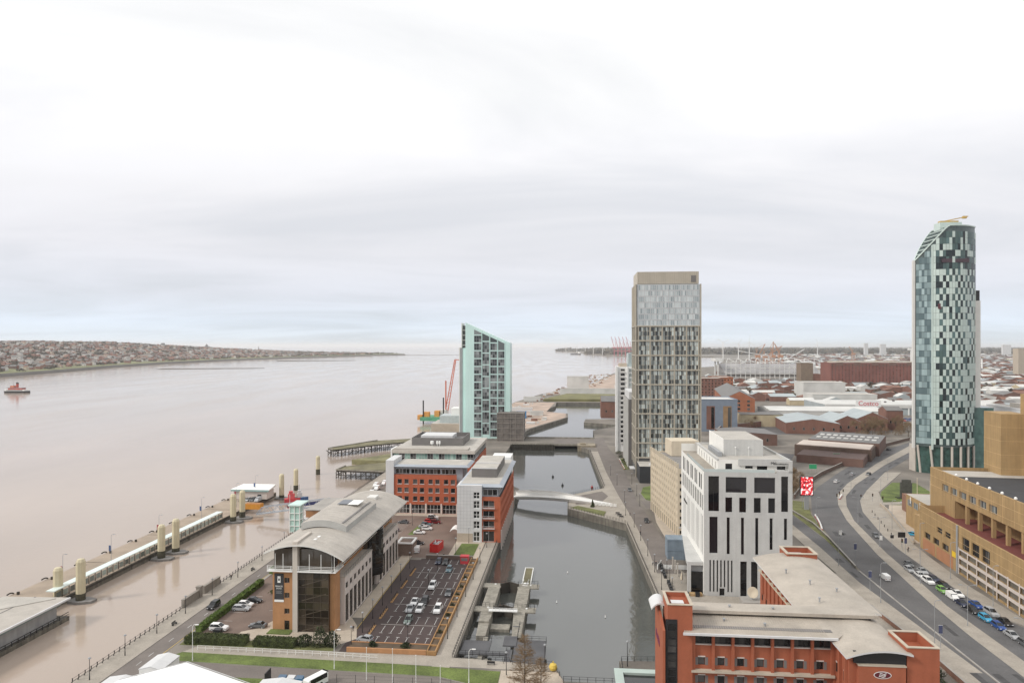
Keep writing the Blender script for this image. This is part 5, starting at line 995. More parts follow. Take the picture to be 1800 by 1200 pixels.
for i, (e0, n0, ln, wd_, col, lab) in enumerate(((-147.5, 338, 9, 3.0, (0.55, 0.05, 0.06), 'red and white workboat moored behind the gangway'), (-143.5, 341, 7, 2.4, (0.05, 0.12, 0.28), 'blue launch moored beside the red workboat'))):
    bt = thing('workboat', lab, 'boat', e0, n0, -6.4, rad(-60)); part('hull', MB().prism([(-wd_/2, 0), (wd_/2, 0), (wd_/2, ln*0.65), (0, ln), (-wd_/2, ln*0.65)], 0, 1.9), mat('hull_%d' % i, col, 0.5), bt); part('cabin', MB().box(-wd_*0.33, ln*0.2, 1.9, wd_*0.33, ln*0.55, 4.2).box(-wd_*0.25, ln*0.25, 4.2, wd_*0.25, ln*0.45, 5.6), mat('cabin_%d' % i, (0.62, 0.10, 0.11) if i == 0 else (0.6, 0.6, 0.6), 0.5), bt); part('mast', MB().tube((0, ln*0.35, 5), (0, ln*0.35, 8.5), 0.07), m_black, bt)
# derelict timber piers beyond
for i, (pts, lab) in enumerate((([(-143, 402), (-111, 398), (-111, 430), (-121, 432), (-142, 416)], 'derelict timber pier with mossy deck beside the orange office'), ([(-179, 486), (-173, 480), (-150, 508), (-111, 540), (-111, 556), (-155, 530)], 'long curving derelict timber pier with bare piles'))):
    pr = thing('derelict_pier', lab, 'pier', 0, 0); part('deck', MB().prism(pts, -2.3, -1.4, 1, 0, True), [m_moss, m_timber], pr)
    pl = MB(); a, b = Vector(pts[0]), Vector(pts[1]); L = [(pts[k], pts[(k+1) % len(pts)]) for k in range(len(pts))]
    for p, q in L:
        k = max(1, int(math.dist(p, q)/3.2))
        for j in range(k):
            t = j/k; x, y = p[0]+(q[0]-p[0])*t, p[1]+(q[1]-p[1])*t; pl.tube((x, y, -8), (x, y, -2.2), 0.28, n=5)
            if j % 2 == 0: pl.bar((x, y, -6), (x+(q[0]-p[0])/k*1.6, y+(q[1]-p[1])/k*1.6, -2.4), 0.25, 0.3)
        pl.bar((p[0], p[1], -4.2), (q[0], q[1], -4.2), 0.3, 0.35)
    part('piles', pl, m_timber, pr, kind='stuff')
    ew = MB(); ew.bar(pts[0]+(-1.1,), pts[1]+(-1.1,), 0.6, 0.7); ew.bar(pts[-1]+(-1.1,), pts[0]+(-1.1,), 0.6, 0.7); part('edge_beam', ew, m_lockc, pr)
struct('mossy_bank', MB().prism([(-150, 452, -3.5), (-128, 462, -1), (-111, 478, -0.5), (-110, 438, -0.5), (-124, 440, -2)], -8, -2), mat('bank_moss', (0.17, 0.16, 0.08), 0.95, 0.4, 0.15, 0.6, 1.5))

# ================================================================== railings, walls, lamps
def railing(name, label, pts, step, h=1.15, curved=False, m=m_black, z=0.12, rails=(0.55, 1.1)):
    r_ = thing(name, label, 'railing', 0, 0); pm = MB()
    if curved:
        for k in range(4): t = k/4; pm.bar((0.25*sin(t*2.2), 0, h*t), (0.25*sin((t+.25)*2.2), 0, h*(t+.25)), 0.14, 0.16)
    else: pm.box(-0.05, -0.05, 0, 0.05, 0.05, h)
    pme = pm.mesh('post', [m]); rl = MB(); cnt = 0
    for a, b in zip(pts, pts[1:]):
        d = math.dist(a, b); k = max(1, int(d/step))
        for i in range(k):
            t = i/k; put('post', pme, r_, (a[0]+(b[0]-a[0])*t, a[1]+(b[1]-a[1])*t, z), math.atan2(b[1]-a[1], b[0]-a[0])-pi/2)
        for hh in rails: rl.bar((a[0]+(0.2 if curved else 0), a[1], z+hh), (b[0]+(0.2 if curved else 0), b[1], z+hh), 0.05, 0.05)
    part('rail', rl, m, r_); return r_
railing('river_railing', 'curved black post railing along the near river promenade', [(-109.3, 140), (-109.3, 183)], 1.9, 1.25, True); railing('river_railing', 'curved black post railing along the far river promenade', [(-109.3, 203), (-109.6, 262), (-109.6, 398)], 1.9, 1.25, True)
railing('dock_railing', 'black railing along the west edge of the dock', [(-28.6, 160), (-28.6, 262)], 1.5); railing('dock_railing', 'black railing along the east edge of the dock', [(25.4, 166), (25.3, 195), (22.1, 286)], 1.5)
railing('landing_railing', 'black railing round the footbridge landing', [(21.5, 288), (-2.3, 311.5), (-2.3, 317)], 1.6); railing('landing_railing', 'black railing along the far side of the footbridge landing', [(-2.3, 322), (-2.3, 338), (15.8, 357.5)], 1.6); railing('dock_railing', 'black railing on the dock edge towards the road bridge', [(16.2, 360), (11.4, 486)], 2.0)
railing('quay_end_railing', 'black railing across the near end of the dock', [(-2.2, 150.8), (12, 150.8)], 1.7); railing('quay_end_railing', 'black railing round the small stone quay', [(11.2, 152), (11.2, 161.6), (24.8, 162.6)], 1.5); railing('quay_end_railing', 'short black railing by the yellow buoy', [(-14, 157.6), (-4.8, 157.6), (-2.6, 151.5)], 1.6); railing('verge_railing', 'white post and rail fence beside the hedges', [(-91, 158.4), (-60, 158.0), (-46, 157.2)], 2.0, 1.0, False, m_white)
railing('bridge_railing', 'thin dark railing on the road bridge', [(-46, 508.4), (17, 508.4)], 2.4)
stw = thing('stone_wall', 'grey stone wall with gate pier on the promenade edge', 'wall', 0, 0)
m_gran = mat('granite', (0.25, 0.225, 0.195), 0.9, 0.2, 0.5)
part('wall_length', MB().box(-109.9, 183, 0.1, -109.2, 191, 2.3).box(-110, 183, 2.3, -109.1, 191, 2.5), m_gran, stw); part('wall_length', MB().box(-109.9, 194, 0.1, -109.2, 203, 2.3).box(-110, 194, 2.3, -109.1, 203, 2.5), m_gran, stw); part('gate_pier', MB().box(-110.2, 191, 0.1, -108.9, 192.3, 3.0).box(-110.3, 190.9, 3.0, -108.8, 192.4, 3.4), m_gran, stw)
def lamp_kind(h, style):
    p = MB(); p.tube((0, 0, 0), (0, 0, 0.9), 0.13, 0.11).tube((0, 0, 0.9), (0, 0, h), 0.085, 0.055); hd = MB()
    if style == 'head': hd.lathe([(0.1, h), (0.34, h+0.12), (0.3, h+0.3), (0.06, h+0.45)], 8)
    elif style == 'swan':
        p.tube((0, 0, h), (0.35, 0, h+0.5), 0.055).tube((0.35, 0, h+0.5), (0.9, 0, h+0.55), 0.05); hd.box(0.7, -0.14, h+0.45, 1.5, 0.14, h+0.6)
    elif style == 'twin':
        p.tube((0, 0, h), (-1.6, 0, h+0.35), 0.05).tube((0, 0, h), (1.6, 0, h+0.35), 0.05); hd.box(-2.3, -0.14, h+0.28, -1.4, 0.14, h+0.42).box(1.4, -0.14, h+0.28, 2.3, 0.14, h+0.42)
    return p, hd
LK = {}
def lamp(e, n, h, style, label, group, m=m_black, z=0.0, hm=None):
    key = (h, style, m.name)
    if key not in LK: p, hd = lamp_kind(h, style); LK[key] = (p.mesh('pole', [m]), hd.mesh('lamp_head', [hm or m_steel]))
    t = thing('lamp_post', label, 'lamp post', e, n, z, 0, group); put('pole', LK[key][0], t); put('lamp_head', LK[key][1], t); return t
for i, n in enumerate((142, 154, 166.5, 179.5, 193.5, 209, 226, 244, 263, 285)): lamp(-106.6, n, 4.6, 'head', 'black lamp post on the river promenade, %s from the near end' % ORD[i], 'lamp posts on the river promenade', z=0.12)
for i, n in enumerate((205, 228, 256, 287, 318, 338)):
    t = lamp(-163, n, 11, 'swan', 'tall grey lamp post on the landing stage, %s from the near end' % ORD[i], 'lamp posts on the landing stage', m_steel, DZ); part('pennant', MB().box(-0.9, -0.04, 5.6, -0.15, 0.04, 7.6), mat('pennant_%d' % (i % 2), (0.06, 0.10, 0.22) if i % 2 else (0.30, 0.06, 0.08), 0.7), t)
for i, n in enumerate((163, 172, 181, 190.5, 200, 211, 223)): lamp(-54.2, n, 5.0, 'head', 'slim black lamp post beside the dark car park, %s from the near end' % ORD[i], 'lamp posts along the service lane')
for i, (e, n) in enumerate(((-40.5, 164.6), (-43.5, 176.5), (-44, 205), (-44.5, 221))): lamp(e, n, 5.5, 'head', 'black lamp post among dark car park bays, %s from near end' % ORD[i], 'lamp posts in the dark car park')
for i, n in enumerate((170, 184, 199, 214, 230, 248)): lamp(-31.6, n, 5.0, 'head', 'black lamp post on the dockside path, %s from the near end' % ORD[i], 'lamp posts on the dockside path', z=0.1)
for i, (e, n) in enumerate(((26.6, 210), (26.4, 226), (26, 243), (25.4, 262), (24.6, 281), (22.6, 300), (24, 325), (31, 340), (23, 365), (21, 392), (30.4, 318), (31, 368))): lamp(e, n, 5.6, 'head', 'black lamp post along the east quay, %s from the near end' % ORD[i], 'lamp posts along the east quay', z=0.1)
for i, (e, n) in enumerate(((29.5, 208), (30, 217), (30.2, 225))): lamp(e, n, 4.2, 'head', 'short lamp post by the hotel planters, %s from the near end' % ORD[i], 'lamp posts by the hotel planters', z=0.1)
for i, (e, n, hh, lab) in enumerate(((-6.5, 156, 5.5, 'black lamp post by the yellow buoy'), (12.4, 159.4, 5.5, 'black lamp post on the small stone quay'), (-15, 152.5, 5.0, 'black lamp post beside the bare tree'), (-41, 236, 6.5, 'black lamp post at the corner of the court lawn'), (-39, 253, 5.5, 'black lamp post beside the pale end tower'), (-66, 276, 6.5, 'black lamp post in the upper car park verge'))): lamp(e, n, hh, 'head', lab, None)
for i, (e, n) in enumerate(((104, 168), (103.5, 190), (107, 222), (112, 262), (118, 296), (137, 352))): lamp(e, n, 10.5, 'twin', 'tall twin armed street lamp on the median, %s from the near end' % ORD[i], 'street lamps on the median', m_steel, 0.13)
for i, (e, n) in enumerate(((88.2, 176), (88, 205), (88.6, 238), (99.5, 291), (104, 322))): lamp(e, n, 11, 'swan', 'tall street lamp on the west side of the main road, %s from the near end' % ORD[i], 'street lamps west of the main road', m_steel, 0.1)
for i, (e, n) in enumerate(((118.5, 205), (119, 228), (121.4, 252), (128, 288), (146, 340), (172, 392))): lamp(e, n, 11, 'swan', 'tall street lamp on the east pavement, %s from the near end' % ORD[i], 'street lamps on the east pavement', m_steel, 0.13)
for i, (e, n, h) in enumerate(((-89, 152.8, 8.0), (-54.5, 151.9, 8.5))): lamp(e, n, h, 'swan', ('white street lamp by the first hedge' if i == 0 else 'white street lamp in front of the tan office'), None, m_white, 0.1, m_white)
lamp(-22.8, 148, 7.0, 'swan', 'white street lamp on the lawn by the curved road', None, m_white, 0.1, m_white)
for i, (e, n, h) in enumerate(((-45.6, 147.5, 7.2), (-39.6, 147.0, 7.4), (-34.2, 146.3, 6.5), (-28.6, 145.2, 5.0))):
    t = thing('flagpole', 'bare white flagpole beside the curved road, %s from the left' % ORD[i], 'flagpole', e, n, 0, 0, 'flagpoles by the curved road'); part('pole', MB().tube((0, 0, 0), (0, 0, h), 0.09, 0.05), m_white, t); part('cap', MB().lathe([(0.09, h), (0.11, h+0.08), (0.02, h+0.18)], 8), m_white, t)
for i in range(5):
    t = thing('flagpole', 'tall cream flagpole by the brick ramp, %s from the left' % ORD[i], 'flagpole', 152+i*3.2, 318+i*1.0-i*5.6, 0, 0, 'flagpoles by the brick ramp'); part('pole', MB().tube((0, 0, 0), (0, 0, 15-i*0.4), 0.16, 0.1), m_cream, t); part('cap', MB().lathe([(0.14, 15-i*0.4), (0.18, 15.1-i*0.4), (0.02, 15.3-i*0.4)], 8), m_cream, t)
# planter walls round the dark car park
pw = thing('planter_wall', 'orange timber planter wall between dark car park and dockside path', 'planter', 0, 0); m_wood = mat('orange_timber', (0.36, 0.205, 0.085), 0.85, 0.15, 0.5, streak=0.1)
part('wall', MB().box(-35.0, 160.6, 0, -34.8, 233, 1.1).box(-33.0, 160.6, 0, -32.7, 233, 1.1).box(-34.8, 160.6, 0, -33.0, 160.9, 1.1), m_wood, pw); part('soil', MB().box(-34.8, 160.9, 0, -33, 233, 0.75), mat('soil', (0.10, 0.07, 0.045), 0.95, 0.3, 0.5), pw)
for i in range(17): part('cross_wall', MB().box(-34.8, 164+i*4.1, 0.75, -33, 164.3+i*4.1, 1.08), m_wood, pw)
p2_ = thing('planter_wall', 'long brick planter across the near end of the dark car park', 'planter', 0, 0); part('wall', MB().box(-54.6, 160.6, 0, -35.1, 161, 1.2).box(-54.6, 164.4, 0, -35.1, 164.7, 1.0), m_tan, p2_); part('soil', MB().box(-54.5, 161, 0, -35.1, 164.4, 0.85), MATS['soil'], p2_)
p3_ = solo('brick_wall', 'low brick wall between dark car park and court', 'wall', MB().box(-51, 233.4, 0, -34.6, 233.8, 1.3).box(-51, 233.35, 1.3, -34.6, 233.85, 1.42, 1), [m_brickp, m_kerb], 0, 0)
for i, n in enumerate((169.5, 181, 192.5, 204, 215.5)):
    t = thing('kerb_planter', 'timber edged kerb with bollards beside the service lane, %s from the near end' % ORD[i], 'planter', -52.2, n, 0, 0, 'kerbs with bollards beside the service lane'); part('edge', MB().box(-0.3, 0, 0, 0.3, 7, 0.25), m_wood, t)
    for k in range(5): part('bollard', MB().tube((0, 0.8+k*1.4, 0.2), (0, 0.8+k*1.4, 1.15), 0.11, n=6), m_black, t)
# ================================================================== vegetation
def leaves(mb, n, fn, s0, s1, rg, mi=0):
    """n small leaf quads; fn gives a point"""
    for _ in range(n):
        p = Vector(fn()); s = rg.uniform(s0, s1); a = Vector((rg.gauss(0, 1), rg.gauss(0, 1), rg.gauss(0, 1))).normalized(); b = a.orthogonal().normalized(); c = a.cross(b)
        mb.face([p-b*s-c*s*0.6, p+b*s-c*s*0.6, p+b*s+c*s*0.6, p-b*s+c*s*0.6], mi)
def m_leaf(nm, c): return mat(nm, c, 0.9, 0.45, 0.9, fine=0.3)
ml1, ml2, ml3 = m_leaf('hedge_leaf', (0.060, 0.075, 0.022)), m_leaf('light_leaf', (0.10, 0.15, 0.028)), m_leaf('dark_leaf', (0.035, 0.045, 0.016))
def hedge(label, e0, n0, e1, n1, h, wd_, m=ml1, dens=34):
    L = math.dist((e0, n0), (e1, n1)); t = thing('hedge', label, 'hedge', e0, n0, 0.1, math.atan2(n1-n0, e1-e0)); rg = random.Random(int(e0*7+n0)); mb = MB()
    mb.box(0.1, -wd_/2+0.15, 0, L-0.1, wd_/2-0.15, h-0.2)
    def fn():
        x = rg.uniform(0, L); k = rg.random(); hh = h*(1+0.10*noise.noise(Vector((x*0.7, e0, 0))))
        if k < 0.5: return (x, rg.uniform(-wd_/2, wd_/2), hh-abs(rg.gauss(0, 0.08)))
        return (x, (wd_/2-abs(rg.gauss(0, 0.08)))*rg.choice((-1, 1)), rg.uniform(0, hh))
    leaves(mb, int(L*(wd_+2*h)*dens), fn, 0.07, 0.16, rg); part('foliage', mb, m, t)
hedge('dense dark green hedge left of the path gap', -96, 162.4, -80.5, 162.6, 1.9, 3.2); hedge('dense dark green hedge in front of the tan office', -78.5, 162.6, -68, 162.4, 1.7, 3.2)
hedge('bright green hedge between river road and brick car park', -96.3, 168, -96.3, 204, 1.6, 1.8, ml2); hedge('bright green hedge beside the tan office', -97, 213, -97, 234, 1.8, 2.2, ml2); hedge('short hedge end by the glass shelter', -93, 207.5, -89, 208.5, 1.3, 2.0)
def bush(label, e, n, r, h, m=ml1, cone=False, k=900):
    t = thing('shrub', label, 'shrub', e, n, 0.1); rg = random.Random(int(e*13+n)); mb = MB()
    def fn():
        z = rg.random(); rr = r*((1-z)*0.9+0.1 if cone else math.sqrt(max(0.05, 1-(2*z-0.8)**2/1.6)))*rg.uniform(0.55, 1); a = rg.uniform(0, 2*pi); rr *= 1+0.9*noise.noise(Vector((a*1.9, z*3.2, e))); return (rr*cos(a)+.3*r*noise.noise(Vector((z*3, e, 1))), rr*sin(a), z*h*(1+.35*noise.noise(Vector((a, e, 2))))+0.1)
    leaves(mb, k, fn, 0.08, 0.2, rg); part('foliage', mb, m, t); part('stem', MB().tube((0, 0, 0), (0, 0, h*0.7), 0.09, 0.03, 5), m_timber, t)
for i, (e, n, r, h, lb) in enumerate(((-65.8, 163, 1.7, 2.6, 'dark rounded shrub beside the office hedge'), (-62.2, 163.2, 1.9, 4.2, 'tall ragged dark shrub in front of the stair glazing'), (-59.2, 163.2, 1.7, 3.4, 'dark spreading shrub at the corner by the service lane'), (-48.6, 162.8, 0.9, 1.5, 'small shrub in the brick planter, left'), (-40.5, 162.8, 1.0, 1.6, 'small shrub in the brick planter, right'), (8.8, 314.5, 0.9, 3.0, 'small conifer beside the footbridge'), (-88, 197, 2.0, 1.0, 'low shrub bed beside the brick car park'))): bush(lb, e, n, r, h, ml3 if i < 5 else ml1, cone=(i == 5))
for i, n in enumerate((172, 183, 190, 198, 205, 213)): bush('small dark shrub in the timber planter, %s from the near end' % ORD[i], -33.9, n, 0.55, 1.2, ml3, k=160)
for i, (e, n, r, h) in enumerate(((31, 455, 1.8, 1.6), (31.6, 428, 2.6, 1.8), (32.4, 441, 1.5, 1.5), (30.8, 470, 2.2, 2.0))): bush('low dark shrub below the white apartment tower, %s from the near end' % ORD[i], e, n, r, h, ml3, k=300)
m_bark = mat('bark', (0.12, 0.095, 0.07), 0.95, 0.2, 1.0); m_twig = mat('twig', (0.20, 0.135, 0.075), 0.95, 0.25, 0.8)
def bare_tree(label, e, n, h, spread, seed, group=None, conic=False, m=m_twig, depth=4, den=1.0, z=0.0):
    rg = random.Random(seed); tr, tw = MB(), MB(); t = thing('bare_tree', label, 'tree', e, n, z, 0, group)
    def branch(p, d, L, r, lv):
        q = p+d*L; (tr if lv <= 1 else tw).tube(p, q, r, r*0.62, 4 if lv <= 1 else 3, cap=False)
        if lv >= depth: return
        k = 3 if lv == 0 else rg.choice((2, 3, 3))
        for i in range(k):
            a = Vector((rg.gauss(0, 1), rg.gauss(0, 1), rg.gauss(0.2, 0.6))).normalized(); dd = (d*0.75+a*spread).normalized(); branch(p+d*L*rg.uniform(0.65, 1.0), dd, L*rg.uniform(0.58, 0.8), max(.035, r*0.55), lv+1)
    if conic:
        tr.tube((0, 0, 0), (0, 0, h), 0.16, 0.03, 6)
        for i in range(int(130*den)):
            z0 = rg.uniform(0.10, 0.97)*h; L = (1-z0/h)**0.8*spread*rg.uniform(0.6, 1.1)+0.3; a = rg.uniform(0, 2*pi); d = Vector((cos(a), sin(a), 0.35)).normalized(); p = Vector((0, 0, z0)); q = p+d*L; tw.tube(p, q, 0.035, 0.012, 3, cap=False)
            for j in range(int(5+L*3)):
                s = p+d*L*rg.uniform(0.25, 1.0); b = (d*0.6+Vector((rg.gauss(0, .6), rg.gauss(0, .6), rg.gauss(0.05, .35)))).normalized(); ln = rg.uniform(0.3, 0.9); tw.tube(s, s+b*ln, 0.016, 0.008, 3, cap=False)
                for _ in range(2): c = s+b*ln*rg.random(); tw.tube(c, c+Vector((rg.gauss(0, .2), rg.gauss(0, .2), rg.gauss(0, .16))), 0.012, 0.006, 3, cap=False)
    else: branch(Vector((0, 0, 0)), Vector((0, 0, 1)), h*0.28, h*0.024, 0)
    if not conic:
        ends = [tw.v[i] for i in range(0, len(tw.v), 3)]
        leaves(tw, len(ends)*2, lambda: Vector(rg.choice(ends))+Vector((rg.gauss(0, .5), rg.gauss(0, .5), rg.gauss(0, .5))), .05, .16, rg)
    part('trunk', tr, m_bark, t); part('crown', tw, m, t)
bare_tree('tall bare larch like tree on the near quay', -10.4, 146, 12.2, 4.4, 3, conic=True, den=1.5); bare_tree('smaller bare tree beside the larch on the near quay', -6.8, 143.5, 8.6, 3.2, 8, conic=True, den=0.9)
TR = [(262+k*5.2+RG.uniform(-7, 7), 590+RG.uniform(-16, 26)+k*3) for k in range(-6, 10)]+[(112, 366), (107, 352), (118, 384), (104, 342), (166, 640), (172, 652), (150, 600), (158, 612), (120, 470), (116, 455)]
for i, (e, n) in enumerate(TR):
    bare_tree(('leafless brown tree in the thicket beside the main road bend' if i < 16 else 'leafless tree beside the poster hoarding' if i < 20 else 'leafless tree among the brick sheds'), e, n, RG.uniform(15, 20) if i < 16 else RG.uniform(11, 15), 0.62, 40+i, 'leafless trees in the roadside thicket' if i < 16 else 'leafless trees by the poster hoarding' if i < 20 else 'leafless trees among the sheds', depth=6 if i < 20 else 5)
# ================================================================== vehicles
paint = {k: mat('paint_'+k, c, 0.28, 0.02, 1.0) for k, c in dict(white=(0.78, 0.78, 0.77), silver=(0.38, 0.39, 0.40), grey=(0.11, 0.115, 0.12), black=(0.016, 0.016, 0.018), navy=(0.018, 0.026, 0.06), blue=(0.02, 0.07, 0.26), sky=(0.05, 0.34, 0.55), green=(0.20, 0.42, 0.10), red=(0.50, 0.025, 0.03), maroon=(0.16, 0.015, 0.02), teal=(0.12, 0.20, 0.23), sage=(0.14, 0.18, 0.16)).items()}
g_car = mat('car_glass', (0.012, 0.014, 0.016), 0.06, 0.0); m_tyre = mat('tyre', (0.015, 0.015, 0.015), 0.9); m_hub = mat('wheel_rim', (0.40, 0.40, 0.41), 0.4); m_hl = mat('head_lamp', (0.75, 0.76, 0.78), 0.15); m_tl = mat('tail_lamp', (0.30, 0.012, 0.012), 0.3)
PROF = dict(   # side outline of body (y, z) and of the glass house; length along y, front at +y
 saloon=([(-2.15, .45), (-2.2, .8), (-1.95, .95), (-1.35, .98), (-.75, 1.0), (.75, .98), (1.55, .86), (2.1, .70), (2.2, .45)], [(-1.5, .97), (-.9, 1.40), (.15, 1.44), (1.0, .95)], 0.86),
 hatch=([(-1.95, .45), (-2.0, .95), (-1.85, 1.02), (-.8, 1.02), (.7, 1.0), (1.45, .90), (1.92, .72), (2.0, .45)], [(-1.9, 1.0), (-1.55, 1.45), (.05, 1.50), (.95, .98)], 0.84),
 suv=([(-2.15, .5), (-2.2, 1.05), (-2.1, 1.12), (-.8, 1.14), (.8, 1.12), (1.65, 1.02), (2.15, .85), (2.2, .5)], [(-2.12, 1.10), (-1.85, 1.66), (.1, 1.72), (1.05, 1.10)], 0.9),
 estate=([(-2.3, .45), (-2.35, .9), (-2.2, 1.0), (-.8, 1.0), (.8, .98), (1.65, .86), (2.2, .70), (2.3, .45)], [(-2.22, .98), (-1.95, 1.42), (.1, 1.46), (1.05, .96)], 0.87),
 van=([(-2.4, .5), (-2.45, 1.9), (-2.3, 2.0), (.75, 2.0), (1.25, 1.55), (1.6, 1.2), (2.3, 1.0), (2.4, .5)], [(.82, 1.25), (.9, 1.9), (1.2, 1.56), (1.55, 1.22)], 0.92))
CM = {}
def car_meshes(kind):
    if kind in CM: return CM[kind]
    body, gl, hwid = PROF[kind]; b = MB(); k = len(body)
    def loft(mb, prof, ws, mi=0):
        n_ = len(prof); i0 = len(mb.v)
        for s in (-1, 1): mb.v += [(s*w_, y, z) for (y, z), w_ in zip(prof, ws)]
        for i in range(n_):
            j = (i+1) % n_; mb.f.append((i0+i, i0+j, i0+n_+j, i0+n_+i)); mb.m.append(mi)
        mb.f.append(tuple(range(i0+n_-1, i0-1, -1))); mb.m.append(mi); mb.f.append(tuple(range(i0+n_, i0+2*n_))); mb.m.append(mi)
    y0, y1 = body[0][0], body[-1][0]
    loft(b, [(y0, .28)]+body+[(y1, .28)], [hwid*.95]+[hwid*(1.0 if z < .9 else .96) for y, z in body]+[hwid*.95])
    if kind != 'van':
        rz_ = max(z for y, z in gl); a, c = [y for y, z in gl if z > rz_-0.07]; b.box(-hwid*.76, a, rz_-0.03, hwid*.76, c, rz_+0.03)
        for s in (-1, 1): b.bar((s*hwid*.80, (a+c)/2-0.15, .95), (s*hwid*.765, (a+c)/2-0.15, rz_), 0.07, 0.1); b.bar((s*hwid*.9, gl[0][0]+.05, gl[0][1]), (s*hwid*.765, a, rz_), 0.06, 0.1); b.bar((s*hwid*.9, gl[-1][0], gl[-1][1]), (s*hwid*.765, c, rz_), 0.06, 0.06)
    G = MB(); loft(G, gl, [hwid*(.93 if z < 1.2 else .76) for y, z in gl] if kind != 'van' else [hwid*1.005]*2+[hwid*.97]*2)
    wh = MB(); wh.tube((-.11, 0, 0), (.11, 0, 0), .31, n=12); rim_ = MB().tube((-.13, 0, 0), (.13, 0, 0), .19, n=8).mesh('rim', [m_hub])
    hl = MB().box(-.2, -.06, -.08, .2, .04, .08)
    CM[kind] = (b.mesh('body', [paint['white']]), G.mesh('glasshouse', [g_car]), (wh.mesh('wheel', [m_tyre]), rim_), hl.mesh('headlight', [m_hl]), hl.mesh('tail_light', [m_tl]), hwid, y0, y1); return CM[kind]
def car(e, n, rz, kind, col, label, cat='car', z=0.035, group=None, sc=1.04):
    bm, gm, wm, hm_, tm__, hwid, y0, y1 = car_meshes(kind); t = thing('parked_car' if cat == 'car' else cat.replace(' ', '_'), label, cat, e, n, z, rz, group); t.scale = (sc, sc, sc)
    o = put('body', bm, t); o.material_slots[0].link = 'OBJECT'; o.material_slots[0].material = paint[col]; put('glasshouse', gm, t)
    for sx in (-1, 1):
        for yy in (y0+.75, y1-.8): q = put('wheel', wm[0], t, (sx*(hwid-.1), yy, .31)); put('rim', wm[1], q)
        put('headlight', hm_, t, (sx*hwid*.68, y1-.03, .62 if kind != 'van' else .8)); put('tail_light', tm__, t, (sx*hwid*.72, y0+.02, .75))
    return t
# dark car park (bays run along the dock), positions measured on the ground
gq = 'cars parked in the dark car park'
for e, n, rz, k, c, lb in ((-45.6, 229, pi, 'hatch', 'navy', 'dark blue hatchback in the back row of the dark car park'), (-43.1, 228.8, pi, 'saloon', 'black', 'black saloon in the back row of the dark car park'), (-40.6, 221.3, pi, 'hatch', 'teal', 'blue grey hatchback alone in the second row from the back'), (-42.9, 205.6, pi, 'suv', 'white', 'white car alone in the middle row of the dark car park'), (-36.9, 200.5, pi, 'saloon', 'grey', 'dark grey saloon beside the timber planter'), (-45.3, 192.4, pi, 'saloon', 'white', 'white saloon behind the grey car in the dark car park'), (-42.5, 192.8, pi, 'suv', 'black', 'black off roader behind a white car in the dark car park'), (-45.4, 187.4, pi, 'saloon', 'silver', 'grey saloon in the middle pair of the dark car park'), (-42.7, 187.4, pi, 'hatch', 'white', 'white hatchback in the middle pair of the dark car park'), (-37.6, 187.4, pi, 'suv', 'white', 'white car standing alone near the timber planter'), (-44, 179.5, pi, 'hatch', 'sage', 'grey green hatchback alone in the near part of the dark car park'), (-52, 166.9, rad(75), 'hatch', 'silver', 'silver blue hatchback in the near left corner of the dark car park')): car(e, n, rz, k, c, lb, group=gq)
gq = 'cars parked in the upper car park'
for e, n, rz, k, c, lb in ((-70.5, 279, pi/2, 'saloon', 'grey', 'dark grey saloon left of the grass verge'), (-71.5, 266.8, pi/2, 'saloon', 'navy', 'navy saloon alone left of the grass verge'), (-59.7, 287.6, -pi/2, 'suv', 'white', 'white car at the far end of the verge row'), (-59.2, 284.6, -pi/2, 'estate', 'grey', 'dark estate at the far end of the verge row'), (-60, 281, -pi/2, 'hatch', 'red', 'bright red hatchback in the verge row'), (-57, 280, -pi/2, 'hatch', 'maroon', 'dark red hatchback at the end of the bright red one'), (-60.2, 276.2, -pi/2, 'hatch', 'teal', 'teal hatchback in the verge row'), (-60.4, 273.0, -pi/2, 'saloon', 'silver', 'silver saloon in the verge row'), (-58.6, 270.2, -pi/2, 'hatch', 'white', 'white hatchback second from the near end of the verge row'), (-60.4, 264.2, -pi/2, 'saloon', 'white', 'white saloon at the near end of the verge row'), (-57.8, 250, -pi/2, 'estate', 'black', 'black estate parked by the brick bin store'), (-45.8, 288, -pi/2, 'hatch', 'white', 'white hatchback half hidden behind the pale end tower'), (-44.6, 279, -pi/2, 'saloon', 'grey', 'dark saloon half hidden behind the pale end tower')): car(e, n, rz, k, c, lb, group=gq)
car(-56, 241.5, rad(8), 'van', 'white', 'white van by the brick bin store', 'van')
for e, n, rz, k, c, lb in ((-101.2, 184.5, pi, 'suv', 'black', 'black car driving on the river road'), (-91.8, 189.4, -pi/2, 'saloon', 'black', 'black saloon furthest along the hedge'), (-92.6, 186.2, -pi/2, 'hatch', 'white', 'white hatchback between two dark cars by the hedge'), (-92.4, 183.3, -pi/2, 'estate', 'silver', 'grey estate nearest of three by the hedge'), (-91.8, 170.0, -pi/2, 'suv', 'white', 'white car behind the black bin box'), (-82.5, 172.6, pi/2, 'saloon', 'grey', 'dark grey saloon alone on the brick car park')): car(e, n, rz, k, c, lb)
solo('black_bin_box', 'square black bin box in front of the white car', 'bin', MB().box(-0.9, -0.7, 0, 0.9, 0.7, 1.6).box(-1.0, -0.8, 1.6, 1.0, 0.8, 1.7), m_black, -90.5, 167)
for i, (e, n, z) in enumerate(((-100, 331, 0), (-100.5, 343, 0), (-100.3, 356, 0), (-100.6, 368, 0), (-103.2, 350, 0))): car(e, n, pi, 'van', 'white', 'white van parked on the river road, %s from the near end' % ORD[i], 'van', group='white vans on the river road')
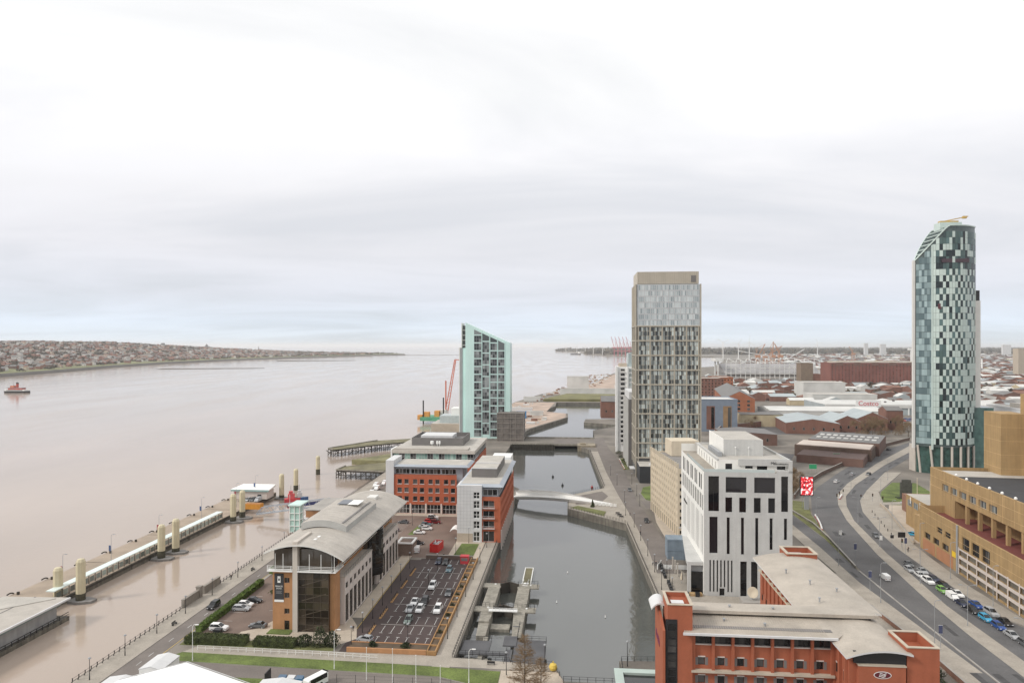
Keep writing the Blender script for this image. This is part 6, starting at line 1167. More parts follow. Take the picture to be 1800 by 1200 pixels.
for i, (e, c, k) in enumerate(((-166.5, 'grey', 'hatch'), (-163.6, 'silver', 'hatch'), (-160.9, 'grey', 'suv'))): car(e, 331, pi, k, c, ('dark hatchback parked in front of the pontoon hall', 'silver hatchback parked in front of the pontoon hall', 'grey car nearest the door of the pontoon hall')[i], z=DZ)
car(-158, 330.5, pi, 'van', 'silver', 'grey van parked at the end of the pontoon hall', 'van', z=DZ)
H = lambda e, n: 0.0
for e, n, rz, k, c, lb in ((30.5, 290, pi, 'saloon', 'black', 'black saloon on the quay road by the cream car park'), (28.5, 351, pi, 'saloon', 'grey', 'dark saloon on the quay road below the beige tower'),
    (141.5, 383, rad(-38), 'hatch', 'white', 'white hatchback on the road bend'), (158.3, 405, rad(-38), 'hatch', 'silver', 'silver blue hatchback on the road bend'), (222, 505, rad(-40), 'saloon', 'black', 'black saloon at the far end of the main road'), (168, 407, rad(140), 'saloon', 'black', 'black saloon on the inner lane below the curved tower'), (116.4, 275.5, rad(172), 'saloon', 'grey', 'grey saloon alone on the east carriageway'),
    (112.2, 240.6, rad(178), 'saloon', 'grey', 'dark grey saloon at the back of the queue'), (109.6, 234.6, rad(178), 'hatch', 'silver', 'silver hatchback at the back of the queue'), (113.2, 233.4, rad(178), 'saloon', 'silver', 'silver saloon near the back of the queue'), (110.4, 229.2, rad(178), 'saloon', 'white', 'white saloon in the middle lane at the back of the queue'),
    (113.0, 226.0, pi, 'saloon', 'navy', 'navy saloon in the kerb lane of the queue'), (110.2, 223.6, pi, 'suv', 'white', 'white off roader in the queue beside the navy saloon'), (113.0, 219.6, pi, 'estate', 'black', 'long black estate in the kerb lane of the queue'), (110.3, 215.8, pi, 'hatch', 'green', 'lime green hatchback in the queue'), (113.2, 213.0, pi, 'saloon', 'white', 'white saloon in the kerb lane behind the blue car'), (110.2, 205.2, pi, 'saloon', 'navy', 'dark navy saloon in the queue in front of the white van'), (113.6, 204.4, pi, 'saloon', 'blue', 'blue saloon in the kerb lane of the queue'), (110.4, 200.0, pi, 'hatch', 'black', 'black hatchback in the middle of the queue'),
    (114.4, 198.6, pi, 'suv', 'silver', 'silver people carrier in the kerb lane of the queue'), (110.6, 194.6, pi, 'hatch', 'sky', 'bright sky blue hatchback in the queue'), (114.2, 192.4, pi, 'saloon', 'black', 'black saloon in the kerb lane near the front of the queue'), (110.8, 189.4, pi, 'hatch', 'blue', 'dark blue hatchback near the front of the queue'), (110.8, 183.8, pi, 'saloon', 'silver', 'silver saloon near the front of the queue'), (110.9, 178.8, pi, 'hatch', 'grey', 'dark grey hatchback near the front of the queue'), (114.0, 178.4, pi, 'saloon', 'black', 'black saloon at the picture edge by the queue'), (111.2, 173.6, pi, 'saloon', 'silver', 'silver saloon at the front of the queue'),
    (154.5, 334, rad(-80), 'saloon', 'silver', 'silver saloon by the corner lawn'), (131.0, 279, rad(40), 'hatch', 'sky', 'sky blue hatchback in the fenced yard'), (141.5, 287, rad(75), 'saloon', 'black', 'black saloon against the wall in the fenced yard')): car(e, n, rz, k, c, lb, z=0.12 if e < 40 else 0.05)
car(110.3, 210.2, pi, 'van', 'white', 'white van in the queue', 'van', z=0.05, sc=0.92); car(98.3, 226, 0, 'van', 'white', 'white van alone on the west carriageway', 'van', z=0.05, sc=0.9)
def bus(label, e, n, rz, L=9.5, col=m_white, w2=1.25, h=3.0):
    t = thing('coach', label, 'coach', e, n, 0.05, rz); part('body', MB().box(-w2, 0, 0.35, w2, L, h).box(-w2*.9, 0.2, h, w2*.9, L-.2, h+.15), col, t); G = MB().box(-w2-.02, .5, 1.4, w2+.02, L-.3, 2.4); part('window_band', G, g_car, t); part('windscreen', MB().box(-w2*.9, L, 1.1, w2*.9, L+.04, 2.6), g_car, t)
    for sx in (-1, 1):
        for yy in (1.8, L-2): part('wheel', MB().tube((sx*w2-.2, yy, .48), (sx*w2+.03, yy, .48), .48, n=12), m_tyre, t)
bus('white coach parked behind the orange hotel tower', 72.5, 143, 0, 10); bus('white minibus beside the blue bins', -57.0, 141.4, rad(-28), 5.4, m_white, 0.95, 2.3)
for i, (e, c) in enumerate(((-63.6, 'b'), (-61.6, 'w'), (-59.7, 'b'))):
    t = thing('recycling_bin', ('blue recycling bin left of the white one', 'white recycling bin between two blue ones', 'blue recycling bin right of the white one')[i], 'bin', e, 144.6, 0.05); part('body', MB().prism([(-.75, -.6), (.75, -.6), (.8, .6), (-.8, .6)], 0.1, 1.35), mat('bin_blue', (0.03, 0.21, 0.45), 0.5) if c == 'b' else m_white, t); part('lid', MB().prism([(-.82, -.66), (.82, -.66), (.82, .66, 1.6), (-.82, .66, 1.6)], 1.35, 1.42), mat('bin_lid', (0.10, 0.16, 0.24), 0.5) if c == 'b' else m_lgrey, t)
sk = thing('red_skip', 'bright red rubbish skip with rubble in the yard', 'skip', -49.3, 243.6, 0.03, rad(-8)); part('shell', MB().prism([(-1.6, -3), (1.6, -3), (1.6, 3), (-1.6, 3)], 0, 1.0).box(-1.6, -3, 1, 1.6, -2.9, 2.9).box(-1.6, 2.9, 1, 1.6, 3, 2.9).box(-1.6, -2.9, 1, -1.5, 2.9, 2.9).box(1.5, -2.9, 1, 1.6, 2.9, 2.9), mat('skip_red', (0.55, 0.02, 0.018), 0.5), sk); mb = MB(); rg = random.Random(2); leaves(mb, 60, lambda: (rg.uniform(-1.3, 1.3), rg.uniform(-2.7, 2.7), rg.uniform(2.0, 2.7)), .2, .5, rg); part('rubble', mb, m_lgrey, sk)
ks = solo('red_kiosk', 'small red ticket kiosk at the back of the dark car park', 'kiosk', MB().box(-1.4, -1.0, 0, 1.4, 1.0, 2.5).box(-1.1, -1.04, 1.1, 1.1, -1.0, 2.1, 1).box(-1.5, -1.1, 2.5, 1.5, 1.1, 2.7), [mat('kiosk_red', (0.50, 0.05, 0.06), 0.5), m_dgrey], -36.8, 229.8)
# ================================================================== people: one skinned figure, coloured by height
def figure(e, n, rz, label, z=0.1, top=(0.03, 0.03, 0.035), leg=(0.03, 0.03, 0.04), stride=0.25):
    V = [(0, 0, .95), (0, 0, 1.2), (0, 0, 1.42), (0, .01, 1.53), (0, .02, 1.66), (.18, 0, 1.4), (.27, -.05, 1.12), (.26, .08, .88), (-.18, 0, 1.4), (-.27, .06, 1.12), (-.25, .2, .9), (.1, 0, .9), (.11, stride*.5, .5), (.11, stride*.4, .08), (.11, stride*.4+.16, .04), (-.1, 0, .9), (-.11, -stride*.2, .5), (-.11, -stride, .1), (-.11, -stride+.16, .05)]
    E_ = [(0, 1), (1, 2), (2, 3), (3, 4), (2, 5), (5, 6), (6, 7), (2, 8), (8, 9), (9, 10), (0, 11), (11, 12), (12, 13), (13, 14), (0, 15), (15, 16), (16, 17), (17, 18)]; Rr = [.16, .15, .16, .06, .11, .075, .055, .04, .075, .055, .04, .1, .07, .05, .045, .1, .07, .05, .045]
    me = bpy.data.meshes.new('person'); me.from_pydata(V, E_, []); o = put('person', me, None, W(e, n, z), -A+rz); sk_ = o.modifiers.new('skin', 'SKIN'); sk_.use_smooth_shade = True
    for i, r_ in enumerate(Rr): me.skin_vertices[0].data[i].radius = (r_, r_); me.skin_vertices[0].data[i].use_root = (i == 0)
    o.modifiers.new('sub', 'SUBSURF').levels = 1
    m = bpy.data.materials.new('clothing'); m.use_nodes = True; t = m.node_tree; b = t.nodes['Principled BSDF']; tc_ = t.nodes.new('ShaderNodeTexCoord'); s_ = t.nodes.new('ShaderNodeSeparateXYZ'); r_ = t.nodes.new('ShaderNodeValToRGB'); r_.color_ramp.interpolation = 'CONSTANT'
    t.links.new(tc_.outputs['Generated'], s_.inputs[0]); t.links.new(s_.outputs[2], r_.inputs[0]); t.links.new(r_.outputs[0], b.inputs['Base Color']); el = r_.color_ramp.elements; el[0].color = (0.02, 0.02, 0.02, 1); el[1].position = 0.06; el[1].color = leg+(1,)
    for p_, c_ in ((0.53, top), (0.85, (0.42, 0.27, 0.2)), (0.955, (0.04, 0.03, 0.02))): x_ = el.new(p_); x_.color = c_+(1,)
    b.inputs['Roughness'].default_value = .85; me.materials.append(m); o['label'] = label; o['category'] = 'person'; return o
for a in ((-56.8, 172.3, 0.3, 'person in dark coat walking past the tan office corner'), (-107.8, 207, 0.1, 'person in black walking beside the river wall'), (-45, 235, 1.2, 'person in dark clothes standing by the court lawn corner', .1), (26.0, 270, 0.2, 'person in black walking on the east quay'), (27.6, 232.6, 2.8, 'person in black beside the white planters', .1), (26.6, 233.2, 0.4, 'person in white top beside the white planters', .1, (.6, .58, .55)), (36, 322, 1.5, 'person in black crossing the side road', .1), (119.2, 256, 1, 'person in dark coat waiting at the road crossing, left', .13), (120.0, 257.4, 4, 'person in dark coat waiting at the road crossing, right', .13), (24.5, 300, 2, 'person in dark jacket beside the landing benches')): figure(*a)
# ================================================================== street furniture
ps = thing('poster_screen', 'tall red and white poster screen on a column by the road bend', 'billboard', 104.5, 318, 0.1); part('column', MB().prism([(-1.0, -.4), (1.0, -.4), (1.0, .4), (-1.0, .4)], 0, 6.5), m_steel, ps); part('case', MB().box(-2.9, -.5, 6.4, 2.9, .5, 15.0), m_black, ps)
sm = MB(); sm.face([(-2.6, -.52, 6.8), (2.6, -.52, 6.8), (2.6, -.52, 14.8), (-2.6, -.52, 14.8)])
pm_ = bpy.data.materials.new('poster'); pm_.use_nodes = True; t = pm_.node_tree; b = t.nodes['Principled BSDF']; g_ = t.nodes.new('ShaderNodeNewGeometry'); x = t.nodes.new('ShaderNodeTexNoise'); x.inputs['Scale'].default_value = 0.9; x.inputs['Detail'].default_value = 2; t.links.new(g_.outputs['Position'], x.inputs[0]); r = t.nodes.new('ShaderNodeValToRGB'); r.color_ramp.interpolation = 'CONSTANT'; el = r.color_ramp.elements
el[0].color = (.02, .02, .03, 1); el[1].position = .40; el[1].color = (.62, .02, .03, 1); y = el.new(.56); y.color = (.80, .74, .74, 1); t.links.new(x.outputs[0], r.inputs[0]); t.links.new(r.outputs[0], b.inputs['Base Color']); t.links.new(r.outputs[0], b.inputs['Emission Color']); b.inputs['Emission Strength'].default_value = .5
part('screen', sm, pm_, ps)
def sign(name, label, cat, e, n, h, w_, hh, mcol, rz=0, post=m_steel, two=False, letter=None):
    t = thing(name, label, cat, e, n, 0.1, rz); p = MB(); p.tube((0, .06, 0), (0, .06, h), .06) if not two else p.tube((-w_*.35, .06, 0), (-w_*.35, .06, h), .07).tube((w_*.35, .06, 0), (w_*.35, .06, h), .07)
    part('post', p, post, t); part('face', MB().box(-w_/2, -.04, h-hh, w_/2, .04, h), mcol, t); part('rim', MB().box(-w_/2-.06, -.02, h-hh-.06, w_/2+.06, .03, h-hh).box(-w_/2-.06, -.02, h, w_/2+.06, .03, h+.06), m_white, t)
    if letter: text(t, letter, hh*.6, (0, -.06, h-hh*.7), (pi/2, 0, 0), m_white)
    return t
mg = mat('sign_green', (0.03, 0.30, 0.13), .6); mb_ = mat('sign_blue', (0.03, 0.06, 0.30), .6)
for i, (e, n, c) in enumerate(((138, 409, mg), (167, 452, mg), (192, 482, m_white), (214, 512, m_white))): sign('road_sign', ('green direction sign nearest along the road bend', 'second green direction sign along the road bend', 'white road sign after the green signs', 'white road sign furthest along the bend')[i], 'road sign', e, n, 5.2, 4.2, 2.6, c, two=True)
sign('parking_sign', 'blue parking sign on white board beside the cream car park', 'sign', 40.2, 317, 6.0, 4.0, 4.6, m_white, two=True); sign('parking_plate', 'square blue parking plate with letter P below the white board', 'sign', 40.6, 316.5, 3.1, 2.2, 2.2, mb_, letter='P')
for i, (e, n) in enumerate(((88.6, 174), (96, 243), (88.8, 214), (116.6, 252))):
    sign('banner_sign', ('blue banner on the near street lamp', 'dark banner beside the grass strip', 'dark banner on the slip road pavement', 'dark banner by the road crossing')[i], 'banner', e, n, 6.2, 0.85, 2.0, mat('banner_navy', (0.06, 0.07, 0.14), .6, .3, 1.5))
sign('message_board', 'black matrix message board on the east pavement', 'sign', 119.8, 262, 5.6, 2.6, 2.0, m_black); sign('message_board', 'small black board before the matrix sign', 'sign', 116.9, 263, 4.2, 1.2, 1.2, m_black)
for i, (e, n) in enumerate(((112.5, 262), (100.5, 268))): sign('white_road_sign', ('white road sign on the median', 'small white sign on the grass strip')[i], 'road sign', e, n, 4.0, 1.1, 1.5, m_white)
tlm = MB().box(-.2, -.15, 2.6, .2, .15, 3.7); tll = [mat('lens_'+c, v, .3) for c, v in (('red', (.35, .02, .02)), ('amber', (.35, .15, .02)), ('green', (.02, .2, .08)))]
for i, (e, n) in enumerate(((127, 340), (131, 346), (124, 335), (134.5, 334), (141, 337), (143, 331), (118.6, 259))):
    t = thing('traffic_light', 'black traffic light at the road junction, %s from the near end' % ORD[i], 'traffic light', e, n, .13, 0, 'traffic lights at the junction'); part('post', MB().tube((0, 0, 0), (0, 0, 2.7), .07), m_steel, t); hd = part('head', MB().box(-.25, -.15, 2.6, .25, .15, 3.9), m_black, t)
    for k in range(3): part('lens', MB().lathe([(.1, 0), (.1, .03)], 8), tll[k], hd, (0, -.16, 3.65-k*.38)).rotation_euler = (pi/2, 0, 0)
mbar = mat('barrier_red', (0.55, 0.06, 0.05), .6); bmesh_ = MB()
for k in range(2): bmesh_.box(-.9, -.25, 0+k*.5, .9, .25, .45+k*.5, k)
bm_ = bmesh_.mesh('traffic_barrier', [mbar, m_white])
for i in range(9): solo('traffic_barrier', 'red and white road barrier at the slip road mouth, %s from the near end' % ORD[i], 'barrier', bm_, None, 99.2+i*.75-0.02*i*i, 284+i*2.6, .16, rad(80), 'red and white barriers at the slip road')
for i in range(7): solo('traffic_barrier', 'red and white barrier below the white apartment tower, %s from the near end' % ORD[i], 'barrier', bm_, None, 30.2-i*.1, 412+i*5.2, .2, rad(88), 'barriers below the apartment tower')
for i in range(4): solo('traffic_barrier', 'red and white barrier on the junction island, %s from the near end' % ORD[i], 'barrier', bm_, None, 127.5+i*1.1, 341+i*2.2, .16, rad(60), 'barriers on the junction island')
bl = MB().tube((0, 0, 0), (0, 0, 1.0), .14, n=8).lathe([(.16, .95), (.16, 1.05), (.04, 1.15)], 8).mesh('bollard', [m_black])
for i in range(7): solo('bollard', 'black bollard on the east pavement by the junction, %s from the far end' % ORD[i], 'bollard', bl, None, 131.6-i*1.4, 315-i*6.2, .13, 0, 'bollards on the east pavement')
for i in range(12): solo('planter_box', 'dark planter box on the hotel quay, %s from the near end' % ORD[i], 'planter', bpy.data.meshes.get('pbox') or MB().box(-.4, -.9, 0, .4, .9, .9).box(-.32, -.8, .9, .32, .8, 1.05).mesh('pbox', [m_black]), None, 29.4-(.3 if i > 5 else 0), 203+i*2.5+(3 if i > 5 else 0), .1, 0, 'dark planter boxes on the hotel quay')
for i, (e, n) in enumerate(((33.2, 205.5), (36.4, 205.2))): solo('planter_cube', ('square black planter left of the pair outside the pale hotel', 'square black planter right of the pair outside the pale hotel')[i], 'planter', MB().box(-.6, -.5, 0, .6, .5, 1.1).box(-.66, -.56, 1.1, .66, .56, 1.2), m_black, e, n, .12)
for i, (e, n, rz, L) in enumerate(((28.5, 231, rad(70), 5.0), (33.2, 229.0, 0, 7.0))): solo('white_wind_screen', ('white fabric wind screen along the hotel quay', 'white fabric wind screen across the hotel terrace')[i], 'wind screen', MB().box(-L/2, -.05, .2, L/2, .05, 1.6).box(-L/2-.1, -.12, 0, -L/2, .12, 1.8).box(L/2, -.12, 0, L/2+.1, .12, 1.8), m_white, e, n, .1, rz)
um = thing('closed_parasol', 'closed cream parasol on the hotel terrace', 'parasol', 33.5, 216, .1); part('pole', MB().tube((0, 0, 0), (0, 0, 3.4), .05), m_steel, um); part('canopy', MB().lathe([(.35, 1.2), (.42, 1.7), (.28, 2.6), (.06, 3.6)], 9), m_cream, um)
for i in range(3): solo('stone_post', 'slim concrete post on the hotel terrace, %s from the near end' % ORD[i], 'post', MB().box(-.2, -.2, 0, .2, .2, 4.2).box(-.25, -.25, 4.2, .25, .25, 4.3), m_conc, 33.2-.3*i, 222.5+i*3.2, .1, 0, 'concrete posts on the hotel terrace')
def bench(label, e, n, rz): t = thing('park_bench', label, 'bench', e, n, .1, rz); part('seat', MB().box(-.9, -.25, .42, .9, .25, .5), m_black, t); part('backrest', MB().box(-.9, .25, .55, .9, .3, .95), m_black, t); [part('leg', MB().box(s*.75-.05, -.25, 0, s*.75+.05, .28, .42), m_black, t) for s in (-1, 1)]
bench('black bench facing the canal lock', -19, 157.2, pi); bench('black bench on the near river promenade', -105.2, 172, pi/2); bench('black bench further along the river promenade', -105, 216, pi/2)
for i in range(3): bench('bench beside the footbridge landing, %s from the near end' % ORD[i], 20.5-i*.6, 296+i*3, 0)
by = solo('mooring_buoy', 'yellow buoy standing on the near quay corner', 'buoy', MB().lathe([(.2, 0), (.75, .3), (.95, .9), (.75, 1.5), (.2, 1.8), (.12, 1.9), (.12, 2.2)], 12), mat('buoy_yellow', (0.62, 0.45, 0.08), .6), -4.6, 155.4, .12)
for i, (e, n) in enumerate(((-5, 205), (-2, 232), (9, 195), (-12, 400), (-6, 376), (10, 372))):
    t = thing('floating_buoy' if i > 2 else 'gull', ('white gull on the dock water near the lock', 'white gull on the middle of the dock water', 'white gull on the dock water by the hotel', 'dark buoy on the far dock water, left', 'dark buoy on the far dock water, nearer', 'red buoy on the far dock water, right')[i], 'gull' if i < 3 else 'buoy', e, n, -3)
    if i < 3: part('body', MB().lathe([(.05, 0), (.24, .05), (.3, .18), (.16, .32), (.05, .36)], 8), m_white, t, smooth=True).scale = (.6, 1.5, 1); part('head', MB().lathe([(.03, .25), (.1, .32), (.1, .45), (.03, .52)], 8, (0, .38)), m_white, t, smooth=True)
    else: part('float', MB().lathe([(.3, -.2), (.7, .2), (.6, .7), (.15, 1.1), (.1, 1.7)], 10), mat('buoy_red', (.3, .04, .04), .6) if i == 5 else m_black, t)
# marquee, cabins and fence in the near left corner
tt = thing('white_marquee', 'large white marquee with pitched roof in the near corner', 'marquee', -79, 100); mb = MB(); mb.gable(-16.5, 0, 13.5, 36, 0, 3.2, 7.6, 'y', 0, 0, .4); part('canvas', mb, mat('canvas', (.82, .82, .81), .6, .03), tt); part('apron', MB().prism([(-9, 26, 6.2), (2, 20, 7.0), (12, 30, 4.0), (4, 36.2, 5.9)], 4.5, 6), MATS['canvas'], tt); part('frame_line', MB().bar((-1.5, 36.3, 7.85), (-16.6, 36.3, 3.5), .12, .12).bar((-1.5, 36.3, 7.85), (13.6, 36.3, 3.5), .12, .12), m_lgrey, tt)
for i, (x, y, w_, d_, h_, lb) in enumerate(((-94.5, 141.2, 5, 7, 3.8, 'white cabin with peaked roof beside the marquee'), (-99.5, 134, 7, 5, 3.0, 'white flat cabin left of the marquee'), (-66, 136.6, 8.5, 4, 3.1, 'low white cabin right of the marquee'))):
    c_ = thing('site_cabin', lb, 'cabin', x, y); mb = MB().gable(0, 0, w_, d_, 0, h_-.6, h_, 'y', 0, 1, .15); part('wall', mb, [m_white, m_lgrey], c_); part('window', MB().box(.6, -.05, 1.2, 1.6, -.01, 2.2), g_dark, c_)
mfp = MB().box(-.04, -.04, 0, .04, .04, 2.4).mesh('fence_post', [m_black]); fn_ = thing('wire_fence', 'thin dark wire fence behind the white marquee', 'fence', 0, 0)
for i in range(10): put('fence_post', mfp, fn_, (-97+i*2.2 if i < 3 else -64+i*4.2, 138+i*2 if i < 3 else 144.8, .05))
rl = MB()
for z in (.8, 1.6, 2.3): rl.bar((-51.4, 144.8, z), (-26.2, 144.8, z), .02, .02)
part('wire', rl, m_black, fn_); part('dark_panel', MB().box(-66.8, 142.8, .05, -66.6, 145.6, 2.8), m_black, fn_)
yw = thing('yard_wall', 'low tan wall round the fenced yard', 'wall', 0, 0); wl = [(126.2, 267), (139.2, 317), (141, 329)]; mb = MB()
for a, b_ in zip(wl, wl[1:]): mb.bar(a+(.7,), b_+(.7,), .35, 1.4)
part('wall', mb, m_pave2, yw); part('capping', MB().bar((126.2, 267, 1.45), (139.2, 317, 1.45), .5, .12), m_kerb, yw)
yh = solo('yard_brick_house', 'small dark brick building in the fenced yard', 'building', MB().box(0, 0, 0, 9, 20, 5.2).box(-.2, -.2, 5.2, 9.2, 20.2, 5.6, 1), [MATS['ramp_brick'], m_dgrey], 146, 288)
sc_ = thing('lawn_sculpture', 'dark upright sculpture on the corner lawn', 'sculpture', 160, 346, .18); mb = MB(); mb.prism([(-2.6, -1.0), (2.6, -1.0), (2.2, 1.0), (-2.2, 1.0)], 0, 7.6); mb.prism([(-2.2, -.8), (2.2, -.8), (1.4, .8), (-1.4, .8)], 7.6, 9.0); part('block', mb, mat('sculpture_stone', (.07, .07, .06), .85, .3, .6), sc_); part('base', MB().box(-4, -2, 0, 4, 2, .3), MATS['dark_leaf'], sc_)
def wall_line(name, label, pts, h, th, m):
    t = thing(name, label, 'wall', 0, 0); mb = MB(); cp = MB()
    for a, b_ in zip(pts, pts[1:]): mb.bar(a+(h/2,), b_+(h/2,), th, h); cp.bar(a+(h+.06,), b_+(h+.06,), th+.15, .12)
    part('wall', mb, m, t); part('coping', cp, m_kerb, t)
wall_line('retaining_wall', 'dark retaining wall between grass strip and slip road', [(93.3, 236), (97.3, 272), (98.6, 292), (96.5, 318)], .9, .3, m_quay); wall_line('brick_wall', 'long dark brick wall along the outside of the road bend', [(106, 340), (118, 366), (140, 402), (176, 452), (212, 506), (262, 560)], 2.2, .4, mat('dark_brick', (.13, .085, .065), .9, .2, .4)); wall_line('garden_wall', 'brown brick wall beside the orange hotel and slip road', [(84.2, 132), (84.4, 176), (83, 200), (78, 204)], 1.3, .35, MATS['ramp_brick'])
for i, (e, n, r_) in enumerate(((80, 150, 1.6), (78.5, 155, 1.9), (80.6, 160, 1.5))): bush('dark evergreen shrub between hotel and garden wall, %s from the near end' % ORD[i], e, n, r_, 2.0, ml3, k=400)

for i in range(12): bush('brown leafless thicket on the bank of the road bend, %s from the left' % ORD[i], 228+i*6.5, 566+i*4+(i % 3)*7, 4.5, 5.5, m_twig, k=900)
for i in range(5): bush('brown scrub beside the long dark brick wall, %s from the left' % ORD[i], 108+i*3.5, 352+i*7, 2.6, 2.6, m_twig, k=420)
gs = thing('glass_shelter', 'low glass cycle shelter behind the hedge end', 'shelter', -89, 209); part('roof', MB().box(0, 0, 2.3, 7.5, 2.6, 2.5), m_bgrey, gs); part('back_wall', MB().box(0, 2.4, 0, 7.5, 2.6, 2.3), m_brickp, gs)
for x_ in (0.2, 3.7, 7.2): part('post', MB().box(x_-.06, .1, 0, x_+.06, .22, 2.3), m_steel, gs)
# ================================================================== the far city
OCC = []
def clear(e, n, r_): return all(not (a-r_ < e < c+r_ and b-r_ < n < d+r_) for a, b, c, d in OCC)
m_rb = mat('city_brick', (.20, .098, .072), .9, .15, .2, streak=.1); m_rb2 = mat('city_brick_dark', (.165, .095, .075), .9, .15, .2); m_slate = mat('slate', (.17, .165, .16), .8, .15, .3); m_shed = mat('shed_white', (.56, .555, .53), .7, .15, .06); m_shedg = mat('shed_grey', (.36, .40, .41), .6, .1, .1); m_tanr = mat('tan_shed', (.50, .42, .28), .8, .1); m_rust = mat('rust_roof', (.21, .105, .072), .85, .2)
def shed(name, label, cat, e, n, w_, d_, he, hr, wall, roof, axis='y', rz=0.0, wins=0, doors=0, group=None):
    t = thing(name, label, cat, e, n, 0, rz, group); part('wall', MB().gable(0, 0, w_, d_, 0, he, hr, axis, 0, 1, .4), [wall, roof], t); OCC.append((e, n, e+w_, n+d_))
    for i in range(wins): put('window', win_mesh(1.6, 2.4, 1, 1, g_dark, m_kerb), t, (w_*(i+.7)/(wins+.4), -.06, he*.35))
    for i in range(doors): part('door', MB().box(w_*(i+.4)/(doors+.2), -.08, 0, w_*(i+.4)/(doors+.2)+3.5, -.01, 4), m_steel, t)
    return t
def block(name, label, cat, e, n, w_, d_, h, wall, roof=None, rz=0.0, nx=0, nzz=0, wm=(1.2, 1.7), ny=0, extra=None):
    t = thing(name, label, cat, e, n, 0, rz); part('wall', MB().box(0, 0, 0, w_, d_, h, 0, top=1), [wall, roof or m_roofg], t); OCC.append((e, n, e+w_, n+d_))
    part('parapet', MB().box(-.2, -.2, h, w_+.2, .3, h+.8).box(-.2, d_-.3, h, w_+.2, d_+.2, h+.8).box(-.2, .3, h, .3, d_-.3, h+.8).box(w_-.3, .3, h, w_+.2, d_-.3, h+.8), wall, t)
    if nx:
        mb = MB()
        for i in range(nx):
            for j in range(nzz): x = w_*(i+.5)/nx; z = h*(j+.45)/nzz; mb.box(x-wm[0]/2, -.12, z-wm[1]/2, x+wm[0]/2, -.01, z+wm[1]/2)
        for i in range(ny):
            for j in range(nzz): y = d_*(i+.5)/ny; z = h*(j+.45)/nzz; mb.box(-.12, y-wm[0]/2, z-wm[1]/2, -.01, y+wm[0]/2, z+wm[1]/2)
        part('windows', mb, g_dark, t, kind='stuff')
    return t
wb = thing('brick_warehouse', 'long red brick dock warehouse with grey slate roof behind beige tower', 'warehouse', 141, 655, 0, -rad(8)); OCC.append((125, 640, 200, 820)); mb = MB().gable(0, 0, 27, 150, 0, 24.5, 31, 'y', 0, 1, .8); part('wall', mb, [mat('warehouse_brick', (.33, .125, .065), .9, .12, .2, streak=.08), m_slate], wb)
for i in range(3):
    for j in range(6): put('window', win_mesh(2.4, 2.2, 2, 1, g_dark, m_kerb), wb, (3+i*8.6, -.06, 3+j*3.6))
part('slate_face', MB().box(27.02, 38, 0, 27.5, 100, 24.0), mat('slate_face', (.10, .105, .13), .7), wb); part('stone_arches', MB().box(-.1, -.3, 0, 27, -.07, 3.0), m_cream, wb)
mb = MB()
for i in range(24):
    for j in range(6): mb.box(27.5 if 3 < i < 16 else 27.02, 3+i*6.1, 2.6+j*3.7, 27.6 if 3 < i < 16 else 27.12, 4.6+i*6.1, 4.8+j*3.7)
part('windows', mb, g_dark, wb, kind='stuff')
bg = block('blue_grey_block', 'blue grey panelled block in front of the brick warehouse', 'building', 108, 600, 32, 36, 27, mat('blue_grey_wall', (.20, .235, .29), .7, .1), m_shed)
for i in range(2): part('brick_panel', MB().box(6+i*14, -.15, 2, 13+i*14, -.01, 22), m_rb if i == 0 else mat('ochre_panel', (.30, .19, .10), .8), bg); part('tall_window', MB().box(10+i*14, -.25, 3, 12.4+i*14, -.16, 21), g_dark, bg)
block('brick_mill', 'tall red brick block with small white windows right of beige tower', 'building', 160, 900, 33, 40, 31, m_rb, None, 0, 8, 8, (1.3, 1.7)); block('brick_mill', 'red brick block stepped behind the brick mill', 'building', 190, 950, 26, 40, 30, MATS['warehouse_brick'], None, 0, 6, 6)
wall_line('dock_wall', 'long red brick dock boundary wall below the warehouses', [(112, 560), (126, 600), (170, 640), (192, 700), (215, 790)], 5.0, .8, m_rb); 
# sheds between the dock wall and the main road
for a in (('brick_shed', 'dark flat brick shed with pale skylight behind the pale hotel', 'shed', 112, 520, 38, 36, 8, 9.2, m_rb2, m_dgrey, 'y', 0, 3), ('cream_shed', 'cream fronted shed with dark base beyond the flat brick shed', 'shed', 152, 640, 38, 30, 11, 12, m_tanr, m_slate, 'x'), ('white_warehouse', 'wide white roofed warehouse beside the cream shed', 'warehouse', 192, 690, 110, 46, 10, 12.5, m_shed, m_shed, 'x', 0, 0, 4), ('brick_hall', 'red brick hall with pale green roof and loading hatches', 'hall', 178, 592, 42, 60, 9, 12.5, m_rb, m_shedg, 'y', -rad(6), 5), ('brick_gable', 'red brick gabled building with club sign', 'building', 222, 606, 22, 40, 9, 14, m_rb, m_shedg, 'y', 0, 3), ('brick_gable', 'larger red brick gable with three tall windows', 'building', 246, 618, 25, 40, 10.5, 16, m_rb, m_shedg, 'y', 0, 3), ('brick_house', 'tall narrow red brick house beside the larger gable', 'building', 273, 625, 14, 16, 17, 20, m_rb, m_slate, 'x', 0, 3)): shed(*a)
wbk = thing('flat_roof_depot', 'brown brick depot with pale flat roof strips beside the main road', 'depot', 148, 474, 0, -rad(28)); OCC.append((130, 430, 245, 570)); part('wall', MB().box(0, 0, 0, 46, 26, 7.5), MATS['dark_brick'], wbk); part('pale_roof', MB().box(1, 1, 7.5, 45, 25, 7.9), mat('depot_roof', (.58, .50, .44), .85, .12, .15), wbk); part('rear_hall', MB().box(4, 27, 0, 48, 78, 8.5, 0, top=1), [m_rb2, m_slate], wbk); part('front_annexe', MB().box(6, -26, 0, 44, -.5, 5, 0, top=1), [m_rb2, mat('annexe_roof', (.11, .07, .06), .85, .15)], wbk)
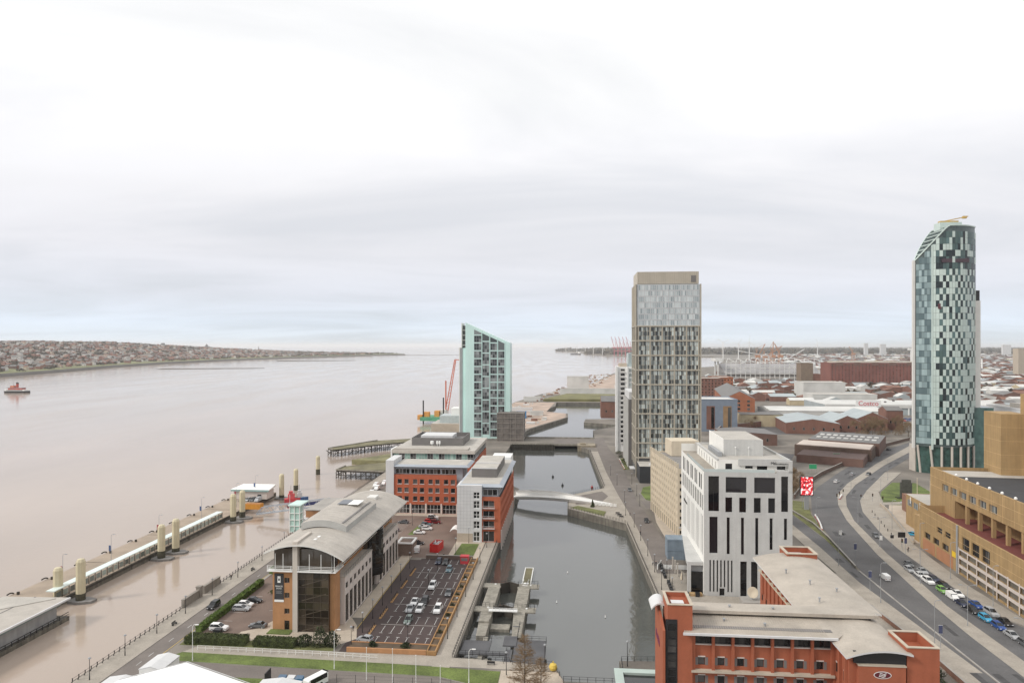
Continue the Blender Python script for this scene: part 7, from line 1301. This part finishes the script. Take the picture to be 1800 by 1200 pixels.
for i in range(18): part('roof_light', MB().box(7+(i % 9)*4.4, 40+(i//9)*16, 8.5, 9.8+(i % 9)*4.4, 45+(i//9)*16, 8.9), m_shed, wbk)
cs = thing('white_store', 'large white retail warehouse with pale green trim and red lettering', 'store', 270, 760); OCC.append((262, 740, 480, 850)); part('wall', MB().box(0, 0, 0, 190, 70, 10.5, 0, top=1), [m_shedg, m_shed], cs); part('trim', MB().box(-1, -1.2, 7.5, 190, -.01, 11), m_shed, cs); part('sign_board', MB().box(30, -1.6, 9, 56, -1.25, 15.5), m_white, cs); text(cs, 'Costco', 7.0, (43, -1.7, 10.0), (pi/2, 0, 0), mat('sign_red', (.55, .02, .05), .5), 'sign_lettering')
for i in range(8): part('roof_unit', MB().box(60+i*15, 20+(i % 3)*14, 10.5, 62+i*15, 22+(i % 3)*14, 12), m_dgrey, cs)
for i in range(8): part('column', MB().box(20+i*16, -1.0, 0, 21+i*16, -.1, 7.5), m_white, cs)
g4 = 'cars parked outside the white store'
for i in range(46):
    e, n = 228+(i % 16)*5.2+RG.uniform(-1, 1), 690+(i//16)*16+RG.uniform(-2, 2)+(i % 16)*1.4
    bm = car_meshes(RG.choice(('hatch', 'saloon')))[0]; o = solo('distant_car', 'small parked car in the lot outside the white store', 'car', bm, None, e+36, n-6, 0.02, RG.choice((0, pi/2)), g4); o.material_slots[0].link = 'OBJECT'; o.material_slots[0].material = paint[RG.choice(('white', 'silver', 'grey', 'black', 'blue', 'red'))]
g5 = 'cars parked behind the pale hotel'
for i, (e, n) in enumerate(((112, 420), (117, 428), (108, 405), (121, 440), (115, 410), (126, 452), (103, 395), (110, 438), (131, 470), (124, 425), (106, 415), (118, 400))):
    o = solo('distant_car', 'small parked car in the yard behind the pale hotel', 'car', car_meshes(('hatch', 'van', 'saloon')[i % 3])[0], None, e, n, 0.02, RG.uniform(0, 3), g5); o.material_slots[0].link = 'OBJECT'; o.material_slots[0].material = paint[('white', 'white', 'silver', 'black')[i % 4]]
sheet('lane_asphalt', [(96, 345), (104, 345), (118, 400), (150, 480), (140, 486), (108, 420)], .02, m_asph); sheet('yard_asphalt', [(120, 560), (170, 585), (260, 600), (300, 640), (262, 672), (190, 660), (130, 610)], .02, m_asph)
# tall brick block, tobacco warehouse, stadium, turbines, cranes
tw2 = block('accumulator_tower', 'broad brown brick block with arched recess right of the warehouses', 'tower', 350, 1090, 18, 22, 46, mat('brown_brick', (.20, .15, .11), .9, .12)); part('arch_recess', MB().prism([(4, -.3), (14, -.3), (14, -.05), (4, -.05)], 0, 20), m_dgrey, tw2); part('brick_wing', MB().box(18.2, 2, 0, 30, 22, 30), m_rb, tw2)
block('white_shed_block', 'white sheeted industrial building in front of the brown brick block', 'building', 318, 980, 56, 40, 22, m_shed); block('white_shed_block', 'long white clad shed with dark base beside the brown brick block', 'building', 300, 890, 78, 36, 12, m_shed)
tb_ = block('tobacco_warehouse', 'huge dark red brick warehouse with rows of small windows', 'warehouse', 470, 1300, 250, 52, 41, mat('tobacco_brick', (.205, .078, .06), .9, .14, .05), m_slate, 0, 42, 12, (1.6, 1.5)); part('cornice', MB().box(-.6, -.6, 37.4, 250.6, -.01, 38.4), m_rb2, tb_)
for i in range(8): part('gable_head', MB().prism([(10+i*31, -.4), (22+i*31, -.4), (22+i*31, -.1), (10+i*31, -.1)], 38.4, 43), m_rb2, tb_)
st = thing('unfinished_stadium', 'unfinished stadium with white steel frame and open stands', 'stadium', 322, 1480); OCC.append((300, 1380, 560, 1750)); mst = mat('steel_white', (.62, .62, .60), .6)
part('stand', MB().box(0, 6, 8, 200, 70, 14).prism([(0, 10, 14), (200, 10, 14), (200, 70, 34), (0, 70, 34)], 12, 14), mat('stand_grey', (.30, .29, .29), .9, .25, .05), st); part('floor_slab', MB().box(0, 0, 13, 200, 7, 14.4).box(0, 0, 25.5, 200, 7, 26.5).box(0, 0, .0, 200, 7, 1.2), m_conc, st)
for i in range(21): part('frame_post', MB().box(i*10-.6, -.4, 0, i*10+.6, .8, 39+ (5*sin(i*.31))), mst, st)
for z in (14, 26, 38): part('frame_beam', MB().box(0, -.5, z, 200, .9, z+1.2), mst, st)
for i in range(0, 20, 2): part('roof_truss', MB().bar((i*10, 0, 38), (i*10+10, 30, 46), .8, .8).bar((i*10+20, 0, 38), (i*10+10, 30, 46), .8, .8), mst, st)
part('roof_beam', MB().bar((40, 60, 62), (110, 60, 50), 1.6, 1.6).bar((150, 60, 48), (180, 60, 66), 1.6, 1.6).bar((0, 30, 46), (200, 30, 46), 1, 1), mst, st)
part('end_stand', MB().prism([(-20, 10, 46), (-4, 10, 46), (-4, 60, 46), (-20, 60, 46)], 40, 46).box(-14, 20, 0, -11, 23, 40).box(-14, 50, 0, -11, 53, 40), mst, st)
def turbine(e, n, h, lab, r_=28, ph=.3):
    t = thing('wind_turbine', lab, 'wind turbine', e, n); part('mast', MB().tube((0, 0, 0), (0, 0, h), 2.4, 1.3, 10), m_white, t); part('nacelle', MB().box(-1.6, -4, h-1.5, 1.6, 5, h+2), m_white, t)
    for k in range(3): a = ph+k*2*pi/3; part('blade', MB().bar((0, -4.5, h), (r_*cos(a), -4.5, h+r_*sin(a)), 1.0, 2.0), m_white, t)
for i, (px, y, h) in enumerate(((1271, 3300, 88), (1298, 3600, 84), (1317, 3300, 90), (1437, 4200, 92))): x_ = (px-900)*y/1200; turbine(x_*CA-y*SA, x_*SA+y*CA, h, 'white wind turbine on the far docks, %s from the left' % ORD[i], 32, .5+i*.5)
def dock_crane(e, n, h, label, m, lean=.3, L=40):
    t = thing('dock_crane', label, 'crane', e, n); fr = MB()
    for x in (-6, 6):
        for y in (-6, 6): fr.bar((x, y, 0), (x*.7, y*.7, h*.55), 1.4, 1.4)
    fr.box(-6, -6, h*.52, 6, 6, h*.6); part('gantry', fr, m, t); part('jib', MB().bar((0, 0, h*.55), (L*lean, 0, h), 1.8, 1.8).bar((0, 0, h*.8), (-8, 0, h*.6), 1, 1), m, t); part('stay', MB().bar((-6, 0, h*.82), (L*lean, 0, h), .5, .5).bar((0, 0, h*.6), (-6, 0, h*.84), .9, .9), m, t); return t
mco = mat('crane_orange', (.45, .24, .15), .6); mcr = mat('crane_red', (.45, .12, .15), .6)
for i, (px, y, h, ln) in enumerate(((1332, 1900, 78, .5), (1345, 2000, 72, 1.2), (1372, 1850, 80, -.4), (1358, 1700, 84, .05), (1500, 2800, 70, -.4))): x_ = (px-900)*y/1200; dock_crane(x_*CA-y*SA, x_*SA+y*CA, h, 'orange construction crane beside the stadium, %s from the left' % ORD[i], mco, ln)
for i in range(5):
    px = 1083+i*6.5; y = 4700; x_ = (px-900)*y/1200; e, n = x_*CA-y*SA, x_*SA+y*CA; t = thing('container_crane', 'red container crane on the far port quay, %s from the left' % ORD[i], 'crane', e, n, 0, 0, 'red container cranes on the far port'); fr = MB()
    for x in (-13, 13):
        for yy in (-10, 10): fr.box(x-2, yy-2, 0, x+2, yy+2, 62)
    fr.box(-14, -12, 34, 14, 12, 38); fr.box(-30, -3, 56, 20, 3, 61); part('gantry', fr, mcr, t); part('raised_boom', MB().bar((-13, 0, 60), (-34, 0, 135), 3.2, 3.2).bar((0, 0, 60), (-4, 0, 98), 2.4, 2.4).bar((-4, 0, 98), (-28, 0, 118), 1, 1), mcr, t)
wf = thing('white_gantry', 'white tripod gantry standing above the far docks', 'gantry', 1010, 2150); part('leg', MB().box(0, 0, 0, 4, 4, 60), m_white, wf); part('leg', MB().box(44, 0, 0, 48, 4, 60), m_white, wf); part('leg', MB().box(22, 0, 0, 26, 4, 92), m_white, wf); part('beam', MB().box(-8, 0, 60, 52, 4, 66), m_white, wf)
for i in range(2): solo('storage_silo', ('round cream storage dome on the far docks, left', 'round cream storage dome on the far docks, right')[i], 'silo', MB().lathe([(16, 0), (16, 16), (13, 26), (7, 32), (.5, 34)], 16), m_cream, 1090+i*44, 2180, 0, 0)
block('long_cream_shed', 'long cream roofed dock shed beyond the tobacco warehouse', 'shed', 700, 1900, 330, 60, 30, mat('cream_sheet', (.60, .54, .44), .8, .08), m_shed)
for i, (px, y, h, w_) in enumerate(((1790, 1600, 66, 26), (1548, 5200, 84, 40), (1520, 5000, 90, 24), (1763, 5200, 78, 60))): x_ = (px-900)*y/1200; block('distant_tower_block', 'distant pale tower block on the skyline, %s from the left' % ('fourth', 'second', 'first', 'third')[i], 'tower block', x_*CA-y*SA, x_*SA+y*CA, w_, 20, h, m_pave2 if i == 0 else m_lgrey, None, 0, 6, 14)
x_ = (1726-900)*1900/1200; t = thing('works_chimney', 'slender white chimney beyond the curved tower', 'chimney', x_*CA-1900*SA, x_*SA+1900*CA); part('stack', MB().tube((0, 0, 0), (0, 0, 38), 2.4, 1.7, 10), m_white, t); part('cap', MB().lathe([(1.9, 37), (2.3, 39), (1.5, 40)], 10), m_dgrey, t)
rp_ = block('rooftop_plant_building', 'pale low rooftop with plant between curved tower and tan stair towers', 'building', 262, 420, 48, 40, 36, m_lgrey, m_roofg, 0); part('plant', MB().box(4, 4, 36, 20, 12, 40).box(26, 6, 36, 40, 16, 39).box(8, 20, 36, 30, 30, 38.6), m_conc, rp_)
# random roofs that fill the districts behind: 300 single buildings, the rest as one mass
kinds = [(m_rb, m_slate), (m_rb, m_rust), (m_rb2, m_slate), (m_shed, m_shed), (m_shedg, m_shed), (m_rb, m_shedg), (m_tanr, m_shed), (m_rb2, m_rust)]
names = [('brick_terrace', 'red brick building with slate roof in the dock district'), ('brick_terrace', 'red brick building with rust roof in the dock district'), ('brick_shed', 'dark brick shed with slate roof in the dock district'), ('white_shed', 'white metal shed in the dock district'), ('grey_shed', 'grey shed with white roof in the dock district'), ('brick_shed', 'red brick shed with pale roof in the dock district'), ('tan_shed', 'tan shed with white roof in the dock district'), ('brick_shed', 'dark brick shed with rust roof in the dock district')]
OCC += [(200, 380, 275, 460), (120, 180, 185, 360), (90, 340, 330, 570), (60, 470, 112, 620), (60, 330, 75, 470)]
cand = []
for k in range(14000):
    px = RG.uniform(1225, 1830); py = 607+math.exp(RG.uniform(math.log(11), math.log(125))); y = 1200*74/(py-607); x_ = (px-900)*y/1200; e, n = x_*CA-y*SA, x_*SA+y*CA
    if n < 600 or y > 7000: continue
    far = y > 2200; w_, d_ = RG.uniform(14, 34)*(1.5 if far else 1), RG.uniform(12, 28)*(1.5 if far else 1)
    if n < 900 and e < 262: continue
    if e < 90+(n-900)*.30: continue
    if not clear(e+w_/2, n+d_/2, max(w_, d_)*.55): continue
    OCC.append((e, n, e+w_, n+d_)); cand.append((y, e, n, w_, d_))
    if len(cand) > 1600: break
cand.sort(); rest_ = MB(); rm = [m_rb, m_slate, m_rust, m_rb2, m_shed, m_shedg, m_tanr]
for i, (y, e, n, w_, d_) in enumerate(cand):
    k = RG.choice((0, 0, 0, 1, 2, 2, 3, 3, 4, 4, 5, 5, 6, 7)); wl, rf = kinds[k]; he = RG.uniform(4.5, 9); hr = he+RG.uniform(1.5, 4); ax = RG.choice('xy')
    if i < 290: nm, lb = names[k]; solo(nm, lb, 'building', MB().gable(0, 0, w_, d_, 0, he, hr, ax, 0, 1, .3), [wl, rf], e, n, 0, 0, lb.replace('building', 'buildings').replace('shed', 'sheds'))
    else:
        q = MB().gable(e, n, e+w_, n+d_, 0, he, hr, ax, rm.index(wl), rm.index(rf), .3); o_ = len(rest_.v); rest_.v += q.v; rest_.f += [tuple(a+o_ for a in f) for f in q.f]; rest_.m += q.m
struct('far_district_roofs', rest_, rm, 'stuff', 'mass of far brick and white roofs running back to the skyline'); 
def clumps(mb, spots, rg):
    for (e, n, z, r_, h) in spots:
        for _ in range(34):
            a, b_ = rg.uniform(0, 2*pi), rg.random(); rr = r_*math.sqrt(rg.random()); p = Vector((e+rr*cos(a), n+rr*sin(a), z+h*(.15+.85*b_*(1-.5*rr/r_)))); s = rg.uniform(.10, .26)*r_; u = Vector((rg.gauss(0, 1), rg.gauss(0, 1), rg.gauss(0, 1))).normalized(); v_ = u.orthogonal().normalized(); w_ = u.cross(v_); mb.face([p-v_*s-w_*s, p+v_*s-w_*s, p+v_*s+w_*s, p-v_*s+w_*s], rg.randrange(2))
mtr = [mat('far_tree', (.085, .075, .055), .95, .3, .02), mat('far_tree_b', (.13, .105, .075), .95, .3, .02)]
cl = MB(); sp_ = []
for k in range(900):
    px = RG.uniform(1225, 1830); py = 607+math.exp(RG.uniform(math.log(5), math.log(90))); y = 1200*74/(py-607); x_ = (px-900)*y/1200; e, n = x_*CA-y*SA, x_*SA+y*CA
    if n < 640 or (n < 2500 and not clear(e, n, 3)) or e < 90+(n-900)*.30: continue
    f = max(1, y/2500); sp_.append((e, n, 0, RG.uniform(4, 8)*f*1.4, RG.uniform(6, 10)*(1+.2*f)))
for k in range(620):
    y = RG.uniform(5400, 11500); px = RG.uniform(985+(y < 8500)*60, 1835); x_ = (px-900)*y/1200; e, n = x_*CA-y*SA, x_*SA+y*CA; sp_.append((e, n, 0, RG.uniform(45, 110), RG.uniform(16, 30)))
clumps(cl, sp_, RG); struct('far_trees', cl, mtr, 'stuff', 'bare winter trees scattered among the far roofs')
# construction land at the river bend north of the turquoise tower
for i, (e, n, w_, d_, h, m_, lb) in enumerate(((-66, 905, 22, 10, 5, m_shed, 'white site huts nearest on the river bend'), (-10, 1080, 34, 24, 24, m_shed, 'pale blue and white process building on the river bend'), (-20, 1020, 110, 12, 9, m_shed, 'long low white hall behind the grassed bank'), (66, 1090, 90, 20, 10, m_shed, 'long white sheds beyond the grassed bank'), (-58, 690, 10, 8, 6, mat('site_blue', (.05, .2, .42), .6), 'blue site container on the stone pier'), (-46, 720, 14, 8, 3.5, m_shed, 'white site cabin on the stone pier'), (-70, 760, 24, 8, 3.5, m_lgrey, 'row of grey site cabins behind the stone pier'))): block('site_building', lb, 'building', e, n, w_, d_, h, m_)
bh_ = shed('quayside_brick_house', 'red brick quayside house with slate roof across the water', 'building', 28, 700, 46, 22, 17, 22, m_rb, m_slate, 'x', 0, 7); sheet('grassed_bank', [(-40, 905), (60, 905), (130, 1000), (-10, 1010)], 3.2, mat('bank_grass', (.17, .16, .07), .95, .3, .05), MATS['bank_grass']); sheet('site_ground', [(-98, 640), (-75, 885), (-24, 885), (-30, 765), (-8, 744), (-8, 706), (-41, 604), (-60, 590)], .1, mat('site_ground', (.40, .31, .25), .9, .35, .06)); sheet('reclaimed_ground', [(-45, 1040), (130, 1010), (260, 1500), (110, 1800), (38, 1330), (-5, 1168)], .1, MATS['site_ground'])
clt = MB(); rg = random.Random(9)
for k in range(260):
    t_ = rg.random(); n = 640+t_*1100; e0 = -92+max(0, (n-640))*.12; e = e0+rg.uniform(2, 60); 
    if -48 < e and 690 < n < 900: continue
    s = rg.uniform(1, 4.5); clt.box(e, n, .1, e+s*rg.uniform(.8, 2.5), n+s, .1+rg.uniform(.8, 2.6), rg.randrange(4))
struct('site_clutter', clt, [m_shed, m_rust, m_lgrey, mat('clutter_tan', (.38, .26, .18), .9)], 'stuff', 'scattered containers and building materials on the reclaimed land')
ph_ = [(660+i*8, ) for i in range(3)]
# far port spit with turbines
for i, px in enumerate((995, 1014, 1029, 1043, 1059)): y = 7400-i*500; x_ = (px-900)*y/1200; turbine(x_*CA-y*SA, x_*SA+y*CA, 62, 'tiny white wind turbine on the far port spit, %s from the left' % ORD[i], 34, .4+i*.7)
# ferry, jack-up barge, distant ship
fe = thing('river_ferry', 'red and white passenger ferry out on the river', 'ferry', -962, 1082, -6.5, -pi/2+rad(5)); part('hull', MB().prism([(-5, 0), (0, -5), (5, 0), (5, 34), (0, 40), (-5, 34)], 0, 3.2), m_black, fe); part('main_deck', MB().prism([(-5.2, 0), (0, -4), (5.2, 0), (5.2, 33), (0, 38), (-5.2, 33)], 3.2, 5.6), m_white, fe); part('window_row', MB().box(-5.3, 3, 4.0, 5.3, 30, 5.0), g_dark, fe); part('upper_deck', MB().box(-4.5, 5, 5.6, 4.5, 29, 8.2), mat('ferry_red', (.42, .07, .05), .6), fe); part('rail_band', MB().box(-4.7, 2, 8.2, 4.7, 31, 8.9), m_steel, fe); part('bridge', MB().box(-3.5, 8, 8.9, 3.5, 14, 12), mat('ferry_orange', (.55, .18, .10), .6), fe); part('funnel', MB().lathe([(2.0, 8.9), (2.0, 16.5), (1.8, 17.2)], 10, (0, 18)), mat('ferry_red', (.42, .07, .05)), fe); part('funnel_top', MB().lathe([(2.05, 15.2), (2.05, 17.3), (1.5, 17.6)], 10, (0, 18)), m_black, fe); part('mast', MB().tube((0, 11, 12), (0, 11, 22), .3, .15), m_steel, fe)
jb = thing('jack_up_barge', 'orange and green jack up barge with tall lattice crane on the river', 'barge', -157, 690, -6.5); part('hull', MB().box(0, 0, 3, 26, 24, 7), mat('barge_green', (.10, .33, .20), .6), jb); part('deck_gear', MB().box(3, 2, 7, 9, 8, 12).box(14, 4, 7, 19, 12, 13).box(-3, 1, 4, 2, 8, 9), mat('barge_orange', (.62, .30, .08), .6), jb); part('cabin', MB().box(20, 6, 7, 26, 20, 14), m_shed, jb)
for x_, y_, h in ((3, 2, 24), (24, 2, 27), (40, 22, 26)): part('spud_leg', MB().tube((x_, y_, 0), (x_, y_, h), .7, n=8), m_black, jb)
cr = MB(); a, b_ = Vector((26, 10, 13)), Vector((35, 10, 66))
for s in (-1, 1): cr.bar(a+Vector((s*1.4, 0, 0)), b_+Vector((s*.6, 0, 0)), .8, .8)
for i in range(16): p, q = a+(b_-a)*(i/16), a+(b_-a)*((i+1)/16); cr.bar(p+Vector((-1.3, 0, 0)), q+Vector((1.3, 0, 0)), .3, .3)
cr.bar(b_, b_+Vector((7, 0, -1)), .8, .8); cr.bar(b_+Vector((5, 0, -1)), b_+Vector((5, 0, -42)), .15, .15); cr.bar((25, 10, 12), (25, 10, 44), 1.2, 1.2); part('crane_boom', cr, mat('boom_red', (.55, .15, .09), .6), jb)
sh_ = thing('distant_ship', 'tiny dark ship far down the river', 'ship', 60, 6000, -6.5, rad(60)); part('hull', MB().prism([(-9, 0), (9, 0), (9, 80), (0, 100), (-9, 80)], 0, 9), m_black, sh_); part('bridge_house', MB().box(-8, 4, 9, 8, 18, 24), m_white, sh_)
# ------------------------------------------------------------------ houses on the far shore
m_rb, m_rust, m_rb2, m_shed = mat('shore_brick', (.225, .112, .085), .9, .2), mat('shore_roof', (.215, .112, .085), .9, .2), mat('shore_dark', (.14, .09, .075), .9), mat('shore_white', (.55, .53, .50), .8)
hk = [(m_rb, m_rust), (m_shed, m_slate), (m_rb2, m_slate), (m_pave2, m_rust), (m_rb, m_slate)]; hn = ['red brick house with red roof on the far shore hill', 'white house with slate roof on the far shore hill', 'dark brick house with slate roof on the far shore hill', 'cream house with red roof on the far shore hill', 'red brick house with slate roof on the far shore hill']
cand = []
for k in range(2600):
    s = RG.random()**.8*.93+.05; d = 70+RG.random()**1.25*1750; p = far_pt(s, d); xx = p[0]*CA+p[1]*SA; yy = -p[0]*SA+p[1]*CA
    if xx/yy < -.80 or p[1] > 5400: continue
    cand.append((yy, p))
cand.sort(key=lambda c: c[0]); rest_ = MB(); hm_ = [m_rb, m_rust, m_shed, m_slate, m_rb2, m_pave2]
for i, (yy, p) in enumerate(cand):
    k = RG.randrange(5); wl, rf = hk[k]; w_, d_, h = RG.uniform(9, 24), RG.uniform(8, 11), RG.uniform(5.5, 9)
    if i < 280: solo('hillside_house', hn[k], 'house', MB().gable(-w_/2, -d_/2, w_/2, d_/2, -4, h, h+3.4, RG.choice('xxy'), 0, 1, .3), [wl, rf], p[0], p[1], p[2], 0, hn[k].replace('house', 'houses'))
    else:
        q = MB().gable(p[0]-w_/2, p[1]-d_/2, p[0]+w_/2, p[1]+d_/2, p[2]-6, p[2]+h, p[2]+h+3.4, RG.choice('xxy'), hm_.index(wl), hm_.index(rf), .3); o_ = len(rest_.v); rest_.v += q.v; rest_.f += [tuple(a+o_ for a in f) for f in q.f]; rest_.m += q.m
struct('far_shore_houses', rest_, hm_, 'stuff', 'mass of houses covering the far shore hill')
cl = MB(); sp_ = []
for k in range(1900):
    s = RG.random()*.95+.04; d = 50+RG.random()*1900
    if k < 240: d = RG.uniform(1350, 1900)
    elif k < 520: s = RG.uniform(.70, .98); d = RG.uniform(40, 700)
    p = far_pt(s, d); sp_.append((p[0], p[1], p[2]-1, RG.uniform(7, 15), RG.uniform(8, 15)))
clumps(cl, sp_, RG); struct('far_shore_trees', cl, mtr, 'stuff', 'bare trees and woods on the far shore hill')
def on_hill(px, py_base):
    best = None
    for s in range(0, 100):
        for d in range(1200, 1700, 50):
            p = far_pt(s/100, d); x_ = p[0]*CA+p[1]*SA; y = -p[0]*SA+p[1]*CA; q = abs(900+1200*x_/y-px)
            if best is None or q < best[0]: best = (q, p)
    return best[1]
p = on_hill(283, 600); block('hill_tower_block', 'dark square tower block on the far shore skyline', 'tower block', p[0], p[1], 17, 15, 20, m_dgrey).location = W(p[0], p[1], p[2])
p = on_hill(363, 600); t = thing('domed_church', 'grey domed church on the far shore skyline', 'church', p[0], p[1], p[2]); part('nave', MB().gable(-22, -9, 22, 9, -2, 11, 16, 'x', 0, 0), m_dgrey, t); part('dome', MB().lathe([(10, 8), (10, 18), (8.5, 24), (5, 29), (1.2, 32), (.8, 38)], 12), m_dgrey, t)
p = on_hill(455, 605); t = thing('church_spire', 'thin church spire on the far shore skyline', 'church', p[0], p[1], p[2]); part('tower', MB().box(-4, -4, -2, 4, 4, 16), m_dgrey, t); part('spire', MB().lathe([(4.2, 16), (.3, 40)], 8), m_dgrey, t); part('nave', MB().gable(4, -5, 24, 5, -2, 8, 13, 'x', 0, 0), m_dgrey, t)
x_ = (668-900)*5600/1200; t = thing('lighthouse', 'small white lighthouse at the tip of the far shore', 'lighthouse', x_*CA-5600*SA, x_*SA+5600*CA, -6); part('tower', MB().lathe([(4.5, 0), (3.2, 22), (3.8, 23), (2.4, 24), (2.4, 28), (.4, 30)], 12), m_white, t); part('rock_base', MB().box(-60, -10, -.5, 40, 10, 2), m_quay, t)
# ------------------------------------------------------------------ the hazy air
hz = MB().box(-46000, -4000, -12, 43000, 61000, 160); hzm = bpy.data.materials.new('haze'); hzm.use_nodes = True; t = hzm.node_tree; t.nodes.remove(t.nodes['Principled BSDF']); pv = t.nodes.new('ShaderNodeVolumePrincipled'); pv.inputs['Color'].default_value = (.94, .97, 1, 1); pv.inputs['Density'].default_value = 4.2e-5; pv.inputs['Anisotropy'].default_value = 0.2
t.links.new(pv.outputs[0], t.nodes['Material Output'].inputs['Volume']); struct('haze', hz, hzm, 'stuff')
